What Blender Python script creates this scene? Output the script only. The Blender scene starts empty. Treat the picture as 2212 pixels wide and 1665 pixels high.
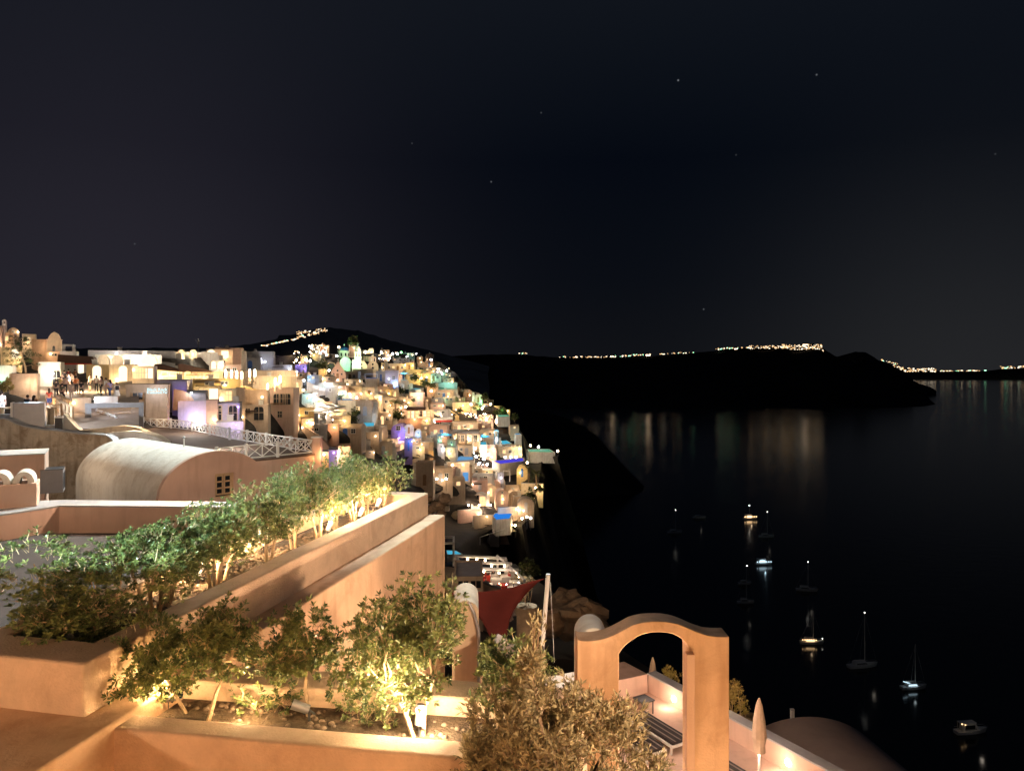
import bpy, math, random
from mathutils import Vector, Matrix, noise
R = math.radians
random.seed(11)
S = bpy.context.scene
COL = S.collection
PI = math.pi
F = 1600.0
U0, V0 = 1106.0, 800.0


def at(u, v, Y):
    return Vector(((u - U0) / F * Y, Y, (V0 - v) / F * Y))


# enlarged looks at the photograph: (u origin, v origin, scale)
FR = {'o': (0, 0, 1), 'c1': (0, 662.4, 5.78), 'c2': (345.6, 691.2, 5.78), 'd1': (633.6, 731.6, 11.56), 'd2': (806.5, 737.3, 11.56),
      'd3': (633.6, 852.5, 11.56), 'd4': (806.5, 852.5, 11.56), 'd5': (921.7, 835.3, 10.324), 'd6': (898.6, 967.7, 7.68),
      'd7': (276.5, 806.5, 15.21), 'e1': (933.2, 1296, 6.151), 'e2': (0, 944.7, 7.413), 'e3': (103.7, 789.2, 11.294),
      'e4': (0, 679.7, 12.04), 'f5': (921.7, 1123.3, 5.255), 'f6': (1209.7, 1296, 4.509), 'f7': (1497.7, 1324.9, 4.8),
      'c5': (0, 864, 5.78), 'c6': (345.6, 835.3, 5.78), 'c7': (115.2, 1267.3, 4.184), 'c8': (576, 1267.3, 4.184)}


def uv(f, a, b):
    o = FR[f]
    return o[0] + a / o[2], o[1] + b / o[2]


# ------------------------------------------------------------------ materials
MATS = {}


def new_mat(name):
    m = bpy.data.materials.new(name)
    m.use_nodes = True
    nt = m.node_tree
    nt.nodes.clear()
    out = nt.nodes.new('ShaderNodeOutputMaterial')
    b = nt.nodes.new('ShaderNodeBsdfPrincipled')
    nt.links.new(b.outputs[0], out.inputs[0])
    MATS[name] = m
    return m, nt, b, out


def surf(name, col, var=.15, scale=2.0, rough=.8, bump=.15, streak=None, metallic=0, bscale=None, patch=0, spec=.3):
    """a mottled surface: two noises over the base colour, optional stains drawn down the wall, and a bump"""
    m, nt, b, out = new_mat(name)
    N, L = nt.nodes.new, nt.links.new
    tc = N('ShaderNodeTexCoord')
    n1 = N('ShaderNodeTexNoise')
    n1.inputs['Scale'].default_value = scale
    n1.inputs['Detail'].default_value = 8
    n1.inputs['Roughness'].default_value = .65
    L(tc.outputs['Object'], n1.inputs['Vector'])
    r1 = N('ShaderNodeValToRGB')
    r1.color_ramp.elements[0].position = .3
    r1.color_ramp.elements[1].position = .7
    r1.color_ramp.elements[0].color = [c * (1 - var) for c in col] + [1]
    r1.color_ramp.elements[1].color = [min(1, c * (1 + var * .6)) for c in col] + [1]
    L(n1.outputs['Fac'], r1.inputs[0])
    last = r1.outputs[0]
    if streak:
        mp = N('ShaderNodeMapping')
        mp.inputs['Scale'].default_value = (3.0, 3.0, .45)
        L(tc.outputs['Object'], mp.inputs[0])
        n2 = N('ShaderNodeTexNoise')
        n2.inputs['Scale'].default_value = 1.0
        n2.inputs['Detail'].default_value = 5
        L(mp.outputs[0], n2.inputs['Vector'])
        r2 = N('ShaderNodeValToRGB')
        r2.color_ramp.elements[0].position = .5
        r2.color_ramp.elements[1].position = .72
        r2.color_ramp.elements[0].color = (0, 0, 0, 1)
        r2.color_ramp.elements[1].color = (streak[3],) * 3 + (1,)
        L(n2.outputs['Fac'], r2.inputs[0])
        mx = N('ShaderNodeMix')
        mx.data_type = 'RGBA'
        L(r2.outputs[0], mx.inputs['Factor'])
        L(last, mx.inputs['A'])
        mx.inputs['B'].default_value = (streak[0], streak[1], streak[2], 1)
        last = mx.outputs['Result']
    if patch:
        n4 = N('ShaderNodeTexNoise')
        n4.inputs['Scale'].default_value = .9
        n4.inputs['Detail'].default_value = 9
        n4.inputs['Roughness'].default_value = .75
        n4.inputs['Distortion'].default_value = .6
        L(tc.outputs['Object'], n4.inputs['Vector'])
        r4 = N('ShaderNodeValToRGB')
        r4.color_ramp.elements[0].position = .50
        r4.color_ramp.elements[1].position = .60
        r4.color_ramp.elements[0].color = (0, 0, 0, 1)
        r4.color_ramp.elements[1].color = (patch, patch, patch, 1)
        L(n4.outputs['Fac'], r4.inputs[0])
        mx2 = N('ShaderNodeMix')
        mx2.data_type = 'RGBA'
        L(r4.outputs[0], mx2.inputs['Factor'])
        L(last, mx2.inputs['A'])
        mx2.inputs['B'].default_value = (col[0] * .5, col[1] * .42, col[2] * .34, 1)
        last = mx2.outputs['Result']
    L(last, b.inputs['Base Color'])
    b.inputs['Roughness'].default_value = rough
    b.inputs['Metallic'].default_value = metallic
    b.inputs['Specular IOR Level'].default_value = spec
    if bump:
        n3 = N('ShaderNodeTexNoise')
        n3.inputs['Scale'].default_value = bscale or scale * 12
        n3.inputs['Detail'].default_value = 6
        L(tc.outputs['Object'], n3.inputs['Vector'])
        bp = N('ShaderNodeBump')
        bp.inputs['Strength'].default_value = bump
        bp.inputs['Distance'].default_value = .03
        L(n3.outputs['Fac'], bp.inputs['Height'])
        L(bp.outputs[0], b.inputs['Normal'])
    return m


def glow(name, col, strength, sample=False):
    m, nt, b, out = new_mat(name)
    nt.nodes.remove(b)
    e = nt.nodes.new('ShaderNodeEmission')
    e.inputs[0].default_value = (*col, 1)
    e.inputs[1].default_value = strength
    nt.links.new(e.outputs[0], out.inputs[0])
    m.cycles.emission_sampling = 'AUTO' if sample else 'NONE'
    return m


def leafmat(name, col, col2, trans=.35, rough=.45):
    m, nt, b, out = new_mat(name)
    N, L = nt.nodes.new, nt.links.new
    tc = N('ShaderNodeTexCoord')
    n1 = N('ShaderNodeTexNoise')
    n1.inputs['Scale'].default_value = 9
    n1.inputs['Detail'].default_value = 3
    L(tc.outputs['Object'], n1.inputs['Vector'])
    r1 = N('ShaderNodeValToRGB')
    r1.color_ramp.elements[0].position = .35
    r1.color_ramp.elements[1].position = .65
    r1.color_ramp.elements[0].color = (*col, 1)
    r1.color_ramp.elements[1].color = (*col2, 1)
    L(n1.outputs['Fac'], r1.inputs[0])
    L(r1.outputs[0], b.inputs['Base Color'])
    b.inputs['Roughness'].default_value = rough
    t = N('ShaderNodeBsdfTranslucent')
    L(r1.outputs[0], t.inputs[0])
    mx = N('ShaderNodeMixShader')
    mx.inputs[0].default_value = trans
    L(b.outputs[0], mx.inputs[1])
    L(t.outputs[0], mx.inputs[2])
    L(mx.outputs[0], out.inputs[0])
    return m


WHITE = surf('white_plaster', (.74, .70, .63), streak=(.45, .36, .27, .5))
CREAM = surf('cream_plaster', (.74, .60, .43), streak=(.42, .30, .2, .5))
TAN = surf('tan_plaster', (.56, .43, .31), streak=(.32, .23, .16, .5))
PINK = surf('pink_plaster', (.68, .47, .38), streak=(.45, .3, .22, .4))
GREY = surf('grey_plaster', (.46, .45, .46), streak=(.3, .28, .27, .4))
LAV = surf('lavender_plaster', (.58, .54, .66), streak=(.4, .36, .4, .4))
OCHRE = surf('ochre_plaster', (.72, .53, .26), streak=(.45, .3, .14, .4))
PURPLE = surf('purple_plaster', (.30, .22, .52))
PEACH = surf('peach_plaster', (.66, .44, .29), var=.2, scale=1.1, bump=.2, bscale=34, streak=(.38, .22, .12, .65), patch=.3)
PEACHTOP = surf('worn_peach_plaster', (.60, .43, .31), var=.2, scale=2.2, bump=.35, bscale=45, patch=.25)
OLDWALL = surf('stained_old_plaster', (.60, .50, .38), var=.25, scale=1.5, bump=.7, bscale=6, streak=(.26, .17, .1, .7), patch=.75)
VAULTW = surf('white_vault_plaster', (.80, .77, .70), var=.15, scale=.8, bump=.35, bscale=6, streak=(.55, .48, .38, .5), patch=.3)
PINKW = surf('rosy_plaster', (.66, .46, .36), var=.1, scale=1, bump=.2, bscale=30, streak=(.45, .29, .21, .4))
CONC = surf('grey_screed', (.40, .40, .41), var=.2, scale=1.2, bump=.2)
ROCK = surf('dark_rock', (.05, .043, .036), var=.5, scale=.25, bump=1.0, bscale=1.2, rough=.95)
ROCKL = surf('brown_rock', (.30, .21, .13), var=.5, scale=1.2, bump=1.0, bscale=5, rough=.95)
FAR = surf('far_rock', (.035, .033, .032), var=.4, scale=.01, bump=0, rough=1, spec=0)
HILLM = surf('inland_hill', (.30, .28, .27), var=.3, scale=.01, bump=0, rough=1, spec=0)  # base colour raised to stand in for haze over the hill
SOIL = surf('soil', (.10, .068, .045), var=.5, scale=8, bump=.9, bscale=40, rough=.95)
PEBBLE = surf('pebble', (.22, .155, .115), var=.6, scale=5, bump=.4, rough=.8)
METAL = surf('grey_metal', (.30, .30, .32), var=.1, scale=3, bump=.03, rough=.45, metallic=.4)
DARKM = surf('dark_metal', (.05, .05, .055), var=.2, scale=4, bump=.03, rough=.5)
WHITEP = surf('white_paint', (.78, .76, .72), var=.08, scale=4, bump=.05, rough=.5)
WOOD = surf('wood', (.30, .17, .08), var=.35, scale=5, bump=.2)
PALEWOOD = surf('pale_wood', (.60, .42, .25), var=.25, scale=5, bump=.2)
BROWNR = surf('brown_awning', (.09, .05, .035), var=.2, scale=3, bump=.1)
BLUEP = surf('blue_paint', (.06, .16, .50), var=.15, scale=4, bump=.05, rough=.5)
DOMEB = surf('blue_dome_paint', (.04, .13, .35), var=.15, scale=2, bump=.05, rough=.5)
RED = surf('red_fabric', (.085, .013, .008), var=.15, scale=2, bump=.12, bscale=60, rough=1, spec=0)
AWNRED = surf('red_awning', (.55, .06, .04), var=.15, scale=2, bump=.05)
FABW = surf('white_fabric', (.78, .74, .68), var=.08, scale=3, bump=.1, rough=.9)
FABT = surf('beige_fabric', (.60, .44, .32), var=.12, scale=5, bump=.2, rough=.9)
FABB = surf('blue_fabric', (.15, .42, .70), var=.1, scale=3, bump=.1, rough=.9)
FABD = surf('charcoal_fabric', (.045, .038, .038), var=.3, scale=6, bump=.2, rough=.9)
GLASSD = surf('dark_glass', (.02, .022, .025), var=.2, scale=2, bump=0, rough=.12, spec=.5)
BARK = surf('bark', (.50, .36, .24), var=.35, scale=12, bump=.6, bscale=60, rough=.9)
BARKD = surf('dark_bark', (.18, .12, .08), var=.35, scale=12, bump=.6, bscale=60, rough=.9)
SKIN = surf('skin', (.55, .34, .25), var=.06, scale=8, bump=0, rough=.6)
HAIRM = surf('dark_hair', (.035, .022, .016), var=.3, scale=20, bump=.2, rough=.6)
LEAF = leafmat('glossy_leaf', (.060, .092, .036), (.25, .28, .10), trans=.25, rough=.3)
LEAFO = leafmat('olive_leaf', (.12, .10, .052), (.32, .265, .145), trans=.25, rough=.6)
LEAFP = leafmat('pine_needles', (.05, .07, .02), (.12, .13, .04), trans=.3, rough=.6)
LEAFY = leafmat('dry_yellow_leaf', (.30, .22, .06), (.45, .34, .12), trans=.3, rough=.7)
LIT = glow('lit_window', (1, .66, .32), 1.5)
LITW = glow('bright_window', (1, .80, .55), 1.7)
BULB = glow('warm_bulb', (1, .74, .45), 30)
BULBD = glow('dim_bulb', (1, .66, .36), 5)
BULBW = glow('white_bulb', (.95, .97, 1), 26)
BULBG = glow('green_bulb', (.35, 1, .45), 8)
BULBB = glow('blue_bulb', (.3, .5, 1), 10)
BULBP = glow('violet_bulb', (.5, .3, 1), 6)
POOLC = glow('cyan_pool_glow', (.10, .56, .80), .75)  # pool water glows by itself, in place of underwater lamps
POOLB = glow('blue_pool_glow', (.03, .24, .85), .85)
POOLL = glow('pale_pool_glow', (.18, .42, .72), .75)
POOLV = glow('violet_pool_glow', (.10, .08, .85), .75)
POOLG = glow('green_pool_glow', (.22, .62, .40), .65)
SIGNW = glow('lit_sign_letters', (.72, .95, 1), 1.15)
TOWNL = glow('town_light_warm', (1, .60, .28), 1.7, True)
TOWNW = glow('town_light_white', (1, .84, .62), 2.4, True)
TOWNG = glow('town_light_green', (.35, 1, .55), 4, True)
BOATW = glow('boat_light_warm', (1, .62, .30), 3, True)
BOATC = glow('boat_light_cool', (.62, .86, 1), 1.6, True)
BOATP = glow('boat_lamp', (1, .95, .85), 9, True)
HULL = surf('boat_hull', (.75, .74, .72), var=.08, scale=1, bump=0, rough=.35)


# ------------------------------------------------------------------ mesh helper
class MB:
    def __init__(s):
        s.v, s.f, s.mi = [], [], []
        s.m = 0

    def face(s, idx):
        s.f.append(idx)
        s.mi.append(s.m)

    def poly(s, pts):
        b = len(s.v)
        s.v += [tuple(p) for p in pts]
        s.face(list(range(b, b + len(pts))))

    def box(s, x0, y0, z0, x1, y1, z1, M=None):
        b = len(s.v)
        P = [(x0, y0, z0), (x1, y0, z0), (x1, y1, z0), (x0, y1, z0), (x0, y0, z1), (x1, y0, z1), (x1, y1, z1), (x0, y1, z1)]
        s.v += [tuple(M @ Vector(p)) for p in P] if M else P
        for q in ((0, 3, 2, 1), (4, 5, 6, 7), (0, 1, 5, 4), (1, 2, 6, 5), (2, 3, 7, 6), (3, 0, 4, 7)):
            s.face([b + i for i in q])

    def prism(s, prof, y0, y1, M=None):
        """outline in x,z (anticlockwise seen from -y) pushed from y0 to y1"""
        n, b = len(prof), len(s.v)
        P = [(p[0], y0, p[1]) for p in prof] + [(p[0], y1, p[1]) for p in prof]
        s.v += [tuple(M @ Vector(p)) for p in P] if M else P
        s.face([b + i for i in range(n)])
        s.face([b + n + i for i in reversed(range(n))])
        for i in range(n):
            j = (i + 1) % n
            s.face([b + j, b + i, b + n + i, b + n + j])

    def slab(s, outline, z0, z1):
        """outline in x,y (anticlockwise seen from above) pushed from z0 to z1"""
        n, b = len(outline), len(s.v)
        s.v += [(p[0], p[1], z0) for p in outline] + [(p[0], p[1], z1) for p in outline]
        s.face([b + i for i in reversed(range(n))])
        s.face([b + n + i for i in range(n)])
        for i in range(n):
            j = (i + 1) % n
            s.face([b + i, b + j, b + n + j, b + n + i])

    def tube(s, pts, rad, n=8, cap=True):
        pts = [Vector(p) for p in pts]
        b0 = len(s.v)
        for i, p in enumerate(pts):
            d = (pts[min(i + 1, len(pts) - 1)] - pts[max(i - 1, 0)]).normalized()
            a = d.cross(Vector((0, 0, 1)) if abs(d.z) < .9 else Vector((1, 0, 0))).normalized()
            c = d.cross(a)
            r = rad[i] if isinstance(rad, (list, tuple)) else rad
            for k in range(n):
                t = 2 * PI * k / n
                s.v.append(tuple(p + (a * math.cos(t) + c * math.sin(t)) * r))
        for i in range(len(pts) - 1):
            for k in range(n):
                k2 = (k + 1) % n
                s.face([b0 + i * n + k, b0 + i * n + k2, b0 + (i + 1) * n + k2, b0 + (i + 1) * n + k])
        if cap:
            s.face([b0 + k for k in reversed(range(n))])
            s.face([b0 + (len(pts) - 1) * n + k for k in range(n)])

    def lathe(s, prof, n=16, c=(0, 0, 0)):
        b = len(s.v)
        for r, z in prof:
            for k in range(n):
                t = 2 * PI * k / n
                s.v.append((c[0] + r * math.cos(t), c[1] + r * math.sin(t), c[2] + z))
        for i in range(len(prof) - 1):
            for k in range(n):
                k2 = (k + 1) % n
                s.face([b + i * n + k, b + i * n + k2, b + (i + 1) * n + k2, b + (i + 1) * n + k])
        s.face([b + (len(prof) - 1) * n + k for k in range(n)])
        s.face([b + k for k in reversed(range(n))])

    def ball(s, c, r, n=8, sz=1.0):
        s.lathe([(max(.02 * r, r * math.sin(PI * i / n)), -r * sz * math.cos(PI * i / n)) for i in range(n + 1)], n + 2, c)

    def build(s, name, mat, parent=None, loc=None, rz=0, smooth=None, bevel=0):
        me = bpy.data.meshes.new(name)
        me.from_pydata(s.v, [], s.f)
        for m in (mat if isinstance(mat, (list, tuple)) else [mat]):
            me.materials.append(m)
        if any(s.mi):
            me.polygons.foreach_set('material_index', s.mi)
        if smooth:
            me.shade_smooth()
            me.set_sharp_from_angle(angle=R(smooth))
        me.update()
        o = bpy.data.objects.new(name, me)
        COL.objects.link(o)
        if parent:
            o.parent = parent
        if loc:
            o.location = loc
        o.rotation_euler.z = rz
        if bevel:
            bv = o.modifiers.new('soft_edges', 'BEVEL')
            bv.width = bevel
            bv.segments = 3
            bv.limit_method = 'ANGLE'
            bv.angle_limit = R(40)
        return o


def tag(o, label, cat, group=None):
    o['label'] = label
    o['category'] = cat
    if group:
        o['group'] = group
    return o


def thing(name, loc, label, cat, group=None, rz=0):
    o = bpy.data.objects.new(name, None)
    o.empty_display_size = .3
    COL.objects.link(o)
    o.location = loc
    o.rotation_euler.z = rz
    return tag(o, label, cat, group)


def struct(o, kind='structure'):
    o['kind'] = kind
    return o


def copy_tree(o, parent=None):
    c = o.copy()
    COL.objects.link(c)
    if parent:
        c.parent = parent
    for ch in list(o.children):
        copy_tree(ch, c)
    return c


LCOL = {'w': (1, .69, .42), 'y': (1, .73, .34), 'W': (1, .88, .72), 'b': (.30, .55, 1), 'c': (.25, .85, 1), 'g': (.25, 1, .45),
        'p': (.40, .28, 1), 'k': (1, .72, .54), 't': (.40, 1, .75), 'L': (.72, .78, 1), 'o': (1, .50, .20)}
NL = [0]


def lamp(loc, P, col='w', r=.08, spot=None, name='lamp_or_fill_light', blend=.3):
    d = bpy.data.lights.new(name, 'SPOT' if spot else 'POINT')
    d.energy = P
    d.color = LCOL[col] if isinstance(col, str) else col
    d.shadow_soft_size = r
    o = bpy.data.objects.new(name, d)
    COL.objects.link(o)
    o.location = loc
    if spot:
        tgt, ang = spot
        d.spot_size = R(ang)
        d.spot_blend = blend
        o.rotation_euler = (Vector(tgt) - Vector(loc)).to_track_quat('-Z', 'Y').to_euler()
    NL[0] += 1
    return o


# ------------------------------------------------------------------ camera, world
cam = bpy.data.cameras.new('camera')
co = bpy.data.objects.new('camera', cam)
COL.objects.link(co)
co.rotation_euler = (R(90), 0, 0)
cam.sensor_width = 36
cam.lens = F / 2212 * 36
cam.shift_y = -32.5 / 2212
cam.clip_start = .1
cam.clip_end = 80000
S.camera = co
S.view_settings.view_transform = 'Standard'
S.view_settings.look = 'None'
S.view_settings.exposure = 0
S.view_settings.gamma = 1

W = bpy.data.worlds.new('World')
S.world = W
W.use_nodes = True
nt = W.node_tree
nt.nodes.clear()
N, L = nt.nodes.new, nt.links.new
out = N('ShaderNodeOutputWorld')
tc = N('ShaderNodeTexCoord')
sx = N('ShaderNodeSeparateXYZ')
L(tc.outputs['Generated'], sx.inputs[0])
ramp = N('ShaderNodeValToRGB')           # night sky by height above the horizon
e = ramp.color_ramp.elements
e[0].position, e[0].color = 0.0, (.0050, .0056, .0074, 1)
e[1].position, e[1].color = .5, (.0062, .0082, .0125, 1)
k = ramp.color_ramp.elements.new(.12)
k.color = (.0026, .0036, .0062, 1)
k = ramp.color_ramp.elements.new(.27)
k.color = (.0014, .0026, .0056, 1)
L(sx.outputs['Z'], ramp.inputs[0])


def sky_dir(u, v):
    return at(u, v, 1).normalized()


def lobe(d, power, col, prev):
    dp = N('ShaderNodeVectorMath')
    dp.operation = 'DOT_PRODUCT'
    L(tc.outputs['Generated'], dp.inputs[0])
    dp.inputs[1].default_value = d
    mx = N('ShaderNodeMath')
    mx.operation = 'MAXIMUM'
    L(dp.outputs['Value'], mx.inputs[0])
    mx.inputs[1].default_value = 0
    pw = N('ShaderNodeMath')
    pw.operation = 'POWER'
    L(mx.outputs[0], pw.inputs[0])
    pw.inputs[1].default_value = power
    sc = N('ShaderNodeVectorMath')
    sc.operation = 'SCALE'
    sc.inputs[0].default_value = col
    L(pw.outputs[0], sc.inputs['Scale'])
    ad = N('ShaderNodeVectorMath')
    ad.operation = 'ADD'
    L(prev, ad.inputs[0])
    L(sc.outputs[0], ad.inputs[1])
    return ad.outputs[0]


last = ramp.outputs[0]
last = lobe(sky_dir(200, 660), 18, (.0165, .0140, .0190), last)     # town glow over the near village
last = lobe(sky_dir(2120, 780), 40, (.0118, .0118, .0118), last)    # glow over the far town
for (u, v, s) in ((1465, 174, .8), (1764, 162, .4), (1169, 244, .18), (1061, 393, .35), (291, 527, .16), (1520, 668, .3), (890, 310, .12), (1590, 335, .12), (2150, 333, .12)):
    last = lobe(sky_dir(u, v), 2600000, (s * .28, s * .3, s * .33), last)  # the few stars
bg = N('ShaderNodeBackground')
L(last, bg.inputs[0])
bg.inputs[1].default_value = 1
L(bg.outputs[0], out.inputs[0])

# ------------------------------------------------------------------ sea
SEA = -100.0
m, nt, b, out = new_mat('sea_water')
N, L = nt.nodes.new, nt.links.new
b.inputs['Base Color'].default_value = (.002, .003, .004, 1)
b.inputs['Roughness'].default_value = .15
b.inputs['IOR'].default_value = 1.33
tc = N('ShaderNodeTexCoord')
mp = N('ShaderNodeMapping')
mp.inputs['Scale'].default_value = (.10, .16, 1)
L(tc.outputs['Object'], mp.inputs[0])
n1 = N('ShaderNodeTexNoise')
n1.inputs['Scale'].default_value = 1.0
n1.inputs['Detail'].default_value = 5
L(mp.outputs[0], n1.inputs['Vector'])
bp = N('ShaderNodeBump')
bp.inputs['Strength'].default_value = .18
bp.inputs['Distance'].default_value = .5
L(n1.outputs['Fac'], bp.inputs['Height'])
L(bp.outputs[0], b.inputs['Normal'])
mb = MB()
mb.poly([(-40000, -300, SEA), (40000, -300, SEA), (40000, 60000, SEA), (-40000, 60000, SEA)])
struct(mb.build('sea', m))

# ------------------------------------------------------------------ far land
def interp(pts, x):
    if x <= pts[0][0]:
        return pts[0][1]
    for (a, b), (c, d) in zip(pts, pts[1:]):
        if x <= c:
            return b + (d - b) * (x - a) / (c - a)
    return pts[-1][1]


def ridge(name, top, Yt, base_v, Yb, jag=1.0, step=6, mat=None):
    """land mass: crest line at Yt, foot at the water at Yb, back slope behind"""
    mb = MB()
    us = [top[0][0] + i * step for i in range(int((top[-1][0] - top[0][0]) / step) + 1)]
    rows = []
    for t in (0, .2, .45, .7, .88, 1, 1.3):
        row = []
        for u in us:
            vt = interp(top, u)
            P = at(u, vt + noise.noise((u * .06, 3, 1)) * jag, Yt)
            B = Vector(((u - U0) / F * Yb, Yb, SEA - 3)) if base_v is None else at(u, interp(base_v, u), Yb)
            if t <= 1:
                q = B.lerp(P, t)
                q.z = B.z + (P.z - B.z) * (1 - (1 - t) ** 1.35)
                if 0 < t < 1:
                    q.z += noise.noise((u * .03, t * 7, 5)) * (P.z - B.z) * .07
                    q.y += noise.noise((u * .02, t * 5, 9)) * (Yt - Yb) * .12
            else:
                q = P + Vector((0, (Yt - Yb) * .5 + 400, -abs(P.z - SEA) * .6))
            row.append(q)
        rows.append(row)
    n = len(us)
    for r in rows:
        mb.v += [tuple(p) for p in r]
    for i in range(len(rows) - 1):
        for j in range(n - 1):
            mb.face([i * n + j, i * n + j + 1, (i + 1) * n + j + 1, (i + 1) * n + j])
    return struct(mb.build(name, mat or FAR, smooth=60))


HT = [(820, 800), (900, 778), (960, 770), (1040, 766), (1110, 765), (1200, 772), (1400, 770), (1500, 762), (1600, 752), (1700, 745), (1770, 742), (1785, 758),
      (1808, 771), (1830, 769), (1844, 760), (1868, 760), (1888, 771), (1930, 801), (1985, 828), (2025, 855), (2048, 884)]
ridge('hills', HT, 3300, None, 1950)
ridge('hills', [(1850, 792), (1900, 778), (1945, 794), (2000, 800), (2090, 802), (2140, 800), (2212, 790), (2320, 782), (2500, 800)], 8600, None, 8000, .4)
ridge('hills', [(-300, 752), (0, 752), (300, 752), (480, 752), (560, 740), (620, 726), (680, 711), (715, 707), (780, 716), (860, 740), (950, 762), (1060, 792)], 2300, None, 1200, 2, mat=HILLM)
ridge('hills', [(1120, 880), (1180, 890), (1230, 905), (1260, 920), (1290, 941), (1310, 965), (1332, 988), (1360, 1018), (1392, 1050), (1408, 1064)], 640, None, 590, 1, 3)


def town(name, label, segs, Y, size, dens=1.0):
    """lamps and lit fronts of a town too far off to count"""
    mb = MB()
    for (u0, v0, u1, v1, hgt, n, *yy) in segs:
        Yt = yy[0] if yy else Y
        for i in range(int(n * dens)):
            t = random.random()
            u = u0 + (u1 - u0) * t + random.uniform(-1, 1)
            v = v0 + (v1 - v0) * t + random.uniform(-hgt, hgt)
            p = at(u, v, Yt)
            s = size * random.choice((.5, .6, .8, .8, 1.2))
            mb.m = random.choice((0, 0, 0, 1, 1, 0, 2) if hgt < 3 else (0, 0, 1, 0, 1))
            mb.box(p.x - s, p.y, p.z - s * .6, p.x + s, p.y + s, p.z + s * .6)
    o = mb.build(name, [TOWNL, TOWNW, TOWNG])
    o['label'] = label
    return struct(o, 'stuff')


random.seed(3)
town('distant_town_lights', 'string of town lights along the dark ridge across the bay',
     [(1116, 763.5, 1140, 763, 1, 8), (1207, 771, 1320, 771, 1.2, 44), (1320, 770, 1405, 765, 1.6, 40), (1422, 765, 1500, 761, 1.2, 24),
      (1545, 754, 1620, 750, 1.5, 30), (1620, 750, 1700, 750, 3.5, 80, 2990), (1690, 750, 1776, 749, 5.5, 120, 2960), (1770, 755, 1779, 760, 3, 10, 2960)], 3200, 2.2)
town('distant_town_lights', 'cluster of warm town lights low on the far shore at the horizon',
     [(1903, 777, 1940, 786, 1.5, 20), (1930, 789, 1958, 800, 3, 30), (1958, 799, 2022, 799, 4, 80), (2030, 801, 2080, 801, .8, 24), (2088, 801, 2135, 800, .8, 16),
      (2160, 794, 2230, 791, 2.5, 40)], 7900, 6)
town('distant_town_lights', 'rising line of town lights on the dark hill behind the village',
     [(563, 746, 580, 746, 1, 8, 1560), (575, 745, 640, 732, .9, 46, 1580), (640, 730, 690, 718, 2.5, 30, 1650), (640, 720, 706, 713, 4, 50, 1750)], 1800, 1.5)
# the brightest lamps of that shore, whose tracks lie on the water
mb = MB()
for u, v, s in ((1400, 767, 9), (1322, 770, 7), (1620, 752, 8), (1660, 750, 9), (1695, 747, 9), (1740, 745, 10), (1768, 747, 10), (1590, 754, 6), (1245, 771, 4)):
    p = at(u, v, 3240)
    mb.box(p.x - s, p.y, p.z - 2, p.x + s, p.y + 3, p.z + 2)
o = mb.build('distant_town_lights', glow('town_flood_light', (1, .72, .46), 10, True))
o['label'] = 'brightest lamps of the town on the ridge across the bay'
struct(o, 'stuff')

# ------------------------------------------------------------------ hillside terrain
CP = [(600, 960, 115), (650, 950, 120), (500, 900, 95), (700, 850, 160), (700, 800, 205), (640, 780, 225), (760, 870, 172), (780, 960, 150), (900, 1000, 165),
      (1000, 1100, 170), (1080, 1160, 160), (1050, 1000, 192), (1000, 900, 232), (900, 850, 248), (850, 790, 300), (930, 790, 325), (1130, 960, 225), (760, 780, 280),
      (720, 950, 138), (950, 1080, 160), (840, 900, 190), (840, 950, 170), (1100, 1050, 180), (1000, 840, 270), (1060, 900, 240), (800, 830, 225), (700, 765, 300), (900, 765, 360),
      (0, 870, 62), (200, 870, 66), (150, 830, 85), (300, 930, 68), (450, 925, 76), (300, 830, 92), (450, 840, 105), (350, 790, 122), (450, 800, 128), (550, 800, 155),
      (550, 870, 110), (0, 780, 92), (100, 765, 112), (200, 765, 132), (560, 765, 210), (0, 940, 48), (200, 1000, 44), (400, 1010, 44), (560, 1010, 46), (640, 1010, 60), (0, 1060, 36),
      (700, 1000, 100), (600, 1100, 38), (800, 1080, 60), (400, 1200, 26), (0, 1200, 26), (1045, 1180, 140), (960, 1180, 100), (1000, 1215, 78), (1060, 1280, 60), (1120, 1290, 58),
      (1000, 1400, 36), (1200, 1330, 48), (1200, 1420, 36), (1100, 1600, 24), (1400, 1650, 23), (700, 1300, 24), (300, 1500, 18), (700, 1650, 15), (0, 1650, 14), (1700, 1650, 25)]


def depth(u, v):
    a = s = 0
    for (cu, cv, Y) in CP:
        w = 1 / (((u - cu) ** 2 + ((v - cv) * 1.8) ** 2) + 220) ** 1.6
        a += w / Y
        s += w
    return s / a


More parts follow.
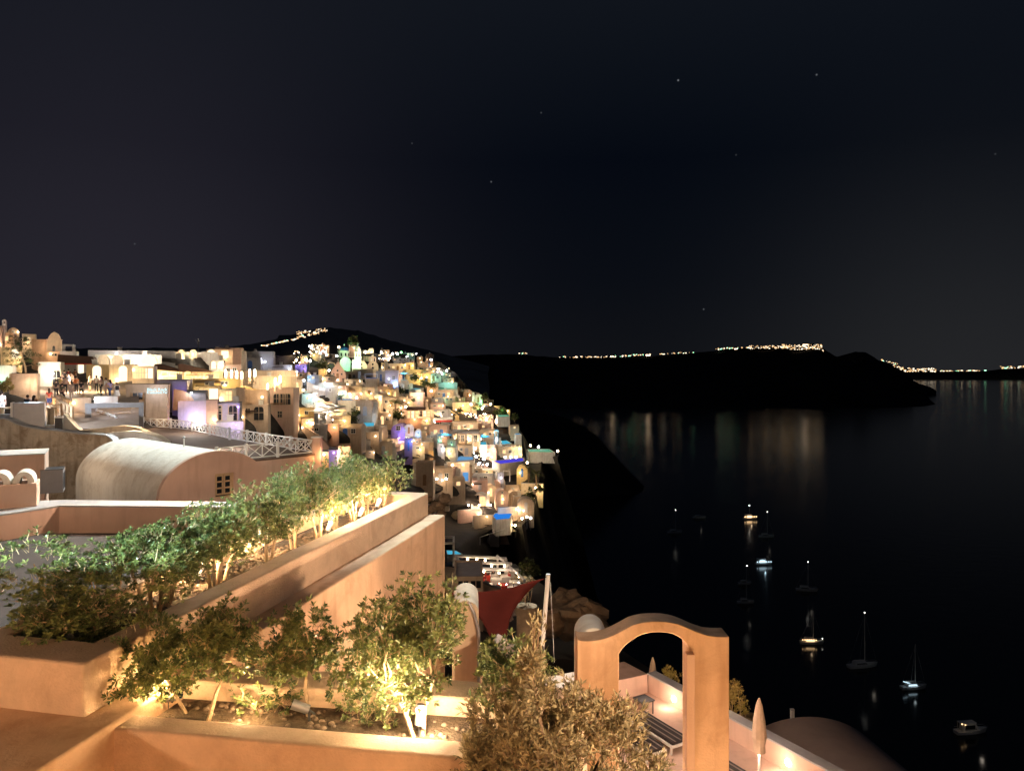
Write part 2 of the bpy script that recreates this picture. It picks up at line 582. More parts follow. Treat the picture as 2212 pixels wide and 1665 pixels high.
EDGE = [(755, 860), (765, 905), (775, 950), (800, 985), (830, 1012), (860, 1052), (890, 1104), (920, 1124), (950, 1142), (966, 1178), (974, 1205), (984, 1170), (1050, 1162), (1090, 1152),
        (1130, 1122), (1160, 1062), (1180, 1046), (1200, 1100), (1240, 1150), (1280, 1215), (1330, 1285), (1370, 1308), (1450, 1445), (1550, 1612), (1665, 1800)]
mb = MB()
vs = [757 + i * 4 for i in range(24)] + [856 + i * 7 for i in range(50)] + [1210 + i * 20 for i in range(25)]
NC, NSK = 90, 5
for v in vs:
    ue = interp(EDGE, v)
    for j in range(NC):
        u = -220 + (ue + 220) * j / (NC - 1)
        Y = depth(u, v)
        p = at(u, v, Y)
        p.z -= (.25 if Y < 105 else 1.1) + .35 * (noise.noise((p.x * .25, p.y * .25, 2)) + .5)
        mb.v.append(tuple(p))
    for kk in range(NSK):
        f = (kk + 1) / NSK
        q = Vector((p.x + (p.z - SEA) * .42 * f ** 1.1 + noise.noise((p.y * .08, kk, 3)) * 4, p.y + noise.noise((p.y * .07, kk, 7)) * 4, p.z + (SEA - 3 - p.z) * f ** .8))
        mb.v.append(tuple(q))
nc = NC + NSK
for i in range(len(vs) - 1):
    for j in range(nc - 1):
        mb.face([i * nc + j, (i + 1) * nc + j, (i + 1) * nc + j + 1, i * nc + j + 1])
struct(mb.build('terrain', ROCK, smooth=50))

# ------------------------------------------------------------------ houses
LANDM = [(665, 900, 'the three-window tower'), (730, 797, 'the belfry chapel'), (745, 775, 'the green domed church'), (790, 800, 'the twin dim chapels'), (850, 825, 'the grey-lilac house'),
         (865, 845, 'the blue-lit roof'), (960, 850, 'the teal pool'), (950, 905, 'the red awning'), (858, 935, 'the purple house'), (1000, 950, 'the glass-fronted pavilion'),
         (1080, 950, 'the cyan pool'), (985, 990, 'the long blue pool'), (1095, 995, 'the violet pool'), (1035, 1085, 'the lamplit cave house'), (1085, 1115, 'the bright blue pool'),
         (1150, 1040, 'the lit palm'), (680, 912, 'the white parasols'), (770, 905, 'the small blue pool'), (1030, 865, 'the green-lit house'), (920, 800, 'the yellow cliff house'),
         (820, 905, 'the palm tree'), (1115, 925, 'the striped round house'), (1170, 965, 'the last pool terrace'), (700, 830, 'the pale blue house'), (430, 780, 'the bright hotel'),
         (300, 870, 'the sign wall'), (160, 800, 'the white shop front'), (500, 890, 'the arched door house'), (420, 890, 'the lilac house'), (1060, 1240, 'the cliff restaurant')]
TONE = {'white_plaster': 'white', 'cream_plaster': 'cream', 'tan_plaster': 'tan', 'pink_plaster': 'pink', 'grey_plaster': 'grey', 'lavender_plaster': 'lilac', 'ochre_plaster': 'ochre',
        'purple_plaster': 'purple', 'stained_old_plaster': 'stained', 'rosy_plaster': 'rosy', 'peach_plaster': 'peach'}
LITW_ = {'w': 'lit amber', 'y': 'lit yellow', 'W': 'lit white', 'b': 'lit blue', 'c': 'lit cyan', 'g': 'lit green', 'p': 'lit violet', 'k': 'lit rosy', 't': 'lit teal', 'L': 'lit cold white',
         'o': 'lit orange', '-': 'in shade'}
USED = {}


def relation(u, v, skip=0):
    o = sorted(LANDM, key=lambda q: (q[0] - u) ** 2 + (q[1] - v) ** 2)[skip]
    dx, dy = u - o[0], v - o[1]
    if abs(dx) > abs(dy) * 1.1:
        r = 'seaward of' if dx > 0 else 'inland of'
    else:
        r = 'below' if dy > 0 else 'above'
    return r + ' ' + o[2]


def unique(label, u, v):
    best = None
    for i in range(0, 9):
        l = label if i == 0 else label + ', ' + relation(u, v, i)
        if len(l.split()) <= 16:
            best = best or l
            if l not in USED:
                best = l
                break
    USED[best] = 1
    return best


def arch_prof(w, z0, zs, rise, n=14):
    """outline: feet at z0, spring at zs, elliptical top"""
    P = [(-w / 2, z0), (w / 2, z0)]
    for i in range(n + 1):
        t = PI * i / n
        P.append((w / 2 * math.cos(t), zs + rise * math.sin(t)))
    return P


def window(parent, x, z, w, h, y=0, lit=None, arched=False, name='window', frame=WHITEP, mull=True):
    t = .09
    f = MB()
    if not mull:
        f.prism([(x + q[0], q[1]) for q in (arch_prof(w + .3, z - .1, z + h - w * .35, w * .45 + .15) if arched else [(-w / 2 - .12, z - .1), (w / 2 + .12, z - .1), (w / 2 + .12, z + h + .12), (-w / 2 - .12, z + h + .12)])], y - .02, y + .03)
        o = f.build(name, CREAM, parent)
        p = MB()
        p.prism([(x + q[0], q[1]) for q in (arch_prof(w, z, z + h - w * .35, w * .45) if arched else [(-w / 2, z), (w / 2, z), (w / 2, z + h), (-w / 2, z + h)])], y - .03, y + .04)
        p.build('pane', lit or GLASSD, o)
        return o
    f.box(x - w / 2 - t, y - .06, z - t, x - w / 2, y + .02, z + h + t)
    f.box(x + w / 2, y - .06, z - t, x + w / 2 + t, y + .02, z + h + t)
    f.box(x - w / 2, y - .06, z + h, x + w / 2, y + .02, z + h + t)
    f.box(x - w / 2, y - .09, z - t, x + w / 2, y + .02, z)
    f.box(x - .025, y - .05, z, x + .025, y + .01, z + h)
    if h > .8:
        f.box(x - w / 2, y - .045, z + h * .55, x + w / 2, y + .01, z + h * .55 + .05)
    o = f.build(name, frame, parent)
    p = MB()
    if arched:
        p.prism([(x + q[0], q[1]) for q in arch_prof(w, z, z + h - w * .35, w * .45)], y - .025, y + .05)
    else:
        p.box(x - w / 2 + .004, y - .02, z + .004, x + w / 2 - .004, y + .05, z + h - .004)
    p.build('pane', lit or GLASSD, o)
    return o


def door(parent, x, z, w, h, y=0, mat=BLUEP, lit=None):
    p = MB()
    p.prism([(x + q[0], q[1]) for q in arch_prof(w, z, z + h - w * .4, w * .4)], y - .05, y + .05)
    o = p.build('door', lit or mat, parent)
    if not lit:
        q = MB()
        q.ball((x + w * .35, y - .08, z + h * .45), .04, 5)
        q.build('handle', METAL, o)
    return o


def bulb(parent, x, y, z, r, mat=BULB):
    q = MB()
    q.ball((x, y, z), r, 6)
    return q.build('wall_lamp', mat, parent)


def house(f, a0, b0, a1, b1, kind='b', light='-', mat=None, k=1.0, Y=None, nw=None, label=None, yaw=None, dep=None, lz=None, lx=None, name=None, cat=None, litwin=.35, group='houses on the hillside',
          drop=3.0, wins=None, dr=True):
    u0, v0 = uv(f, a0, b0)
    u1, v1 = uv(f, a1, b1)
    uc = (u0 + u1) / 2
    Y = Y or depth(uc, v1)
    w = (u1 - u0) / F * Y
    h = (v1 - v0) / F * Y
    d = dep or min(max(w * .9, 3.0), 8.0)
    base = at(uc, v1, Y)
    yaw = random.uniform(-.22, .22) + .85 * math.atan2(-base.x, base.y) if yaw is None else yaw + .85 * math.atan2(-base.x, base.y)
    if mat is None:
        mat = random.choice([WHITE, CREAM, CREAM, TAN, PINK])
    kw = {'b': 'flat-roofed house', 'v': 'vaulted house', 's': 'barrel-roofed house', 'w': 'terrace wall', 'r': 'sloping stair wall'}[kind]
    lab = label or unique('%s %s %s %s' % (TONE.get(mat.name, 'pale'), kw, LITW_[light], relation(uc, (v0 + v1) / 2)), uc, (v0 + v1) / 2)
    nm = name or {'b': 'house', 'v': 'vaulted_house', 's': 'vaulted_house', 'w': 'terrace_wall', 'r': 'stair_wall'}[kind]
    t = thing(nm, base, lab, cat or ('wall' if kind in 'wr' else 'house'), group, yaw)
    hw = w / 2
    mb, rb = MB(), MB()
    if kind == 'b':
        p = min(.25, w * .08)
        pr = min(.35, h * .15)
        mb.box(-hw, 0, -drop, hw, d, h - pr)
        mb.box(-hw, 0, h - pr, hw, p, h)
        mb.box(-hw, d - p, h - pr, hw, d, h)
        mb.box(-hw, p, h - pr, -hw + p, d - p, h)
        mb.box(hw - p, p, h - pr, hw, d - p, h)
        rb.box(-hw + p + .003, p + .003, h - pr, hw - p - .003, d - p - .003, h - pr + .05)
    elif kind == 'v':
        rise = min(h * .5, w * .5)
        mb.prism(arch_prof(w, -drop, h - rise, rise), 0, .3)
        mb.box(-hw + .05, .3, -drop, hw - .05, d, h - rise - .06)
        pf = arch_prof(w - .12, h - rise - .06, h - rise, rise - .06)
        rb.prism(pf, .3, d)
    elif kind == 's':
        rise = min(h * .4, d * .45)
        M = Matrix.Rotation(PI / 2, 4, 'Z')
        mb.box(-hw, 0, -drop, hw, d, h - rise)
        pf = [(q[0] + d / 2, q[1]) for q in arch_prof(d - .02, h - rise, h - rise + .02, rise - .02)]
        rb.prism(pf, -hw + .02, hw - .02, M)
    elif kind == 'w':
        mb.box(-hw, 0, -drop, hw, .5, h)
        rb.box(-hw - .03, -.03, h, hw + .03, .53, h + .08)
    elif kind == 'r':
        sgn = 1 if k >= 0 else -1
        k = abs(k)
        q = [(-hw, -drop), (hw, -drop), (hw, h * .12 if sgn > 0 else h), (-hw, h if sgn > 0 else h * .12)]
        mb.prism(q, 0, .45)
        n = max(4, int(h / .35))
        for i in range(n):
            x0 = -hw + w * i / n
            zz = h * (.9 - .8 * i / n) if sgn > 0 else h * (.1 + .8 * i / n)
            rb.box(x0, .45, -drop, x0 + w / n, 1.6, zz - .35)
    wo = mb.build('wall', mat, t, smooth=30 if kind == 'v' else None)
    rb.build({'b': 'roof', 'v': 'roof', 's': 'roof', 'w': 'coping', 'r': 'step_flight'}[kind], mat if kind in 'vs' else (CONC if random.random() < .4 else WHITE), t, smooth=30 if kind in 'vs' else None)
    if kind == 'b' and w > 2.2 and random.random() < .65:
        q = MB()
        cx = random.uniform(-.3, .3) * w
        cy = d * random.uniform(.3, .75)
        q.box(cx - .3, cy - .25, h - .35, cx + .3, cy + .25, h + .55)
        q.box(cx - .36, cy - .31, h + .55, cx + .36, cy + .31, h + .63)
        q.build('chimney', WHITE, t)
    if kind == 'b' and w > 2.6 and random.random() < .35:
        q = MB()
        sd_ = random.choice((-1, 1))
        for i in range(7):
            q.box(min(sd_ * hw, sd_ * (hw + .9)) + .003 * sd_, .2 + i * .35, -drop, max(sd_ * hw, sd_ * (hw + .9)) + .003 * sd_, .55 + i * .35, h * (i + 1) / 8)
        q.build('outer_stair', WHITE, t)
    if kind == 'b' and w > 3.5 and random.random() < .45:
        q = MB()
        q.box(-hw * .9, -.9, h * .62, hw * .2, -.003, h * .62 + .12)
        cn = q.build('canopy', random.choice((WOOD, WHITE, BROWNR)), t)
    # openings
    if kind in 'bvs':
        if wins is None:
            n = nw if nw is not None else max(1, int(w / 1.9))
            hh = min(1.15, h * .3)
            ww = min(.8, w * .18)
            xs = [(-hw + w * (i + 1) / (n + 1)) for i in range(n)]
            di = random.randrange(n) if n and h > 2.1 and dr else -1
            for i, x in enumerate(xs):
                if i == di:
                    door(t, x, 0, min(1.0, ww * 1.15), min(2.1, h * .72), mat=random.choice((BLUEP, WOOD, GREY)), lit=LIT if random.random() < litwin * .6 else None)
                else:
                    zz = min(h * .42, 1.0) if h < 4.4 else h * .18
                    window(t, x, zz, ww, hh, lit=LIT if random.random() < litwin else None)
                    if h > 5 and random.random() < .9:
                        window(t, x, h * .62, ww, hh, lit=LIT if random.random() < litwin else None)
            if kind == 'v' and h > 3:
                window(t, 0, h - rise * .62, min(.55, w * .12), min(.6, rise * .3))
        else:
            for (x, z, ww, hh, l, ar) in wins:
                hh = min(hh, h * (1 - z) - .25)
                ww = min(ww, w * .34)
                window(t, x * w, z * h, ww, hh, lit=(LIT if l == 1 else LITW if l == 2 else None), arched=ar, mull=l != 2, frame=TAN if mat in (PINKW, TAN) else CREAM)
    if light != '-' and k > 0:
        g = max(1.6, .42 * max(w, h) + .5)
        x = (lx if lx is not None else random.uniform(-.48, .48)) * w
        z = max(.4, (lz if lz is not None else random.choice((.12, .2, .35, .6, .8))) * h)
        P = k * .60 * 4 * PI * PI * g * g / .6
        loc = base + Matrix.Rotation(yaw, 3, 'Z') @ Vector((x, -g * .62, z))
        lamp(loc, P, light, .12)
        bm_ = {'g': BULBG, 'b': BULBB, 'p': BULBP, 'c': BULBB, 't': BULBG, 'L': BULBW, 'W': BULBW}.get(light, BULB)
        bulb(t, x, -.14, z, min(.11, .03 * h + .04), bm_)
    return t


random.seed(5)
# frame, a0, b0, a1, b1, kind, light, material letter, brightness
ML = {'W': WHITE, 'C': CREAM, 'T': TAN, 'P': PINK, 'G': GREY, 'L': LAV, 'O': OCHRE, 'U': PURPLE, '.': None}
TABLE = '''
d1 40 640 160 740 b p L 1.0
d1 170 640 330 790 b p L 1.4
d1 30 840 360 1000 b w T .5
d1 340 905 650 1060 b b W .9
d1 340 1060 800 1300 r L W 1.6
d1 720 950 1060 1090 b k C 1.0
d1 1060 990 1220 1190 b k P .6
d1 1220 1010 1480 1200 b w W .8
d1 1050 1170 1320 1290 b k P .8
d1 1600 1080 1800 1250 v - G 1
d1 0 1020 200 1270 b y C 1.1
d1 800 1190 1040 1400 b - G 1
d1 640 1100 1000 1220 b c W .5
d1 1110 1280 1330 1440 b y C .9
d1 1330 1190 1700 1420 b y C .8
d1 1650 1240 2131 1570 r y C 1.2
d1 1300 1350 1660 1510 w k P 1.0
d1 750 1390 1095 1620 v w P .9
d1 500 1480 770 1680 v w W .6
d1 480 1340 650 1490 b L W .9
d1 1840 1170 2131 1320 b w T .7
d1 2010 1320 2180 1430 b - G 1
d1 1860 990 2131 1180 w y C 1.0
d1 215 1380 500 1600 b c W 1.7
d1 430 150 560 300 b w T .5
d1 560 160 640 260 b W W .6
d1 640 140 780 280 b w P .5
d1 780 160 900 270 b w T .3
d1 180 430 330 540 b y C .7
d1 380 380 640 440 w y C .9
d1 160 560 360 640 b w P .5
d1 640 560 780 700 b - G 1
d1 630 700 800 830 w y O .3
d1 1400 150 1570 260 b w P .8
d1 1750 290 1990 370 b w C .8
d1 1880 240 2000 360 b w W .6
d1 1500 760 2000 840 w - T 1
d1 1220 930 1340 1010 b - G 1
d2 200 530 290 720 b y C .8
d2 290 550 820 740 b y C .8
d2 790 530 1010 720 b y O 1.0
d2 280 725 620 1040 b L L .35
d2 610 740 710 940 b k P .9
d2 700 740 810 930 b - G 1
d2 90 740 290 990 b - G 1
d2 480 1030 760 1200 v b W 1.7
d2 240 1060 490 1190 b k P .9
d2 780 1050 970 1170 b w C .6
d2 730 1170 1250 1290 w k T .5
d2 820 700 1330 980 b y O 1.3
d2 1010 800 1180 970 r y O 1.0
d2 1220 790 1430 1040 b y O 1.6
d2 1110 500 1310 600 v w T .6
d2 1290 480 1500 640 b y P .9
d2 1240 650 1560 770 s y T 1.0
d2 1400 790 1700 1000 v t W 1.2
d2 1720 780 1930 900 b t W .6
d2 1730 920 2010 1040 b w T .8
d2 1490 1030 2100 1080 w t G .8
d2 1940 1090 2150 1230 b w C .9
d2 1340 1050 1620 1270 w o T 1.0
d2 1520 1220 2000 1410 b y T .4
d2 2000 1250 2160 1410 b - T 1
d2 910 1280 1250 1580 b k P .6
d2 450 1200 640 1380 b y C .7
d2 320 1200 450 1350 b y O .9
d2 100 1140 230 1250 b w C .6
d2 30 1260 300 1370 s - G 1
d2 0 1350 200 1580 b y C 1.1
d2 200 1370 570 1590 v w C .7
d2 600 1420 860 1570 b w C .6
d2 850 1400 1070 1600 r y C 1.0
d2 1250 1400 1440 1570 b - T 1
d2 1430 1400 1730 1560 v - G 1
d2 1420 1540 1750 1700 b w P .4
d2 1730 1390 2050 1520 b t C .5
d2 160 210 400 300 b w T .5
d2 130 340 360 440 b g W .5
d2 450 420 620 500 b - G 1
d2 700 280 1040 370 b t G .3
d2 560 420 900 520 b - G 1
d2 1080 380 1240 480 b w T .5
d2 1560 700 1760 800 b W G .4
d3 140 330 515 600 b y O .9
d3 205 590 505 760 b o T 1.0
d3 960 530 1430 720 b y C .7
d3 760 730 1130 870 w o P 1.0
d3 1090 740 1700 1090 s - T 1
d3 215 750 670 1080 r w T .35
d3 340 770 820 990 b - G 1
d3 1700 800 2140 960 s - T 1
d3 1080 150 1965 520 b w T .65
d3 1965 190 2140 400 b k W 1.2
d3 600 120 730 290 v w W .7
d3 780 170 960 370 b w P .8
d3 820 380 1320 480 w y C 1.2
d3 1700 930 2140 1080 w w T .4
d4 0 30 205 410 b y C 1.0
d4 200 80 570 300 b w C .7
d4 590 220 770 370 b w C .7
d4 590 360 820 600 b w P .8
d4 780 590 1210 700 w o P 1.1
d4 1190 620 1420 770 b y C 1.5
d4 1400 760 1850 1080 b w P .8
d4 1500 360 1870 530 s w G .4
d4 1860 330 2140 560 r y O 1.4
d4 780 1100 975 1400 b b U 1.4
d4 290 1090 620 1290 b w C .9
d4 0 920 370 1040 b w T .4
d4 90 450 480 740 b w T .6
d4 0 770 350 930 s - T 1
d4 760 740 1010 970 v b G .3
d4 790 1060 1080 1120 w W W 1.0
d4 1040 870 1200 1070 v b W .8
d4 930 1260 1280 1420 v y C .9
d4 1080 1420 1370 1650 b p W 1.2
d4 1360 1400 1500 1650 b o O 1.1
d4 1330 1010 1600 1140 b - G 1
d4 1570 970 1710 1190 b t W .6
d4 1610 1210 1780 1400 v L W .9
d4 1820 1310 2040 1510 b y W .7
d4 1190 770 1420 910 b - T 1
d4 980 1110 1200 1260 b w T .4
d4 1200 1180 1500 1300 w y T .5
d5 810 50 1015 260 v w T .7
d5 1010 120 1065 350 b g W 1.0
d5 1060 180 1240 350 b g W 1.9
d5 580 350 1115 450 w o C 1.1
d5 590 110 830 240 b - G 1
d5 640 240 840 360 b - T 1
d5 1240 370 1420 520 b w T .5
d5 1460 430 1630 650 b y C 1.0
d5 1710 510 1860 650 b w O .9
d5 830 640 1490 730 w o P 1.3
d5 700 480 900 660 v y O .8
d5 1860 850 2060 980 s - T 1
d5 580 790 1140 985 b w T .6
d5 1180 980 1530 1150 b w T .4
d5 1525 1150 1655 1280 b L W 1.0
d5 1130 820 1400 970 b - P 1
d5 1080 700 1400 820 b - T 1
d5 1100 1300 1510 1400 w k P .7
d5 1080 1380 1560 1600 b w P .9
d5 1590 1330 2130 1560 b y C 1.3
d5 640 1300 1010 1520 b w C .6
d5 420 1350 640 1540 b y W .6
d5 460 1180 640 1330 b t T .4
d5 60 820 180 960 b w P .7
d6 320 230 890 340 w w C .5
d6 300 330 610 580 b w T .6
d6 600 310 930 460 b - T 1
d6 910 340 1100 450 b - T 1
d6 1080 360 1280 450 b y C .8
d6 930 440 1270 540 s - G 1
d6 470 490 820 700 s - T 1
d6 270 590 480 820 b - T 1
d6 0 230 285 620 b - T 1
d6 930 530 1190 700 b k P .7
d6 1190 530 1395 680 v - P 1
d6 1330 690 1530 930 v w P .5
d6 1150 610 1340 800 v w C .45
d6 1540 710 1700 870 v - T 1
d6 1690 830 1960 1070 v w T .5
d6 1480 610 1720 760 b w T .7
d6 1670 280 1850 480 v y O 1.0
d6 1380 520 1480 670 v L W .8
d6 1350 400 1460 520 b L G .5
d6 500 750 745 1030 v - T 1
d6 960 1120 1290 1200 w w C .5
d6 990 1190 1380 1390 b - G 1
d6 1370 1200 1720 1360 w w P 1.1
d6 690 1020 1220 1130 w w P .6
d6 1360 980 1740 1140 w w C .8
d6 1740 590 2110 770 w y C 1.1
'''
for ln in TABLE.strip().splitlines():
    q = ln.split()
    kk = float(q[8])
    house(q[0], *[float(x) for x in q[1:5]], kind=q[5], light=q[6], mat=ML[q[7]], k=kk)

KEEP = [(730, 800, 34), (750, 775, 34), (795, 798, 34), (1000, 945, 42), (1035, 1085, 55), (860, 935, 45), (985, 910, 50), (690, 915, 45), (655, 900, 45), (980, 990, 50), (1095, 985, 55), (1085, 1120, 45), (1150, 1040, 40), (1085, 950, 30), (770, 918, 30), (825, 905, 28), (960, 838, 38), (1115, 925, 30), (858, 826, 24), (900, 838, 24)]
random.seed(17)
nf = 0
while nf < 175:
    v = random.uniform(775, 1120)
    ue = interp(EDGE, v) - 22
    lo = 690 if v < 930 else (780 if v < 985 else 915)
    if ue <= lo:
        continue
    u = random.uniform(lo, ue)
    if any(math.hypot(u - q[0], (v - q[1]) * 1.2) < q[2] for q in KEEP):
        continue
    Y = depth(u, v) * 1.04
    wp = random.uniform(1.5, 4.2) / Y * F
    hp = random.uniform(1.0, 2.9) / Y * F
    dim = v > 1010 or random.random() < .45
    house('o', u - wp / 2, v - hp, u + wp / 2, v, random.choice('bbbbvsrww'), '-' if dim else random.choice('wwyykWo'), None, random.uniform(.4, .9), Y=Y)
    nf += 1
# ------------------------------------------------------------------ village landmarks
class Spot:
    """a thing whose parts are measured in one enlarged look at the photograph, at its own distance"""

    def __init__(s, f, ac, b1, name, label, cat, group=None, Y=None, yaw=None):
        s.f, s.ac, s.b1 = f, ac, b1
        u, v = uv(f, ac, b1)
        s.u, s.v = u, v
        s.Y = Y or depth(u, v)
        s.m = s.Y / F / FR[f][2]
        s.p = at(u, v, s.Y)
        s.yaw = .85 * math.atan2(-s.p.x, s.p.y) if yaw is None else yaw
        s.t = thing(name, s.p, label, cat, group, s.yaw)

    def x(s, a):
        return (a - s.ac) * s.m

    def z(s, b):
        return (s.b1 - b) * s.m

    def w(s, q):
        return q * s.m

    def lamp(s, a, b, dy, P, col, r=.15):
        lamp(s.p + Matrix.Rotation(s.yaw, 3, 'Z') @ Vector((s.x(a), dy, s.z(b))), P, col, r)


def cross(parent, x, y, z, h, mat=WHITEP):
    q = MB()
    t = h * .09
    q.box(x - t, y - t, z, x + t, y + t, z + h)
    q.box(x - h * .32, y - t + .004, z + h * .55, x - t, y + t - .004, z + h * .72)
    q.box(x + t, y - t + .004, z + h * .55, x + h * .32, y + t - .004, z + h * .72)
    return q.build('cross', mat, parent)


random.seed(8)
# gabled white chapel with stepped belfry
s = Spot('d1', 1130, 985, 'chapel', 'white chapel with rounded gable, stepped belfry and three dark round windows', 'chapel')
q = MB()
P = [(s.x(950), -3), (s.x(1310), -3), (s.x(1310), s.z(850)), (s.x(1275), s.z(845)), (s.x(1265), s.z(780)), (s.x(1230), s.z(720)), (s.x(1185), s.z(680)), (s.x(1165), s.z(640)),
     (s.x(1155), s.z(590)), (s.x(1120), s.z(560)), (s.x(1085), s.z(590)), (s.x(1070), s.z(640)), (s.x(1045), s.z(690)), (s.x(1000), s.z(735)), (s.x(960), s.z(800)), (s.x(950), s.z(850))]
q.prism(P, 0, .5)
q.build('wall', PINKW, s.t)
q = MB()
q.prism(arch_prof(s.w(300), -3, s.z(860), s.z(735) - s.z(860)), .5, 8)
q.build('roof', WHITE, s.t, smooth=30)
door(s.t, s.x(1105), 0, s.w(60), s.w(125), mat=WOOD)
for a, b in ((1010, 885), (1205, 885), (1105, 795)):
    q = MB()
    q.prism([(s.x(a) + s.w(24) * math.cos(2 * PI * i / 12), s.z(b) + s.w(26) * math.sin(2 * PI * i / 12)) for i in range(12)], -.06, .05)
    q.build('window', GLASSD, s.t)
cross(s.t, s.x(1120), .25, s.z(560), s.w(60))
s.lamp(1130, 900, -4.5, 700, 'k')
# freestanding thin arch beside it
s = Spot('d1', 945, 850, 'garden_arch', 'thin white freestanding arch beside the gabled chapel', 'arch')
q = MB()
ro = arch_prof(s.w(250), -2, s.z(710), s.z(580) - s.z(710), 16)
ri = arch_prof(s.w(205), -2, s.z(710), s.z(605) - s.z(710), 16)
q.prism([ro[1]] + ro[2:-1] + [ro[-1], ro[0]] + [ri[0]] + list(reversed(ri[2:])) + [ri[1]], 0, .35)
q.build('arch_ring', CREAM, s.t)
q = MB()
q.ball((s.x(890), -.2, s.z(790)), .3, 6)
q.build('lamp', BULB, s.t)
s.lamp(890, 790, -1.5, 250, 'y')

# green-lit domed church
s = Spot('d1', 1280, 700, 'domed_church', 'green-lit church with a dark blue dome on an octagonal drum', 'church')
q = MB()
q.box(s.x(1160), 0, -4, s.x(1420), 8, s.z(600))
q.prism([(s.x(1160), s.z(600)), (s.x(1440), s.z(600)), (s.x(1440), s.z(560)), (s.x(1390), s.z(490)), (s.x(1300), s.z(455)), (s.x(1230), s.z(470)), (s.x(1170), s.z(540))], .3, 8)
q.build('wall', WHITE, s.t, smooth=30)
q = MB()
rr = s.w(143)
q.lathe([(rr, s.z(470)), (rr, s.z(300)), (rr * 1.06, s.z(298)), (rr * 1.06, s.z(285))], 8, (s.x(1245), 4.5, 0))
dr = q.build('drum', WHITE, s.t)
for i in range(8):
    t_ = 2 * PI * (i + .5) / 8
    c_, s_ = math.cos(t_), math.sin(t_)
    q = MB()
    M = Matrix.Translation((s.x(1245) + c_ * rr * .93, 4.5 + s_ * rr * .93, s.z(430))) @ Matrix.Rotation(t_ + PI / 2, 4, 'Z')
    q.box(-.22, -.08, 0, .22, .06, s.w(80), M)
    q.build('window', GLASSD, dr)
q = MB()
rd = s.w(112)
q.lathe([(rd, s.z(285))] + [(rd * math.cos(PI / 2 * i / 8) + .02, s.z(285) + (s.z(175) - s.z(285)) * math.sin(PI / 2 * i / 8)) for i in range(9)], 18, (s.x(1260), 4.5, 0))
dm = q.build('dome', DOMEB, s.t, smooth=40)
cross(dm, s.x(1260), 4.5, s.z(178), s.w(55))
s.lamp(1290, 640, -5, 1700, 'g')
s.lamp(1200, 420, -3.5, 500, 't')
s.lamp(1130, 380, -2.5, 260, 'y')
# bell tower
s = Spot('d1', 1610, 780, 'bell_tower', 'green-lit bell tower with two open arches and a small round cap', 'bell tower')
q = MB()
wv = s.w(150)
q.box(-wv / 2, 0, -3, wv / 2, wv, s.z(470))
q.box(-wv / 2 - .2, -.2, s.z(470), wv / 2 + .2, wv + .2, s.z(455))
for x0, x1 in ((-.5, -.32), (-.09, .09), (.32, .5)):
    q.box(wv * x0, 0, s.z(455), wv * x1, wv * .2, s.z(340))
    q.box(wv * x0, wv * .8, s.z(455), wv * x1, wv, s.z(340))
q.box(-wv * .56, -wv * .05, s.z(340), wv * .56, wv * 1.05, s.z(315))
q.build('tower_body', WHITE, s.t)
q = MB()
rc = wv * .46
q.lathe([(rc, s.z(315)), (rc, s.z(260)), (rc * .95, s.z(235)), (rc * .75, s.z(205)), (rc * .4, s.z(180)), (.1, s.z(168))], 12, (0, wv / 2, 0))
cp = q.build('cap', WHITE, s.t, smooth=40)
cross(cp, 0, wv / 2, s.z(168), s.w(40))
q = MB()
q.lathe([(.5, s.z(420)), (.42, s.z(400)), (.2, s.z(380))], 8, (0, wv / 2, 0))
q.build('bell', METAL, s.t, smooth=40)
q = MB()
q.prism([(s.x(1440), -4), (s.x(1535), -4), (s.x(1535), s.z(520)), (s.x(1480), s.z(520))], .2, 1.0)
q.build('buttress', WHITE, s.t)
s.lamp(1600, 600, -4, 1300, 'g')
s.lamp(1560, 380, -2.6, 420, 'g')
# twin dim chapels
for a0, a1, top, bel, lab in ((1570, 1835, 548, 0, 'dim tan chapel vault with a dark door beside the bell tower'), (1850, 2120, 560, 1, 'dim tan chapel with a two-arched belfry on its gable')):
    ac = (a0 + a1) / 2
    s = Spot('d1', ac, 765, 'chapel', lab, 'chapel')
    w_ = s.w(a1 - a0)
    q = MB()
    q.prism(arch_prof(w_, -3, s.z(690), s.z(top) - s.z(690)), 0, .4)
    q.build('wall', TAN, s.t, smooth=30)
    q = MB()
    q.prism(arch_prof(w_ - .2, -3, s.z(690), s.z(top) - s.z(690) - .1), .4, 7)
    q.build('roof', TAN, s.t, smooth=30)
    door(s.t, s.x(ac), 0, s.w(50), s.w(70), mat=DARKM)
    q = MB()
    q.prism([(s.w(24) * math.cos(2 * PI * i / 10), s.z(640) + s.w(26) * math.sin(2 * PI * i / 10)) for i in range(10)], -.05, .05)
    q.build('window', GLASSD, s.t)
    if bel:
        q = MB()
        for x0, x1 in ((-85, -52), (-17, 17), (52, 85)):
            q.box(s.w(x0), .05, s.z(top) - .3, s.w(x1), .6, s.z(480))
        q.prism([(s.w(-85), s.z(480)), (s.w(85), s.z(480)), (s.w(70), s.z(455)), (s.w(25), s.z(440)), (0, s.z(450)), (s.w(-25), s.z(440)), (s.w(-70), s.z(455))], .05, .6)
        q.build('belfry', PINKW, s.t)
    s.lamp(ac - 20, 700, -7, 420, 'k')

# tower house with three arched windows
house('c2', 1345, 855, 1660, 1355, 'b', 'w', PINKW, .28, Y=112, nw=0, label='tall rosy tower house with three arched windows in a row', yaw=-.10, dep=7, lz=-.1, lx=-.7,
      wins=[(-.14, .60, .9, 1.6, 0, 1), (.08, .60, .9, 1.6, 0, 1), (.27, .60, .9, 1.6, 0, 1), (-.02, .28, .6, .9, 0, 0)], group=None, name='tower_house', cat='house')
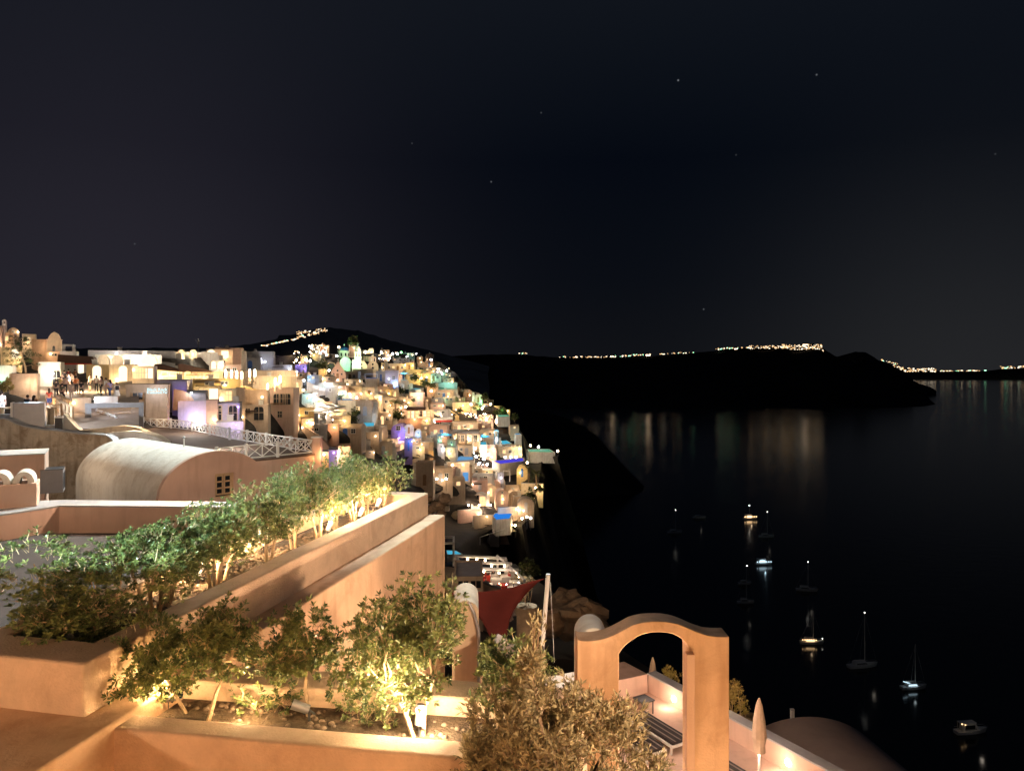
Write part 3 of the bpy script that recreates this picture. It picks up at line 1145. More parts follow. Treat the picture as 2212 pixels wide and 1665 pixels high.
# purple house
t = house('d4', 440, 740, 790, 1160, 'v', 'p', PURPLE, 2.0, nw=0, label='purple-lit vaulted house with a small white-framed square window', dep=7, yaw=-.12, group=None, lx=.1, lz=.2,
          wins=[(.02, .66, .9, .9, 0, 0)], dr=False)
# cave houses
t = house('d6', 735, 760, 945, 1030, 'v', 'k', WHITE, .8, label='small lamplit cave house with one dark window beside the wider one', yaw=-.05, wins=[(-.02 + .0, .5, .7, 1.0, 0, 0)], lx=-.25, lz=.28, dep=9, dr=False)
t = house('d6', 915, 750, 1212, 1060, 'v', 'k', WHITE, .9, label='wide lamplit cave house with shuttered door and glazed arch above a terrace', yaw=-.05, lx=.1, lz=.24, dep=9, dr=False,
          wins=[(-.22, .32, 1.3, 2.4, 0, 0), (.13, .28, 1.6, 2.3, 1, 1)])
for a in (-.42, -.03, .38):
    bulb(t, a * 6.0, -.2, 1.55, .2)
lamp(t.location + Vector((-2.4, -1.2, 1.2)), 170, 'k')
lamp(t.location + Vector((2.0, -1.2, 1.2)), 170, 'k')
# glass-fronted pavilion
s = Spot('d5', 860, 1285, 'pavilion', 'glass-fronted pavilion with white columns under a flat roof slab', 'building')
q = MB()
q.box(s.x(500), -1.2, s.z(1040), s.x(1175), 6, s.z(990))
q.build('roof', GREY, s.t)
for a in (585, 690, 880, 1035, 1185):
    q = MB()
    q.tube([(s.x(a), -.9, -2), (s.x(a), -.9, s.z(1042))], s.w(22), 8)
    q.build('column', WHITE, s.t, smooth=40)
q = MB()
q.box(s.x(590), 1.6, -2, s.x(1180), 6, s.z(1045))
q.build('wall', TAN, s.t)
for i, a in enumerate((700, 800, 960, 1090)):
    window(s.t, s.x(a), .6, s.w(70), s.z(1090) - .6, 1.6, lit=LIT if i in (2,) else None)
for a in (625, 945, 1200):
    bulb(s.t, s.x(a), 1.3, s.z(1180), .25)
    s.lamp(a, 1170, 0.4, 210, 'w')
LMP = []


# pools
def pool(f, pts, mat, label, deep=None, light=None, P=200):
    """sunken basin: rim, water sheet; corners given in the look, laid level at the height of the lowest corner"""
    us = [uv(f, *p) for p in pts]
    vb = max(v for u, v in us)
    uc = sum(u for u, v in us) / len(us)
    Y0 = depth(uc, vb) * .955
    z0 = (V0 - vb) / F * Y0 + .1
    W_ = []
    vt = min(v for u, v in us)
    D = deep or 15
    for u, v in us:
        Y = z0 * F / (V0 - v) if v > V0 + 1 else Y0 + D
        Y = Y0 + (Y - Y0) * min(1, D / max(.1, z0 * F / (V0 - vt) - Y0)) if vt > V0 + 2 else Y
        W_.append(((u - U0) / F * Y, Y))
    c = Vector((sum(p[0] for p in W_) / len(W_), sum(p[1] for p in W_) / len(W_), z0))
    t = thing('swimming_pool', c, label, 'pool', 'lit swimming pools')
    loc = [(p[0] - c.x, p[1] - c.y) for p in W_]
    ar = sum(loc[i][0] * loc[(i + 1) % len(loc)][1] - loc[(i + 1) % len(loc)][0] * loc[i][1] for i in range(len(loc)))
    if ar < 0:
        loc.reverse()
    q = MB()
    q.slab([(x * 1.1, y * 1.1) for x, y in loc], -3, -.05)
    q.build('basin', WHITE, t)
    q = MB()
    n = len(loc)
    for i in range(n):
        (x, y), (x2, y2) = loc[i], loc[(i + 1) % n]
        q.poly([(x, y, .06), (x2, y2, .06), (x2 * 1.1, y2 * 1.1, .06), (x * 1.1, y * 1.1, .06)][::-1])
        q.poly([(x * 1.1, y * 1.1, .06), (x2 * 1.1, y2 * 1.1, .06), (x2 * 1.1, y2 * 1.1, -.05), (x * 1.1, y * 1.1, -.05)])
    q.build('rim', CREAM, t)
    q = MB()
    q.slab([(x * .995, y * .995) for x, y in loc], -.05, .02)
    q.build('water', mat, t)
    if light:
        lamp(c + Vector((0, -.3, 1.2)), P, light, .4)
    return t


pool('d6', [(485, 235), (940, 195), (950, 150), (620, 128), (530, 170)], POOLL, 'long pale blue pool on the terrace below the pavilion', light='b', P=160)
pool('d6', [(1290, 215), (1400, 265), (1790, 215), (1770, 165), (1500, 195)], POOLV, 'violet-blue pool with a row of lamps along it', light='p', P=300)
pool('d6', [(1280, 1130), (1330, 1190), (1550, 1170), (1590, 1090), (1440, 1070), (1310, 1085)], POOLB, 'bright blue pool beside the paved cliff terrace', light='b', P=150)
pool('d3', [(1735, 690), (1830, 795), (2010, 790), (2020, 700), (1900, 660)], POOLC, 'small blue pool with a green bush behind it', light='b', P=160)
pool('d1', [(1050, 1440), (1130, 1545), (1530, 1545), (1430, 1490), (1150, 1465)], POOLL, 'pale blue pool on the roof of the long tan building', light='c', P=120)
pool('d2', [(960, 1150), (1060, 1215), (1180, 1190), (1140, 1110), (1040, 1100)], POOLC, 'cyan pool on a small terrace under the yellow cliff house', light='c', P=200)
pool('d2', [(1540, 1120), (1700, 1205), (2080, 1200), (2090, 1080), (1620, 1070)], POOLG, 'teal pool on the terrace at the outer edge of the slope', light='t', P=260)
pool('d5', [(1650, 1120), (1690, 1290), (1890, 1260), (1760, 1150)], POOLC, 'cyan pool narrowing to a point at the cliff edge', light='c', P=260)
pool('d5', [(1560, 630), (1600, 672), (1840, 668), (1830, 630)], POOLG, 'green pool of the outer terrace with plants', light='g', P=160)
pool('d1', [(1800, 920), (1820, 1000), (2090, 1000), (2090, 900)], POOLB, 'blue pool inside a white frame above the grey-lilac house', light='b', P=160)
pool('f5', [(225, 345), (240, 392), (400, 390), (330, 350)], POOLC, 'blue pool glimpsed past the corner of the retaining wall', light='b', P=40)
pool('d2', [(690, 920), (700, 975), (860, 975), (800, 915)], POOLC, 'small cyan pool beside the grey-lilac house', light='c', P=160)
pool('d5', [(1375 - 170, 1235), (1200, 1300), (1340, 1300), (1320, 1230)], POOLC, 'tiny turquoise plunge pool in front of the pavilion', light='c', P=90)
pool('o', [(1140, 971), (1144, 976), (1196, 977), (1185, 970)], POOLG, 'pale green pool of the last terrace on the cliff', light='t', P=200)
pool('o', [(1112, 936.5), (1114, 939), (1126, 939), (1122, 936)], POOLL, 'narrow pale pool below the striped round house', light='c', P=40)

# blue tent roof
def parasol(p, r, h, label, mat=FABW, closed=False, group='open white parasols', sides=4, cat='parasol'):
    t = thing('parasol', p, label, cat, group)
    q = MB()
    q.tube([(0, 0, 0), (0, 0, h)], .035, 6)
    q.lathe([(.28, 0), (.28, .06), (.05, .09)], 8)
    q.build('pole', WHITEP, t)
    q = MB()
    if closed:
        q.lathe([(.06, h * .36), (.17, h * .37), (.15, h * .45), (.20, h * .55), (.16, h * .75), (.09, h * .93), (.02, h * 1.02)], 10)
        for v_ in range(len(q.v)):
            x, y, z = q.v[v_]
            kf = 1 + .22 * math.sin(math.atan2(y, x) * 5)
            q.v[v_] = (x * kf, y * kf, z)
    else:
        q.lathe([(r * 1.41, h * .80), (r * 1.41, h * .84), (.08, h), (.03, h * 1.02)], sides)
    q.build('canopy', mat, t, rz=PI / 4 if sides == 4 else 0)
    return t


random.seed(21)
s_ = depth(*uv('d3', 720, 640))
for i, (a, b, lab) in enumerate(((690, 560, 'white square parasol at the upper end of the lamplit terrace'), (860, 600, 'white square parasol behind the bright terrace lamp'),
                                 (640, 690, 'white square parasol nearest the sloping terrace wall'), (820, 720, 'white square parasol over the brightest tables'), (980, 560, 'white square parasol at the seaward end of the terrace'))):
    u, v = uv('d3', a, b + 60)
    p = at(u, v, depth(u, v))
    parasol(p, 2.1, 3.0, lab)
    lamp(p + Vector((.4, -1.2, 2.9)), 420, 'W', .2)
    lamp(p + Vector((0, -.3, 1.6)), 130, 'k', .2)
for a, b, m_, lab in ((1265, 1300, FABB, 'pale blue parasol in front of the pavilion'), (770, 975, FABB, 'cyan parasol beside the grey-lilac house'), (1790, 1250, FABB, 'teal parasol standing before the tan windowed house')):
    f = {1265: 'd5', 770: 'd2', 1790: 'd4'}[a]
    u, v = uv(f, a, b)
    p = at(u, v, depth(u, v) * .985)
    parasol(p, 1.6, 2.7, lab, m_, group='blue parasols')
    lamp(p + Vector((.3, -1.0, 2.9)), 150, 'c', .2)

# red awning
s = Spot('d4', 1660, 760, 'awning', 'long white-topped awning with a red valance over the lower terrace', 'awning')
q = MB()
q.prism([(s.x(1350), s.z(640)), (s.x(1980), s.z(620)), (s.x(1980), s.z(570)), (s.x(1350), s.z(590))], -1.6, 2)
q.build('top_cloth', FABW, s.t)
q = MB()
q.prism([(s.x(1390), s.z(690)), (s.x(1960), s.z(672)), (s.x(1980), s.z(622)), (s.x(1350), s.z(642))], -1.66, -1.58)
q.build('valance', AWNRED, s.t)
for a in (1390, 1660, 1940):
    q = MB()
    q.tube([(s.x(a), -1.5, -1), (s.x(a), -1.5, s.z(650))], .07, 6)
    q.build('post', WHITEP, s.t)
s.lamp(1660, 560, -4, 420, 'k')
s.lamp(1500, 700, -1, 160, 'o')
# glazed restaurant behind it
s = Spot('d4', 1080, 600, 'restaurant', 'long glazed restaurant with brown roof and orange-lit bays', 'restaurant')
q = MB()
q.box(s.x(790), 1.5, -3, s.x(1510), 5, s.z(385))
q.build('wall', CREAM, s.t)
q = MB()
q.box(s.x(830), -1, s.z(385), s.x(1300), 5.2, s.z(330))
q.build('roof', BROWNR, s.t)
for i in range(6):
    a = 840 + i * 100
    window(s.t, s.x(a + 40), .1, s.w(62), s.z(410) - .1, 1.5, lit=(LIT, LITW, LIT, None, LITW, LIT)[i], frame=WOOD)
for a in (900, 1140, 1400):
    s.lamp(a, 470, -.6, 260, 'w')

# yellow columns on the lit wall
s = Spot('d5', 1860, 1545, 'colonnade', 'row of short floodlit columns on a yellow terrace wall', 'colonnade')
q = MB()
q.box(s.x(1590), .5, -3, s.x(2130), 1.2, s.z(1360))
q.build('wall', OCHRE, s.t)
for i in range(8):
    q = MB()
    a = 1620 + i * 68
    q.tube([(s.x(a), 0, -.5), (s.x(a), 0, s.z(1345 - (i % 3) * 30))], s.w(13), 8)
    q.build('column', WHITE, s.t, smooth=40)
for a in (1650, 1780, 1900, 2020, 2110):
    s.lamp(a, 1500, -1.2, 170, 'y')
    bulb(s.t, s.x(a), -.6, s.z(1560), .22)


def white_frame(f, a0, b0, a1, b1, label, r=.11, mat=WHITEP, back=2.5, Y=None):
    s = Spot(f, (a0 + a1) / 2, b1, 'pergola', label, 'pergola', 'white pergola frames', Y=Y)
    x0, x1, h = s.x(a0), s.x(a1), s.z(b0)
    for x, y in ((x0, 0), (x1, 0), (x0, back), (x1, back)):
        q = MB()
        q.box(x - r, y - r, -1, x + r, y + r, h - 2 * r)
        q.build('post', mat, s.t)
    q = MB()
    q.box(x0 - r, -r, h - 2 * r, x1 + r, r, h)
    q.box(x0 - r, back - r, h - 2 * r, x1 + r, back + r, h)
    q.box(x0 - r, r, h - 2 * r + .004, x0 + r, back - r, h - .004)
    q.box(x1 - r, r, h - 2 * r + .004, x1 + r, back - r, h - .004)
    q.build('beam', mat, s.t)
    return s


white_frame('d6', 1450, 370, 1555, 610, 'white pergola frame beside the pale vault near the cliff edge')
white_frame('d5', 1265, 1140, 1490, 1280, 'white pergola frame in front of the brown glazed house')
white_frame('d5', 1515, 975, 1590, 1270, 'blue pergola frame at the tip of the cyan pool', mat=FABB)
white_frame('d1', 1790, 870, 2100, 1010, 'white pergola frame standing round the blue pool')
white_frame('d6', 330, 345, 600, 560, 'plain pergola frame on the lamplit terrace below the long blue pool', mat=TAN)
# blue-painted door panel
s = Spot('d6', 822, 545, 'garden_gate', 'pale blue garden gate in a dark wall', 'gate')
q = MB()
q.box(s.x(780), -.1, 0, s.x(865), .05, s.z(402))
q.build('gate_leaf', FABB, s.t)
q = MB()
q.box(s.x(772), -.15, -.5, s.x(780), .1, s.z(395))
q.box(s.x(865), -.15, -.5, s.x(873), .1, s.z(395))
q.build('gate_post', GREY, s.t)
s.lamp(822, 470, -1.3, 60, 'b')
# sail-shaped white shade
s = Spot('d1', 640, 800, 'shade_sail', 'white triangular shade sail on a mast inland of the chapel', 'shade sail')
q = MB()
q.tube([(0, 0, -2), (0, 0, s.z(430))], .09, 6)
q.build('mast', WHITEP, s.t)
q = MB()
q.prism([(.1, s.z(545)), (s.x(745), s.z(560)), (.1, s.z(440))], -.03, .03)
q.build('cloth', FABW, s.t)
s.lamp(690, 640, -3, 160, 'k')

# street lamps
SL = [('d1', 75, 830, 'L'), ('d1', 265, 1040, 'W'), ('d1', 255, 1285, 'k'), ('d1', 415, 920, 'k'), ('d1', 510, 1520, 'W'), ('d1', 1640, 1055, 'w'), ('d1', 1410, 1390, 'k'), ('d1', 1580, 1470, 'k'),
      ('d1', 1755, 790, 'k'), ('d1', 800, 330, 'W'), ('d1', 680, 390, 'W'), ('d1', 450, 225, 'W'), ('d1', 565, 325, 'w'), ('d1', 420, 550, 'W'), ('d1', 75, 540, 'w'), ('d1', 330, 540, 'w'), ('d1', 1085, 430, 'W'),
      ('d1', 1495, 430, 'k'), ('d1', 1800, 335, 'W'), ('d1', 835, 400, 'w'), ('d1', 1135, 210, 'w'), ('d2', 990, 830, 'W'), ('d2', 1440, 460, 'W'), ('d2', 560, 990, 'L'), ('d2', 380, 450, 'k'), ('d2', 600, 310, 'L'),
      ('d2', 695, 275, 'g'), ('d2', 1445, 1235, 'k'), ('d2', 1625, 690, 'W'), ('d2', 1830, 730, 'L'), ('d2', 200, 275, 'W'), ('d2', 480, 310, 'W'), ('d2', 1175, 1440, 'W'), ('d3', 265, 405, 'W'), ('d3', 480, 715, 'w'),
      ('d4', 810, 300, 'k'), ('d4', 1020, 410, 'W'), ('d4', 1370, 690, 'W'), ('d5', 1425, 390, 'k'), ('d5', 1240, 480, 'W'), ('d5', 100, 95, 'k'), ('d5', 990, 390, 'k'), ('d5', 1330, 730, 'L'), ('d5', 1550, 750, 'k'),
      ('d5', 1550, 790, 'w'), ('d5', 1085, 1370, 'k'), ('d6', 605, 280, 'k'), ('d6', 345, 510, 'k'), ('d6', 500, 510, 'k'), ('d6', 1845, 240, 'y'), ('d6', 1840, 650, 'y'), ('d6', 1985, 660, 'y'), ('d6', 1580, 1275, 'k'),
      ('d6', 1645, 1280, 'y'), ('d6', 1760, 1165, 'w'), ('d6', 1840, 1140, 'w'), ('d6', 1900, 1160, 'W'), ('d6', 1480, 150, 'W'), ('d6', 1570, 150, 'W'), ('d6', 1660, 150, 'W'), ('d6', 1760, 225, 'w'), ('d6', 1000, 140, 'W'),
      ('d6', 1120, 180, 'W'), ('d6', 1200, 110, 'y'), ('d6', 1180, 270, 'W'), ('d6', 1040, 260, 'W'), ('c2', 1435, 790, 'W'), ('o', 1146, 962, 'y'), ('o', 1163, 965, 'W'), ('o', 1205, 974, 'w')]
for f, a, b, c in SL:
    u, v = uv(f, a, b)
    Y = depth(u, v) * .97
    p = at(u, v, Y)
    hgt = 1.3 if f == 'd6' else 2.6
    lab = unique('%s street lamp %s' % ({'W': 'white', 'L': 'cold white', 'k': 'rosy', 'w': 'amber', 'y': 'yellow', 'g': 'green'}[c], relation(u, v)), u, v)
    t = thing('street_lamp', p - Vector((0, 0, hgt)), lab, 'street lamp', 'street lamps in the village')
    q = MB()
    q.tube([(0, 0, -1), (0, 0, hgt - .1)], [.07, .05], 6)
    q.build('post', DARKM, t)
    q = MB()
    q.ball((0, 0, hgt), .0011 * Y + .06, 7)
    q.build('globe', {'L': BULBW, 'W': BULBW, 'g': BULBG}.get(c, BULB), t, smooth=60)
    q = MB()
    q.lathe([(.2, hgt + .30), (.02, hgt + .42)], 8)
    q.build('cap', DARKM, t)
    lamp(p + Vector((0, -.5, .1)), 150 * (Y / 180) ** 1.2, c, .15)

# terrace candles and table lamps
random.seed(31)
tl = [('d5', random.uniform(850, 1480), random.uniform(590, 690)) for _ in range(26)] + [('d3', random.uniform(880, 1420), random.uniform(420, 640)) for _ in range(12)] + \
     [('d1', random.uniform(380, 900), random.uniform(150, 440)) for _ in range(24)] + [('d2', random.uniform(0, 1200), random.uniform(250, 480)) for _ in range(18)] + \
     [('d6', random.uniform(960, 1250), random.uniform(80, 290)) for _ in range(8)] + [('d4', random.uniform(1150, 2100), random.uniform(380, 760)) for _ in range(14)] + \
     [('d1', random.uniform(0, 300), random.uniform(300, 600)) for _ in range(10)] + [('d2', random.uniform(1500, 1950), random.uniform(660, 900)) for _ in range(7)] + \
     [('f5', random.uniform(480, 1100), random.uniform(560, 760)) for _ in range(16)]
src = None
for f, a, b in tl:
    u, v = uv(f, a, b)
    Y = depth(u, v) * .975
    p = at(u, v, Y)
    z_ = {'d5': 'of the diners\' terrace above the striped round house', 'd3': 'on the white parasol terrace', 'd1': 'among the dim roofs below the green church', 'd2': 'among the dim roofs on the skyline',
          'd6': 'on the white stone terrace by the violet pool', 'd4': 'around the red awning', 'f5': 'on a table of the cliff restaurant'}[f]
    t = thing('table_lamp', p, 'small glowing terrace lantern ' + z_, 'lantern', 'lanterns ' + z_)
    q = MB()
    r_ = .00055 * Y * random.uniform(.7, 1.3)
    q.lathe([(r_ * .7, -r_), (r_, 0), (r_ * .6, r_)], 6)
    q.build('light', random.choice((BULB, BULBD, BULBD, BULBW)), t)
    q = MB()
    q.box(-r_ * .8, -r_ * .8, -r_ - .7, r_ * .8, r_ * .8, -r_ - .01)
    q.build('base', DARKM, t)
for f, a, b, P, c in (('d5', 1150, 640, 900, 'w'), ('d3', 1150, 480, 500, 'y'), ('d1', 650, 330, 900, 'w'), ('d2', 400, 380, 700, 'w'), ('d4', 1600, 470, 400, 'w'), ('d6', 1100, 160, 500, 'W'), ('d1', 200, 450, 500, 'k'),
                      ('d6', 1120, 250, 300, 'W'), ('d3', 500, 900, 120, 'w'), ('d4', 400, 600, 250, 'w'), ('d5', 500, 900, 300, 'w'), ('d4', 1100, 850, 200, 'w'), ('d6', 700, 560, 160, 'w'), ('d6', 1250, 560, 300, 'w'), ('d6', 1450, 800, 420, 'w'),
                      ('d6', 1800, 900, 350, 'w'), ('d6', 300, 600, 160, 'w'), ('d6', 500, 900, 60, 'w'), ('d4', 150, 850, 140, 'w'), ('d3', 1400, 850, 50, 'w'), ('d2', 300, 1350, 250, 'w'), ('d2', 1300, 1500, 250, 'w')):
    u, v = uv(f, a, b)
    lamp(at(u, v, depth(u, v) - 6) + Vector((0, 0, 2.5)), P, c, .3)  # broad fill lights with no fitting, added for general brightness


# ------------------------------------------------------------------ plants
def palm(p, h, r, label, n=22, mat=LEAFP):
    t = thing('palm_tree', p, label, 'palm')
    q = MB()
    q.tube([(0, 0, -1), (.1, 0, h * .5), (0, .05, h)], [.28, .2, .17], 7)
    q.build('trunk', BARKD, t, smooth=50)
    q = MB()
    for i in range(n):
        az = 2 * PI * i / n + random.uniform(-.15, .15)
        el = random.uniform(.0, 1.2)
        prev = Vector((0, 0, h))
        d = Vector((math.cos(az) * math.cos(el), math.sin(az) * math.cos(el), math.sin(el)))
        side = Vector((-math.sin(az), math.cos(az), 0))
        pts = []
        for k in range(8):
            f = k / 7
            pts.append(Vector((0, 0, h)) + d * r * f + Vector((0, 0, -r * .55 * f * f)))
        for k in range(7):
            wd = r * .17 * math.sin(PI * (k + .8) / 8.2) + .02
            for sg in (-1, 1):
                for j in range(2):
                    a = pts[k].lerp(pts[k + 1], j * .5)
                    b2 = pts[k].lerp(pts[k + 1], j * .5 + .28)
                    tip = a + side * sg * wd * 1.3 + (pts[k + 1] - pts[k]) * .9 + Vector((0, 0, -wd * .5))
                    q.poly([a, b2, tip])
    q.build('crown', mat, t)
    return t


random.seed(41)
for f, a, b, h, r, lab in (('d4', 540, 640, 4.2, 2.9, 'dark palm tree among the tan houses above the purple house'), ('d3', 1200, 400, 3.0, 1.7, 'small lit palm in front of the long tan building'),
                           ('d6', 1990, 660, 3.2, 2.6, 'palm tree lit from below at the cliff edge'), ('d6', 1870, 560, 3.0, 1.7, 'small golden palm beside the lit rock house')):
    u, v = uv(f, a, b)
    palm(at(u, v, depth(u, v) * .98), h, r, lab)


def leaf_poly(q, c, d, nrm, ln, wd):
    d = d.normalized()
    sd = d.cross(nrm)
    if sd.length < 1e-3:
        sd = Vector((1, 0, 0))
    sd.normalize()
    up = sd.cross(d)
    q.poly([c, c + d * ln * .55 + sd * wd * .5 + up * wd * .12, c + d * ln, c + d * ln * .55 - sd * wd * .5 + up * wd * .12])


def rnd_dir():
    while True:
        v = Vector((random.uniform(-1, 1), random.uniform(-1, 1), random.uniform(-1, 1)))
        if .05 < v.length < 1:
            return v.normalized()


def whorl(q, c, ax, n, ln, wd):
    a = ax.cross(Vector((.3, .5, .8))).normalized()
    b = ax.cross(a)
    off = random.uniform(0, 6)
    for i in range(n):
        t = off + i * 2.4
        lift = .15 + .85 * i / n
        d = (a * math.cos(t) + b * math.sin(t)) * (1.05 - lift * .6) + ax * lift
        leaf_poly(q, c + ax * ln * .25 * (i / n - .5), d, ax, ln * random.uniform(.75, 1.1), wd * random.uniform(.8, 1.1))


def shrub_mesh(seed, H, Wd, ncl, ln, lean=(0, 0), stems=3, base_h=.34, flat=.8, gaps=6):
    """stems that fork into twigs, each twig ending in a whorl of leaves"""
    random.seed(seed)
    tr, cr = MB(), MB()
    cen = Vector((lean[0], lean[1], H * (base_h + (1 - base_h) * .5)))
    rad = Vector((Wd / 2, Wd / 2 * flat, H * (1 - base_h) * .56)) * .84
    holes = [(cen + Vector((rnd.x * rad.x, rnd.y * rad.y, rnd.z * rad.z)) * .85, random.uniform(.1, .2) * Wd) for rnd in (rnd_dir() for _ in range(gaps))]
    lumps = [(cen + Vector((d.x * rad.x, d.y * rad.y, d.z * rad.z)) * random.uniform(.45, .85), random.uniform(.17, .28) * Wd) for d in (rnd_dir() for _ in range(11))]
    forks = []
    for i in range(stems):
        az = 2 * PI * i / stems + random.uniform(-.5, .5)
        b0 = Vector((math.cos(az) * .03, math.sin(az) * .03, -.08))
        m1 = Vector((lean[0] * .45 + math.cos(az) * Wd * .06, lean[1] * .45 + math.sin(az) * Wd * .06, H * base_h * .6))
        m2 = Vector((lean[0] * .9 + math.cos(az) * Wd * .14, lean[1] * .9 + math.sin(az) * Wd * .12, H * base_h * 1.25))
        tr.tube([b0, m1, m2], [.019 * H + .004, .015 * H + .003, .011 * H], 6)
        forks.append(m2)
    limbs = []
    for i in range(len(lumps)):
        c, r = lumps[i]
        f = min(forks, key=lambda p: (p - c).length)
        mid = f.lerp(c, .5) + rnd_dir() * .05
        tr.tube([f, mid, c], [.011 * H, .008 * H, .004 * H], 5)
    k = 0
    while k < ncl:
        c, r = random.choice(lumps)
        d = rnd_dir()
        p = c + d * r * random.uniform(.55, 1.05) * Vector((1, 1, .9)).length / 1.67
        if any((p - h[0]).length < h[1] for h in holes) or p.z < H * base_h * .55:
            k += .3
            continue
        ax = (d + Vector((0, 0, .55)) + rnd_dir() * .5).normalized()
        if random.random() < .45:
            cr.m = 1
            cr.tube([p - ax * ln * 1.6, p], [.004, .002], 3, False)
            cr.m = 0
        whorl(cr, p, ax, random.randint(6, 9), ln, ln * .42)
        k += 1
    return tr, cr


def shrub(p, data, label, group, rz=0, sc=1.0, name='shrub', cat='shrub', leaf=LEAF, bark=BARK):
    t = thing(name, p, label, cat, group, rz)
    t.scale = (sc, sc, sc)
    tr, cr = data
    if isinstance(tr, MB):
        a = tr.build('trunk', bark, t, smooth=50)
        b_ = cr.build('crown', [leaf, bark], t)
        return t, a.data, b_.data
    for nm, me in (('trunk', tr), ('crown', cr)):
        o = bpy.data.objects.new(nm, me)
        COL.objects.link(o)
        o.parent = t
    return t, tr, cr


# dark bushes among the houses
random.seed(51)
bush = shrub_mesh(61, 1.6, 2.4, 110, .34, stems=2, base_h=.15)
bm_ = None
for i, (f, a, b, sc) in enumerate((('d3', 1060, 330, 1.0), ('d3', 1540, 560, 1.2), ('d3', 1850, 680, .9), ('d3', 1500, 700, .9), ('d2', 700, 1330, 1.3), ('d2', 980, 1540, 1.0), ('d2', 880, 930, 1.4), ('d2', 1050, 1010, 1.5), ('d2', 1300, 1160, 1.6),
                                   ('d2', 1480, 1190, 1.2), ('d5', 740, 590, 1.0), ('d5', 1100, 540, 1.2), ('d5', 1300, 300, 1.3), ('d5', 1560, 640, 1.1), ('d5', 1680, 630, 1.4), ('d6', 1900, 700, 1.2), ('d6', 2060, 740, 1.0),
                                   ('d6', 330, 960, 1.6), ('d6', 400, 900, 1.4), ('d6', 1880, 880, 1.3), ('d1', 720, 800, 1.6), ('d1', 1500, 200, 2.0), ('d4', 600, 660, 1.6), ('d5', 1960, 760, 1.2), ('f5', 1150, 640, .8), ('f5', 1210, 650, .6), ('d2', 330, 400, 1.6))):
    u, v = uv(f, a, b)
    p = at(u, v, depth(u, v) * .985)
    lab = unique('rounded dark bush growing %s' % relation(u, v), u, v)
    if bm_ is None:
        _, ta, ca = shrub(p, bush, lab, 'bushes between the houses', 0, sc, leaf=LEAFP)
        bm_ = (ta, ca)
    else:
        shrub(p, bm_, lab, 'bushes between the houses', random.uniform(0, 6), sc)
for f, a, b, P, c in (('f5', 1130, 600, 60, 'y'), ('d6', 1900, 640, 160, 'y'), ('d5', 1150, 520, 160, 'g'), ('d5', 1660, 560, 160, 'g')):
    u, v = uv(f, a, b)
    lamp(at(u, v, depth(u, v) * .985) + Vector((0, -1.2, .5)), P, c, .1)


# ------------------------------------------------------------------ the street and its buildings, upper village
def path_z(Y):
    return -3.3 + .077 * (Y - 62)


def path_at(u, v):
    Y = 8.074 / (.077 + (v - V0) / F)
    p = at(u, v, Y)
    p.z = path_z(Y)
    return p


mb = MB()
prev = None
for Y in range(52, 101, 4):
    xl, xr = (30 - U0) / F * Y, (300 - U0) / F * Y
    b_ = len(mb.v)
    for x in (xl, xr):
        mb.v += [(x, Y, path_z(Y)), (x, Y, path_z(Y) - 6)]
    if prev is not None:
        a_ = prev
        mb.face([a_, a_ + 2, b_ + 2, b_])
        mb.face([a_ + 2, a_ + 3, b_ + 3, b_ + 2])
        mb.face([a_ + 1, a_, b_, b_ + 1])
    else:
        mb.face([b_ + 1, b_ + 3, b_ + 2, b_])
    prev = b_
struct(mb.build('pavement', surf('paving_stone', (.36, .27, .20), var=.3, scale=1.5, bump=.4)))

random.seed(71)
G2 = 'houses along the upper street'


def H(f, a0, b0, a1, b1, kind, light, mat, k, Y, label, **kw):
    kw.setdefault('yaw', random.uniform(-.06, .06))
    kw.setdefault('group', G2)
    kw.setdefault('drop', 6)
    return house(f, a0, b0, a1, b1, kind, light, mat, k, Y=Y, label=label, **kw)


# skyline behind the pine
H('e4', -260, 280, 30, 900, 'b', 'w', PINK, .7, 100, 'tall pink house cut by the edge of the view behind the pine', nw=1)
H('e4', 30, 470, 330, 800, 'b', 'y', PINK, .7, 104, 'pink flat house high behind the top of the pine', nw=1)
H('e4', 220, 340, 470, 620, 'v', 'w', TAN, .4, 125, 'small tan vault on the skyline behind the pine')
H('e4', 600, 500, 900, 820, 'b', 'w', CREAM, .6, 118, 'cream house with a pale roof edge seen through the pine branches', nw=1)
H('e4', 860, 640, 1260, 960, 'b', 'w', PEACH, .8, 102, 'peach house just inland of the rounded belfry', nw=0)
H('e4', 60, 840, 520, 1250, 'b', 'y', CREAM, 1.4, 92, 'bright yellow house wall behind the pine trunk', nw=1, wins=[(.2, .3, 1.4, 1.6, 2, 0)])
H('e4', 1240, 960, 1580, 1260, 'b', 'w', PEACH, .5, 97, 'peach block with a dark slot under the rounded belfry', nw=0, wins=[(0, .62, 1.9, .35, 0, 0)])
H('e4', 1590, 950, 1960, 1260, 'b', '-', GREY, 1, 96, 'dark grey block beside the peach one above the shop roof', nw=0)
s = Spot('e4', 1400, 965, 'belfry', 'tall rounded belfry wall standing against the night sky', 'belfry', Y=98)
q = MB()
q.prism([(s.x(1240), -1), (s.x(1570), -1), (s.x(1570), s.z(640)), (s.x(1545), s.z(640)), (s.x(1525), s.z(560)), (s.x(1485), s.z(490)), (s.x(1410), s.z(440)), (s.x(1340), s.z(490)), (s.x(1290), s.z(570)),
         (s.x(1262), s.z(640)), (s.x(1240), s.z(640))], 0, 1.2)
q.build('wall', CREAM, s.t)
q = MB()
q.prism(arch_prof(s.w(60), 0, s.z(850), s.w(40)), -.03, .1)
q.build('opening', GLASSD, s.t)
q = MB()
q.box(s.x(1230), -.15, s.z(655), s.x(1580), 1.3, s.z(640))
q.build('moulding', CREAM, s.t)
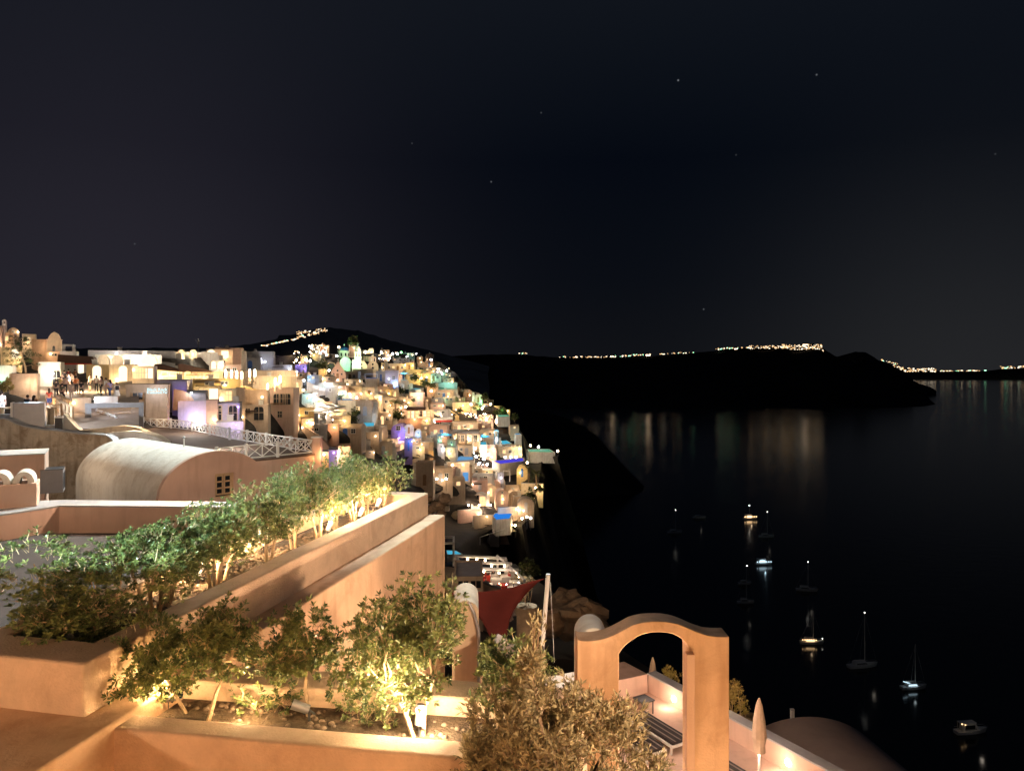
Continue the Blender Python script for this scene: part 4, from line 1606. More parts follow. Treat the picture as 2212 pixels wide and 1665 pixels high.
s.lamp(1400, 700, -5, 300, 'k')
s = Spot('e4', 110, 280, 'belfry', 'small pale bell cote at the very top of the slope', 'belfry', Y=120)
q = MB()
q.prism(arch_prof(s.w(100), -4, s.z(180), s.w(60)), 0, .8)
q.build('wall', WHITE, s.t)
q = MB()
q.prism(arch_prof(s.w(30), s.z(240), s.z(190), s.w(15)), -.02, .1)
q.build('opening', GLASSD, s.t)
s.lamp(110, 200, -3, 120, 'k')
s = white_frame('e4', 1650, 770, 1880, 960, 'dark pergola frame on the roof beside the rounded belfry', mat=GREY, Y=100)

# teal wall and the front row
H('c1', -60, 735, 140, 990, 'b', 't', WHITE, 1.5, 78, 'teal-lit white wall behind the pine at the edge of the view', nw=0, dep=3)
H('c1', 500, 690, 735, 1050, 'b', 'W', WHITE, 1.2, 82, 'pale floodlit corner house by the top of the steps', nw=0, lx=.1, lz=.6, dep=4, wins=[(.32, .1, 1.0, 1.9, 0, 1)])
t = H('c1', 730, 700, 1110, 930, 'b', 'W', WHITE, 1.7, 98, 'overlit white shop front under a brown roof', nw=0, dep=3, lx=0, wins=[(.12, .1, 3.4, 2.8, 2, 0)])
s = Spot('c1', 950, 700, 'shop_roof', 'brown pitched shop roof above the white front', 'roof', Y=96)
q = MB()
q.prism([(s.x(760), -.1), (s.x(1170), -.1), (s.x(1140), s.z(625)), (s.x(770), s.z(600))], -1.4, 5)
q.build('slab', BROWNR, s.t)
q = MB()
q.box(s.x(750), -1.5, -.25, s.x(1180), -1.3, -.08)
q.build('fascia', AWNRED, s.t)
H('c1', 1100, 720, 1385, 1000, 'b', 'y', OCHRE, 1.1, 90, 'amber shop with a wide glowing arch beside the white front', nw=0, dep=4, wins=[(-.1, .1, 2.9, 2.6, 2, 1)])
H('c1', 1380, 720, 1660, 960, 'b', 'y', CREAM, 1.1, 88, 'yellow lit arcade bay next to the amber shop', nw=0, dep=4, wins=[(.05, .05, 3.2, 2.6, 2, 1)])
H('c1', 1665, 740, 1910, 980, 'b', 'w', CREAM, .8, 80, 'window bay with dark mullions above the sign wall', nw=0, dep=4, wins=[(-.28, .35, 1.5, 2.0, 1, 0), (.0, .35, 1.5, 2.0, 1, 0), (.28, .35, 1.5, 2.0, 2, 0)])
H('c1', 1165, 548, 2140, 760, 'b', 'W', GREY, .5, 118, 'long grey roofed building along the skyline', nw=0, dep=7)
H('c1', 1240, 600, 1980, 760, 'b', 'W', WHITE, 1.8, 114, 'long overlit white wall below the grey roof', nw=0, dep=3, wins=[(-.3, .25, 2, 2.4, 2, 1), (-.05, .3, 2, 2.2, 2, 1), (.3, .25, 2.2, 2.6, 2, 1)])
lamp(at(*uv('c1', 1800, 680), 110), 700, 'W')
for a, b in ((1340, 640),):
    s = Spot('c1', 1330, 700, 'vaulted_house', 'small cream double vault in front of the overlit wall', 'house', G2, Y=106)
    for x0 in (-.45, 1.35):
        q = MB()
        q.prism([(x0 + p_[0], p_[1]) for p_ in arch_prof(1.5, -2, .1, 1.05)], 0 if x0 < 0 else .2, 3)
        q.build('vault', CREAM, s.t, smooth=30)
    s.lamp(1400, 690, -2, 300, 'W')
# sign wall
s = Spot('c1', 1830, 1400, 'restaurant', 'tan block with a lit two-line sign and a recessed bay', 'restaurant', Y=72)
q = MB()
q.box(s.x(1620), .6, -5, s.x(2065), 5, s.z(985))
q.box(s.x(1590), 0, s.z(1010), s.x(2070), 5.2, s.z(970))
q.box(s.x(1820), 0, -5, s.x(2065), .6, s.z(1010))
q.box(s.x(1600), 0, -5, s.x(1640), .6, s.z(1010))
q.box(s.x(1640), 0, s.z(1075), s.x(1820), .6, s.z(1010))
q.build('wall', TAN, s.t)
window(s.t, s.x(1725), s.z(1160), s.w(110), s.z(1080) - s.z(1165), .6, frame=PALEWOOD)
for tx, b, sz in (('Black Rock', 1052, 66), ('Restaurant Bar', 1085, 50)):
    c = bpy.data.curves.new('lettering', 'FONT')
    c.body = tx
    c.size = s.w(sz) * .78
    c.align_x = 'CENTER'
    c.extrude = .03
    c.offset = .012
    tmp = bpy.data.objects.new('lettering', c)
    COL.objects.link(tmp)
    c.materials.append(SIGNW)
    me = bpy.data.meshes.new_from_object(tmp.evaluated_get(bpy.context.evaluated_depsgraph_get()))
    bpy.data.objects.remove(tmp)
    o = bpy.data.objects.new('lettering', me)
    COL.objects.link(o)
    o.parent = s.t
    o.location = (s.x(1950), -.06, s.z(b))
    o.rotation_euler = (R(90), 0, 0)
s.lamp(1950, 1060, -.9, 40, 'L')
s.lamp(1720, 1250, .1, 90, 'w')
s.lamp(1930, 1350, -4, 70, 'w')
# hotel
H('c2', 115, 400, 700, 660, 'b', 'W', WHITE, 1.3, 128, 'overlit white hotel wing with two small arched gables', nw=0, dep=8, wins=[(-.36, .05, 1.3, 1.8, 2, 1), (-.2, .05, 1.3, 1.8, 2, 1), (0, .05, 1.3, 1.8, 2, 1), (.12, .05, 1.3, 1.8, 2, 1)])
H('c2', 590, 365, 900, 520, 'b', 'w', TAN, 1.0, 136, 'tan hotel wing with a curved parapet and a lit arch', nw=0, dep=8, wins=[(-.32, .3, 2.6, 3.0, 2, 1), (.2, .3, 1.2, 1.3, 2, 0)], drop=10)
H('c2', 690, 345, 1000, 640, 'b', 'w', PINK, .8, 139, 'rosy hotel end wall with one lit square window', nw=0, dep=8, wins=[(-.16, .62, 1.3, 1.3, 2, 0)])
for a, lab in ((262, 'arched bell gable at the inland end of the hotel roof'), (415, 'arched bell gable over the middle of the hotel roof')):
    s = Spot('c2', a, 470, 'belfry', lab, 'belfry', 'hotel gables', Y=126)
    q = MB()
    q.prism(arch_prof(s.w(80), -1, s.z(410), s.w(42)), 0, .5)
    q.build('wall', CREAM, s.t, smooth=30)
    q = MB()
    q.prism(arch_prof(s.w(26), s.z(460), s.z(425), s.w(20)), -.04, .1)
    q.build('opening', LITW, s.t)
    s.lamp(a, 480, -1.6, 160, 'y')
H('c2', 620, 500, 790, 670, 'b', 'W', WHITE, 1.1, 124, 'white annex with two glowing arches at the hotel foot', nw=0, dep=3, wins=[(-.2, .35, 1.6, 2.4, 2, 1), (.25, .35, 1.6, 2.4, 2, 1)])
for x in (200, 330, 450, 560):
    lamp(at(*uv('c2', x, 600), 124), 380, 'W')
for x0, x1, lab in ((-40, 300, 'brown canvas roof over the inland half of the dining terrace'), (250, 640, 'brown canvas roof over the seaward half of the dining terrace')):
    s = Spot('c2', (x0 + x1) / 2, 745, 'awning', lab, 'awning', 'brown terrace roofs', Y=104)
    q = MB()
    q.prism([(s.x(x0), s.z(620 if x0 < 0 else 640)), (s.x(x1), s.z(650)), (s.x(x1), s.z(640)), (s.x(x0 + 60), s.z(548)), (s.x(x0), s.z(552))], -1, 4)
    q.build('cloth', BROWNR, s.t)
    for x in (x0 + 20, x1 - 20):
        q = MB()
        q.box(s.x(x) - .07, -.9, -.5, s.x(x) + .07, -.75, s.z(640))
        q.build('post', PALEWOOD, s.t)
    s.lamp((x0 + x1) / 2, 690, 0, 500, 'y')
H('c2', -30, 620, 360, 745, 'b', 'y', CREAM, 1.1, 106, 'yellow dining terrace back wall under the brown canvas', nw=3, dep=3, dr=False, litwin=.8)
H('c2', 330, 640, 770, 780, 'b', 'y', CREAM, .9, 108, 'bright buff terrace bar below the hotel', nw=4, dep=3, dr=False, litwin=.7)
H('c2', -30, 745, 330, 1260, 'b', 'L', LAV, .22, 86, 'lilac-grey wall below the dining terrace', nw=0, dep=6)
H('c2', 160, 760, 330, 1000, 'b', 'p', LAV, .2, 84, 'lilac block with a short terrace beside the lilac-grey wall', nw=0, dep=4)
H('c2', 240, 1010, 580, 1300, 'b', 'L', LAV, .45, 78, 'lilac house with three violet uplights on its front', nw=0, dep=5, lz=.1, lx=.05)
for a in (405, 485, 545):
    lamp(at(*uv('c2', a, 1225), 77.2), 45, 'p' if a < 450 else 'k', .05)
H('c2', 330, 880, 565, 1010, 's', 'L', GREY, .5, 80, 'grey barrel roof shining above the lilac house', nw=0, dep=5)
s = Spot('c2', 290, 1010, 'stair_wall', 'peach swooping parapet beside the grey barrel roof', 'wall', Y=79)
q = MB()
q.prism([(s.x(170), -1), (s.x(415), -1), (s.x(410), s.z(1000)), (s.x(370), s.z(935)), (s.x(290), s.z(880)), (s.x(180), s.z(860))], 0, .4)
q.build('wall', PEACH, s.t)
s.lamp(260, 930, -2, 45, 'o')
H('c2', 430, 735, 980, 860, 'b', 'y', OCHRE, .8, 98, 'amber lit roof terrace wall with a dark doorway', nw=2, dep=4)
H('c2', 435, 830, 760, 1020, 'b', 'y', CREAM, 1.0, 88, 'buff terrace room with a bright white door', nw=0, dep=4, wins=[(.2, .15, 1.2, 1.5, 2, 0), (-.15, .25, 1.0, 1.1, 1, 0)])
H('c2', 750, 860, 965, 1025, 'b', 'y', WHITE, 1.0, 87, 'open white box terrace with diners inside', nw=0, dep=3.5, wins=[(0, .12, 2.3, 1.5, 1, 0)])
H('c2', 580, 1000, 715, 1290, 'b', 'k', PINK, .9, 76, 'rosy uplit pillar wall beside the arched door', nw=0, dep=3, lz=.1)
H('c2', 705, 1040, 985, 1275, 'b', 'p', LAV, .3, 77, 'lilac house with a deep arched door under an arch canopy', nw=0, dep=5, wins=[(-.38, .64, .55, .55, 0, 0), (-.38, .12, .55, 1.1, 0, 0), (.22, .02, .9, 2.2, 0, 1)])
H('c2', 710, 1270, 1030, 1380, 'b', 'p', WHITE, .7, 72, 'low violet-lit wall in front of the arched door house', nw=0, dep=2)
H('c2', 955, 850, 1060, 1260, 'b', 'w', TAN, .5, 86, 'narrow tan wall between the diners and the retaining wall', nw=0, dep=4)
H('c2', 1000, 1060, 1340, 1260, 'b', 'w', TAN, .3, 98, 'dim tan storehouse with a dark arched opening below the stone wall', nw=0, dep=5, wins=[(.18, .05, 1.4, 2.0, 0, 1), (-.2, .55, .5, .5, 0, 0)])
H('c2', 780, 735, 1345, 935, 'r', 'y', OCHRE, .8, 106, 'long stone wall sloping down to the tower house', nw=0)
H('c2', 1055, 870, 1340, 1100, 'b', 'w', TAN, .35, 104, 'tan retaining wall under the stone slope', nw=0, dep=4)
H('c2', 1060, 630, 1690, 730, 'w', 'w', CREAM, .5, 140, 'long pale terrace wall above the row of floor lights', nw=0)
H('c2', 1180, 700, 1680, 830, 'b', 'y', CREAM, .8, 126, 'buff terrace with two tall lit pillars above the tower house', nw=0, dep=5)
H('c2', 1075, 390, 1410, 590, 'b', 'L', GREY, .35, 165, 'plain grey gabled house on the skyline seaward of the hotel', nw=0, dep=6)
H('c2', 1000, 470, 1250, 600, 'b', '-', GREY, 1, 160, 'dark house with a white balcony rail below the grey gabled house', nw=1, dep=5)
H('c2', 1400, 560, 1640, 640, 'b', 'L', GREY, .6, 165, 'low bluish flat roof beside the grey gabled house', nw=0)
H('c2', 780, 560, 1000, 700, 'b', 'w', PINK, .5, 125, 'dim rosy doorway block beside the hotel annex', nw=2, dep=5)
for a, b in ((820, 700), (893, 705), (958, 715), (1022, 725), (1120, 695), (1185, 695), (1440, 800), (1500, 770), (1345, 870)):
    Yb = 103 if a < 1300 else 108
    p = at(*uv('c2', a, b + 10), Yb)
    t = thing('bollard_light', p, unique('glowing bollard light ' + relation(*uv('c2', a, b)), *uv('c2', a, b)), 'bollard light', 'bollard lights on the stone wall')
    q = MB()
    q.lathe([(.13, 0), (.13, .9), (.05, 1.0)], 8)
    q.build('lens', BULB, t)
    q = MB()
    q.lathe([(.19, -1.0), (.19, -.02)], 8)
    q.build('base', CREAM, t)
    lamp(p + Vector((0, -.6, .6)), 130, 'W' if a > 1400 else 'w')
q = MB()
s = Spot('c2', 478, 380, 'mast', 'thin aerial mast on the hotel skyline', 'aerial', Y=138)
q.tube([(0, 0, -2), (0, 0, s.z(230))], .12, 6)
q.box(-.5, -.05, s.z(260), .5, .05, s.z(255))
q.build('pole', GREY, s.t)

for (u, v, Y, P_, c) in ((330, 790, 64, 600, (1, .80, .62)), (430, 850, 66, 900, (.95, .86, .82)), (540, 850, 68, 1500, (1, .80, .62)), (520, 885, 62, 700, (.95, .85, .8)), (620, 850, 96, 2600, (1, .80, .60)), (250, 815, 58, 350, (1, .8, .6)),
                         (420, 770, 98, 1500, (1, .85, .7)), (640, 800, 130, 3500, (1, .82, .6)), (560, 800, 120, 2600, (1, .8, .6)), (180, 780, 74, 350, (1, .82, .62)), (60, 790, 78, 420, (1, .8, .6)), (90, 750, 88, 450, (1, .75, .5))):
    lamp(at(u, v, Y), P_ * .42, c, .5)  # fill lights without fittings, added over the upper village
for (u, v) in ((705, 790), (780, 775), (850, 800), (915, 790), (960, 830), (740, 830), (830, 850), (900, 850), (980, 880), (720, 870), (900, 905), (1000, 905), (1080, 920), (960, 960), (1060, 980), (1100, 1020), (1000, 1040)):
    Y = depth(u, v + 12) * .92
    lamp(at(u, v - 6, Y), 1250 * (Y / 200) ** 2 * (.55 if v > 955 else 1), (1, .80, .58), .6)  # added fill lights hanging unseen above the hillside roofs
# grey portal frame, benches and rails by the steps
s = Spot('c1', 1430, 1545, 'pergola', 'pale grey square portal frame standing above the vault roofs', 'pergola', Y=58)
for x0, x1 in ((1110, 1172), (1700, 1755)):
    q = MB()
    q.box(s.x(x0), 0, -2, s.x(x1), .4, s.z(1262))
    q.build('post', CONC, s.t)
q = MB()
q.box(s.x(1108), -.02, s.z(1262), s.x(1757), .42, s.z(1202))
q.build('beam', CONC, s.t)
for i in range(5):
    q = MB()
    q.box(s.x(1215), 1.5, s.z(1345 - 1 - i * 22), s.x(1600), 1.6, s.z(1335 - i * 22))
    q.build('slat', PALEWOOD, s.t)
H('c1', 1195, 1120, 1450, 1210, 'b', 'L', WHITE, .8, 66, 'low white counter block beside the street crowd', nw=0, dep=2, drop=3)
H('c1', 920, 1140, 1120, 1420, 'b', 'w', TAN, .25, 60, 'worn tan stair block between the steps and the portal frame', nw=0, dep=2, drop=3)
s = Spot('c1', 1570, 1330, 'bench', 'glowing alcove seat behind the portal frame', 'bench', Y=63)
q = MB()
q.box(s.x(1530), 0, -2, s.x(1720), 1.4, s.z(1345))
q.build('seat', TAN, s.t)
q = MB()
q.box(s.x(1530), 1.4, -2, s.x(1720), 1.7, s.z(1230))
q.build('backrest', PEACH, s.t)
s.lamp(1650, 1270, .4, 26, 'y')


def rail(name, pts, h, label, mat, r=.05, n=5, two=True):
    t = thing(name, pts[0], label, 'railing')
    P = [Vector(p) - Vector(pts[0]) for p in pts]
    up = Vector((0, 0, h))
    q = MB()
    q.tube([p + up for p in P], r, 6)
    q.build('handrail', mat, t)
    if two:
        q = MB()
        q.tube([p + up * .5 for p in P], r * .7, 5)
        q.build('crossbar', mat, t)
    for i in range(len(P) - 1):
        for j in range(n if i < len(P) - 2 else n + 1):
            c = P[i].lerp(P[i + 1], j / n)
            q = MB()
            q.box(c.x - r, c.y - r, c.z - .3, c.x + r, c.y + r, c.z + h)
            q.build('post', mat, t)
    return t


rail('railing', [at(*uv('c1', 640, 1290), 64), at(*uv('c1', 760, 1370), 57), at(*uv('c1', 895, 1445), 54)], 1.15, 'pale wooden handrail down the steps in front of the crowd', PALEWOOD, .09, 3)
rail('railing', [at(*uv('c1', 760, 1250), 66), at(*uv('c1', 935, 1370), 60)], 1.0, 'second wooden handrail on the far side of the steps', PALEWOOD, .09, 4)
rail('railing', [at(*uv('c1', 530, 1440), 52), at(*uv('c1', 760, 1380), 56)], 1.0, 'short wooden rail beside the grey cabinet', PALEWOOD, .08, 3, False)
rail('railing', [at(*uv('c1', 1210, 1460), 61), at(*uv('c1', 1450, 1560), 57)], 1.15, 'white stair balusters inside the portal frame', WHITEP, .07, 5, False)
for (a, b, P_, c) in ((800, 1150, 160, 'w'), (1000, 1060, 260, 'y'), (1250, 1000, 260, 'y'), (650, 1250, 140, 'w'), (1450, 1150, 160, 'L'), (430, 900, 300, 'W'), (300, 960, 140, 'w'), (1560, 1080, 260, 'y'), (900, 860, 900, 'W'), (500, 1180, 110, 'w'),
                      (1050, 1350, 60, 'w'), (1650, 1380, 60, 'w'), (150, 1200, 60, 'w')):
    u, v = uv('c1', a, b)
    lamp(at(u, v, 60 if b > 1120 else 76), P_, c, .2)

# planter box with the pine
s = Spot('c1', 290, 1080, 'planter', 'square peach planter box holding the pine tree', 'planter', Y=68)
q = MB()
q.box(s.x(145), 0, -4, s.x(440), 2.6, s.z(835))
q.build('wall', PEACH, s.t)
q = MB()
q.box(s.x(165), .2, s.z(835), s.x(420), 2.4, s.z(828))
q.build('soil', SOIL, s.t)
for a in (360, 425):
    s.lamp(a + 10, 960, -.8, 46, 'W')
p = at(*uv('e4', 690, 1500), 69.5)
t = thing('pine_tree', p, 'spreading pine in the peach planter at the top of the street', 'pine')
random.seed(81)
q, qc = MB(), MB()
q.tube([(0, 0, -.5), (-.1, 0, .5), (-.35, .05, 1.2), (-.5, 0, 2.3)], [.10, .085, .06, .03], 6)
for i in range(30):
    z = .55 + 2.7 * (i / 30) ** .9
    az = i * 2.4 + random.uniform(-.4, .4)
    ln = (1.0 - .52 * (z / 3.4)) * random.uniform(1.0, 1.9)
    c0 = Vector((-.2 - z * .12, 0, z))
    e_ = c0 + Vector((math.cos(az) * ln * 1.25 - .2, math.sin(az) * ln * .8, random.uniform(-.1, .35)))
    q.tube([c0, c0.lerp(e_, .5) + Vector((0, 0, .06)), e_], [.028, .02, .008], 4)
    for j in range(13):
        c = c0.lerp(e_, .25 + .75 * random.random()) + rnd_dir() * .1
        for k_ in range(9):
            d = ((e_ - c0).normalized() + rnd_dir() * .9 + Vector((0, 0, .25))).normalized()
            leaf_poly(qc, c, d, Vector((0, .3, 1)), random.uniform(.16, .30), .035)
q.build('trunk', BARK, t, smooth=50)
qc.build('crown', LEAFP, t)
lamp(p + Vector((-.6, -1.6, .5)), 55, 'y', .1)
lamp(p + Vector((.9, -1.2, .8)), 40, 'W', .1)
u, v = uv('c1', 40, 1095)
sm = shrub_mesh(82, 1.2, 1.5, 60, .3, stems=3, base_h=.2)
shrub(at(u, v, 66) + Vector((0, 0, .0)), sm, 'leafy plant below the teal wall at the edge of the view', None, leaf=LEAFY)
# grey cabinet and small grey bin
s = Spot('c1', 345, 1530, 'cabinet', 'large grey metal cabinet with a pale edge on the roof', 'cabinet', Y=41)
q = MB()
q.box(s.x(190), 0, -.6, s.x(525), .9, s.z(1200))
q.build('body', METAL, s.t, bevel=.02)
q = MB()
q.box(s.x(165), .02, -.6, s.x(188), .92, s.z(1195))
q.build('side_trim', WHITEP, s.t)
s = Spot('c1', 728, 1535, 'cabinet', 'small dark grey cabinet with a white lid further along the roof', 'cabinet', Y=42)
q = MB()
q.box(s.x(690), 0, -.6, s.x(770), .6, s.z(1390))
q.build('body', DARKM, s.t)
q = MB()
q.box(s.x(684), -.03, s.z(1390), s.x(776), .63, s.z(1372))
q.build('lid', WHITEP, s.t)


# ------------------------------------------------------------------ people
def skinned(name, verts, edges, rad, mat, parent, sub=1):
    me = bpy.data.meshes.new(name)
    me.from_pydata(verts, edges, [])
    me.materials.append(mat)
    o = bpy.data.objects.new(name, me)
    COL.objects.link(o)
    o.parent = parent
    o.modifiers.new('skin', 'SKIN').use_smooth_shade = True
    for i, r in enumerate(rad):
        me.skin_vertices[0].data[i].radius = (r, r)
    me.skin_vertices[0].data[0].use_root = True
    sd = o.modifiers.new('sub', 'SUBSURF')
    sd.levels = sd.render_levels = sub
    return o


CLO = {}


def cloth(c):
    if c not in CLO:
        CLO[c] = surf('cloth_%d' % len(CLO), c, var=.15, scale=6, bump=.1, rough=.9)
    return CLO[c]


def person(p, label, top, bot, rz=0, H=1.7, pose='stand', hair=(.035, .022, .016), long_hair=False, dress=False, shorts=False, bag=None):
    t = thing('person', p, label, 'person', 'people on the village street', rz)
    t.scale = (H / 1.7,) * 3
    st = {'stand': 0, 'walk': .16, 'sit': 0}[pose]
    sit = pose == 'sit'
    zz = -.50 if sit else 0
    V = [(0, 0, .95 + zz), (0, .0, 1.16 + zz), (0, 0, 1.35 + zz), (0, .005, 1.47 + zz), (0, .02, 1.55 + zz), (0, .02, 1.64 + zz), (0, .02, 1.69 + zz)]
    Rd = [.13, .12, .14, .052, .075, .088, .055]
    E = [(0, 1), (1, 2), (2, 3), (3, 4), (4, 5), (5, 6)]

    def add(v, r, to):
        V.append(v)
        Rd.append(r)
        E.append((to, len(V) - 1))
        return len(V) - 1
    arms, legs = [], []
    for sg in (-1, 1):
        sw = st * sg
        a = add((sg * .17, 0, 1.41 + zz), .058, 2)
        b = add((sg * .235, -sw * .5 - .01, 1.14 + zz), .043, a)
        c = add((sg * .22, .07 - sw * .9 + (.2 if sit else 0), .92 + zz + (.08 if sit else 0)), .030, b)
        d = add((sg * .215, .09 - sw + (.26 if sit else 0), .85 + zz + (.08 if sit else 0)), .034, c)
        for i in range(4):
            add((sg * (.225 - .006 * i), .055 + .022 * i - sw + (.30 if sit else 0), (.765 - (.012 if i in (1, 2) else 0)) + zz + (.09 if sit else 0)), .010, d)
        add((sg * .185, .125 - sw + (.26 if sit else 0), .82 + zz + (.08 if sit else 0)), .011, d)
        arms.append((a, b))
        h = add((sg * .095, 0, .88 + zz), .092, 0)
        if sit:
            k = add((sg * .11, .42, .47), .062, h)
            f = add((sg * .11, .42, .08), .04, k)
        else:
            k = add((sg * .10, .02 + sw * .9, .50), .062, h)
            f = add((sg * .10, -.03 + sw * 1.5, .08 + abs(sw) * .1 * (sg < 0)), .04, k)
        g = add((V[f][0] + sg * .015, V[f][1] + .15, .03), .034, f)
        legs.append((h, k, f, g))
    skinned('body', V, E, Rd, SKIN, t)
    ex = 1.14
    tv = [V[0], V[1], V[2]] + [V[i] for ab in arms for i in ab]
    tr_ = [Rd[0] * ex, Rd[1] * ex, Rd[2] * ex] + [Rd[i] * 1.3 for ab in arms for i in ab]
    # sleeve end above the elbow
    for j in (4, 6):
        a_, b_ = Vector(tv[j - 1]), Vector(tv[j])
        tv[j] = tuple(a_.lerp(b_, .7))
    skinned('shirt', tv, [(0, 1), (1, 2), (2, 3), (3, 4), (2, 5), (5, 6)], tr_, cloth(top), t)
    if dress:
        q = MB()
        q.lathe([(.30, .48), (.22, .75), (.165, 1.02), (.15, 1.18)], 12)
        q.build('skirt', cloth(bot), t, smooth=60)
    else:
        lv = [V[0]]
        lr = [Rd[0] * 1.1]
        le = []
        for (h, k, f, g) in legs:
            b0 = len(lv)
            kk = V[k]
            ff = tuple(Vector(V[k]).lerp(Vector(V[f]), .9)) if not shorts else tuple(Vector(V[h]).lerp(Vector(V[k]), .95))
            if shorts:
                lv += [V[h], ff]
                lr += [.105, .085]
                le += [(0, b0), (b0, b0 + 1)]
            else:
                lv += [V[h], kk, ff]
                lr += [.105, .075, .06]
                le += [(0, b0), (b0, b0 + 1), (b0 + 1, b0 + 2)]
        skinned('shorts' if shorts else 'trousers', lv, le, lr, cloth(bot), t)
    q = MB()
    q.ball((0, -.005, 1.645 + zz), .098, 8, 1.05)
    q.v = [(x, y, max(z, 1.60 + zz) if y > .04 else z) for x, y, z in q.v]
    if long_hair:
        q.tube([(0, -.06, 1.66 + zz), (0, -.10, 1.5 + zz), (0, -.11, 1.34 + zz)], [.085, .08, .05], 8)
    q.build('hair', cloth(hair), t, smooth=60)
    if bag:
        q = MB()
        q.box(-.15, -.30, 1.02, .15, -.15, 1.42)
        tag(q.build('backpack', cloth(bag), t, bevel=.05), None, None) if False else q.build('backpack', cloth(bag), t, bevel=.05)
    return t


random.seed(91)
BK, OL, DK, BE, WH, JE = (.03, .03, .035), (.13, .12, .07), (.06, .05, .05), (.55, .40, .30), (.75, .73, .70), (.10, .14, .30)
for (a, b, top, bot, rz, pose, kw, lab) in (
        (815, 790, BK, OL, .1, 'walk', dict(shorts=True), 'person seen from behind in a black t-shirt and olive shorts'),
        (345, 890, OL, DK, -.1, 'walk', dict(long_hair=False), 'person in an olive jacket and dark trousers coming down the steps'),
        (200, 800, DK, DK, .3, 'stand', dict(), 'person in dark clothes beside the handrail'),
        (570, 850, BE, BE, .4, 'stand', dict(shorts=True), 'person in a beige top with dark hair on the steps'),
        (1020, 640, (.45, .33, .20), BK, 2.6, 'stand', dict(shorts=True), 'person in a tan top and black shorts by the shop'),
        (1290, 700, (.50, .30, .26), BK, 2.2, 'stand', dict(long_hair=True), 'long-haired person in a rose top and black trousers'),
        (1510, 800, (.50, .42, .68), JE, 1.2, 'walk', dict(long_hair=True), 'person in a lilac top and blue jeans'),
        (1680, 870, WH, WH, .6, 'stand', dict(dress=True, bag=BK), 'person in a white dress with a black bag'),
        (500, 470, (.18, .03, .03), BK, .2, 'walk', dict(), 'person in a dark red top high on the street'),
        (660, 450, (.22, .09, .05), DK, -.2, 'walk', dict(), 'tall person in a brown top against the bright shop front'),
        (400, 500, DK, BK, .5, 'stand', dict(), 'person in black at the inland side of the shop front'),
        (310, 690, (.65, .50, .22), DK, -.4, 'stand', dict(), 'person in a yellow top by the floodlit corner'),
        (690, 680, (.50, .18, .08), DK, .1, 'stand', dict(bag=(.45, .14, .05)), 'person carrying an orange backpack in the crowd'),
        (500, 640, BK, DK, -.2, 'walk', dict(), 'person in a black top in the middle of the crowd'),
        (590, 560, BE, DK, 2.8, 'stand', dict(long_hair=True), 'person in a pale blouse facing down the street'),
        (30, 1080, (.40, .08, .06), (.08, .13, .42), .5, 'stand', dict(long_hair=True, shorts=True), 'person in a red top and blue shorts leaning by the rail'),
        (420, 700, BE, BK, .2, 'stand', dict(), 'person in a beige shirt behind the olive jacket'),
        (240, 1010, BE, BE, .2, 'sit', dict(), 'seated person in beige at the foot of the steps'),
        (1410, 760, WH, BE, 2.4, 'stand', dict(), 'person in a white shirt between the rose top and the lilac top'),
        (1180, 660, (.60, .52, .40), DK, .3, 'stand', dict(), 'person in a light cream shirt by the amber shop')):
    u, v = uv('e3', a, b)
    person(path_at(u, v), lab, top, bot, rz, random.uniform(1.62, 1.78), pose, **kw)
for (a, b, top, lab, lh) in ((345, 1235, BK, 'seated dark-haired person in black seen from behind the grey cabinet', False), (425, 1240, (.30, .14, .08), 'seated person with brown hair beside the one in black', True)):
    p = at(*uv('c1', a, b), 50)
    person(p + Vector((0, 0, -.5)), lab, top, BK, .05, 1.7, 'sit', long_hair=lh)
person(at(*uv('c1', 22, 1370), 52), 'person in white at the very edge of the view', WH, WH, .3, 1.72, 'stand')
for x, y0, y1 in ((20, 1330, 1400), (385, 1235, 1300)):
    p = at(*uv('c1', x, y0), 52 if x < 100 else 50)
t = thing('bench', at(*uv('c1', 385, 1240), 50.3) + Vector((0, 0, -.5)), 'low bench under the two people sitting behind the grey cabinet', 'bench')
q = MB()
q.box(-2.2, -.35, .32, 1.6, .2, .42)
q.build('seat', PALEWOOD, t)
for x in (-2, 1.4):
    q = MB()
    q.box(x - .1, -.3, -2, x + .1, .15, .32)
    q.build('leg', PALEWOOD, t)

# ------------------------------------------------------------------ near roofs: white vault, old wall, railing
g = MB()
g.poly([(-60, 14, -6.7), (-3, 14, -7.5), (-3.2, 22, -7.6), (-10, 40, -8.2), (-60, 60, -5.9)])
g.poly([(-60, -14, -9.9), (2, -14, -9.9), (2, 13.9, -9.9), (-60, 13.9, -6.9)])
struct(g.build('ground', ROCK))
# the large white vault
A = Vector((-14.36, 30.0))
ac = Vector((.67, .742)).normalized()
ax = Vector((-.742, .67)).normalized()
Wv, Lv, zb, rise = 5.0, 9.7, -5.44, 1.96
cen = A + ac * Wv / 2
t = thing('vaulted_house', (cen.x, cen.y, zb), 'large white barrel-vaulted house with a rosy gable and one shuttered window', 'house', None, math.atan2(ac.y, ac.x))
q = MB()
hx0, hx1, hz0, hz1 = -.09, .79, -.05, .99


def arc_z(x):
    return .02 + rise * math.sqrt(max(0, 1 - (x / (Wv / 2)) ** 2))


def arc_pts(xa, xb, n=24):
    return [(xa + (xb - xa) * i / n, arc_z(xa + (xb - xa) * i / n)) for i in range(n + 1)]


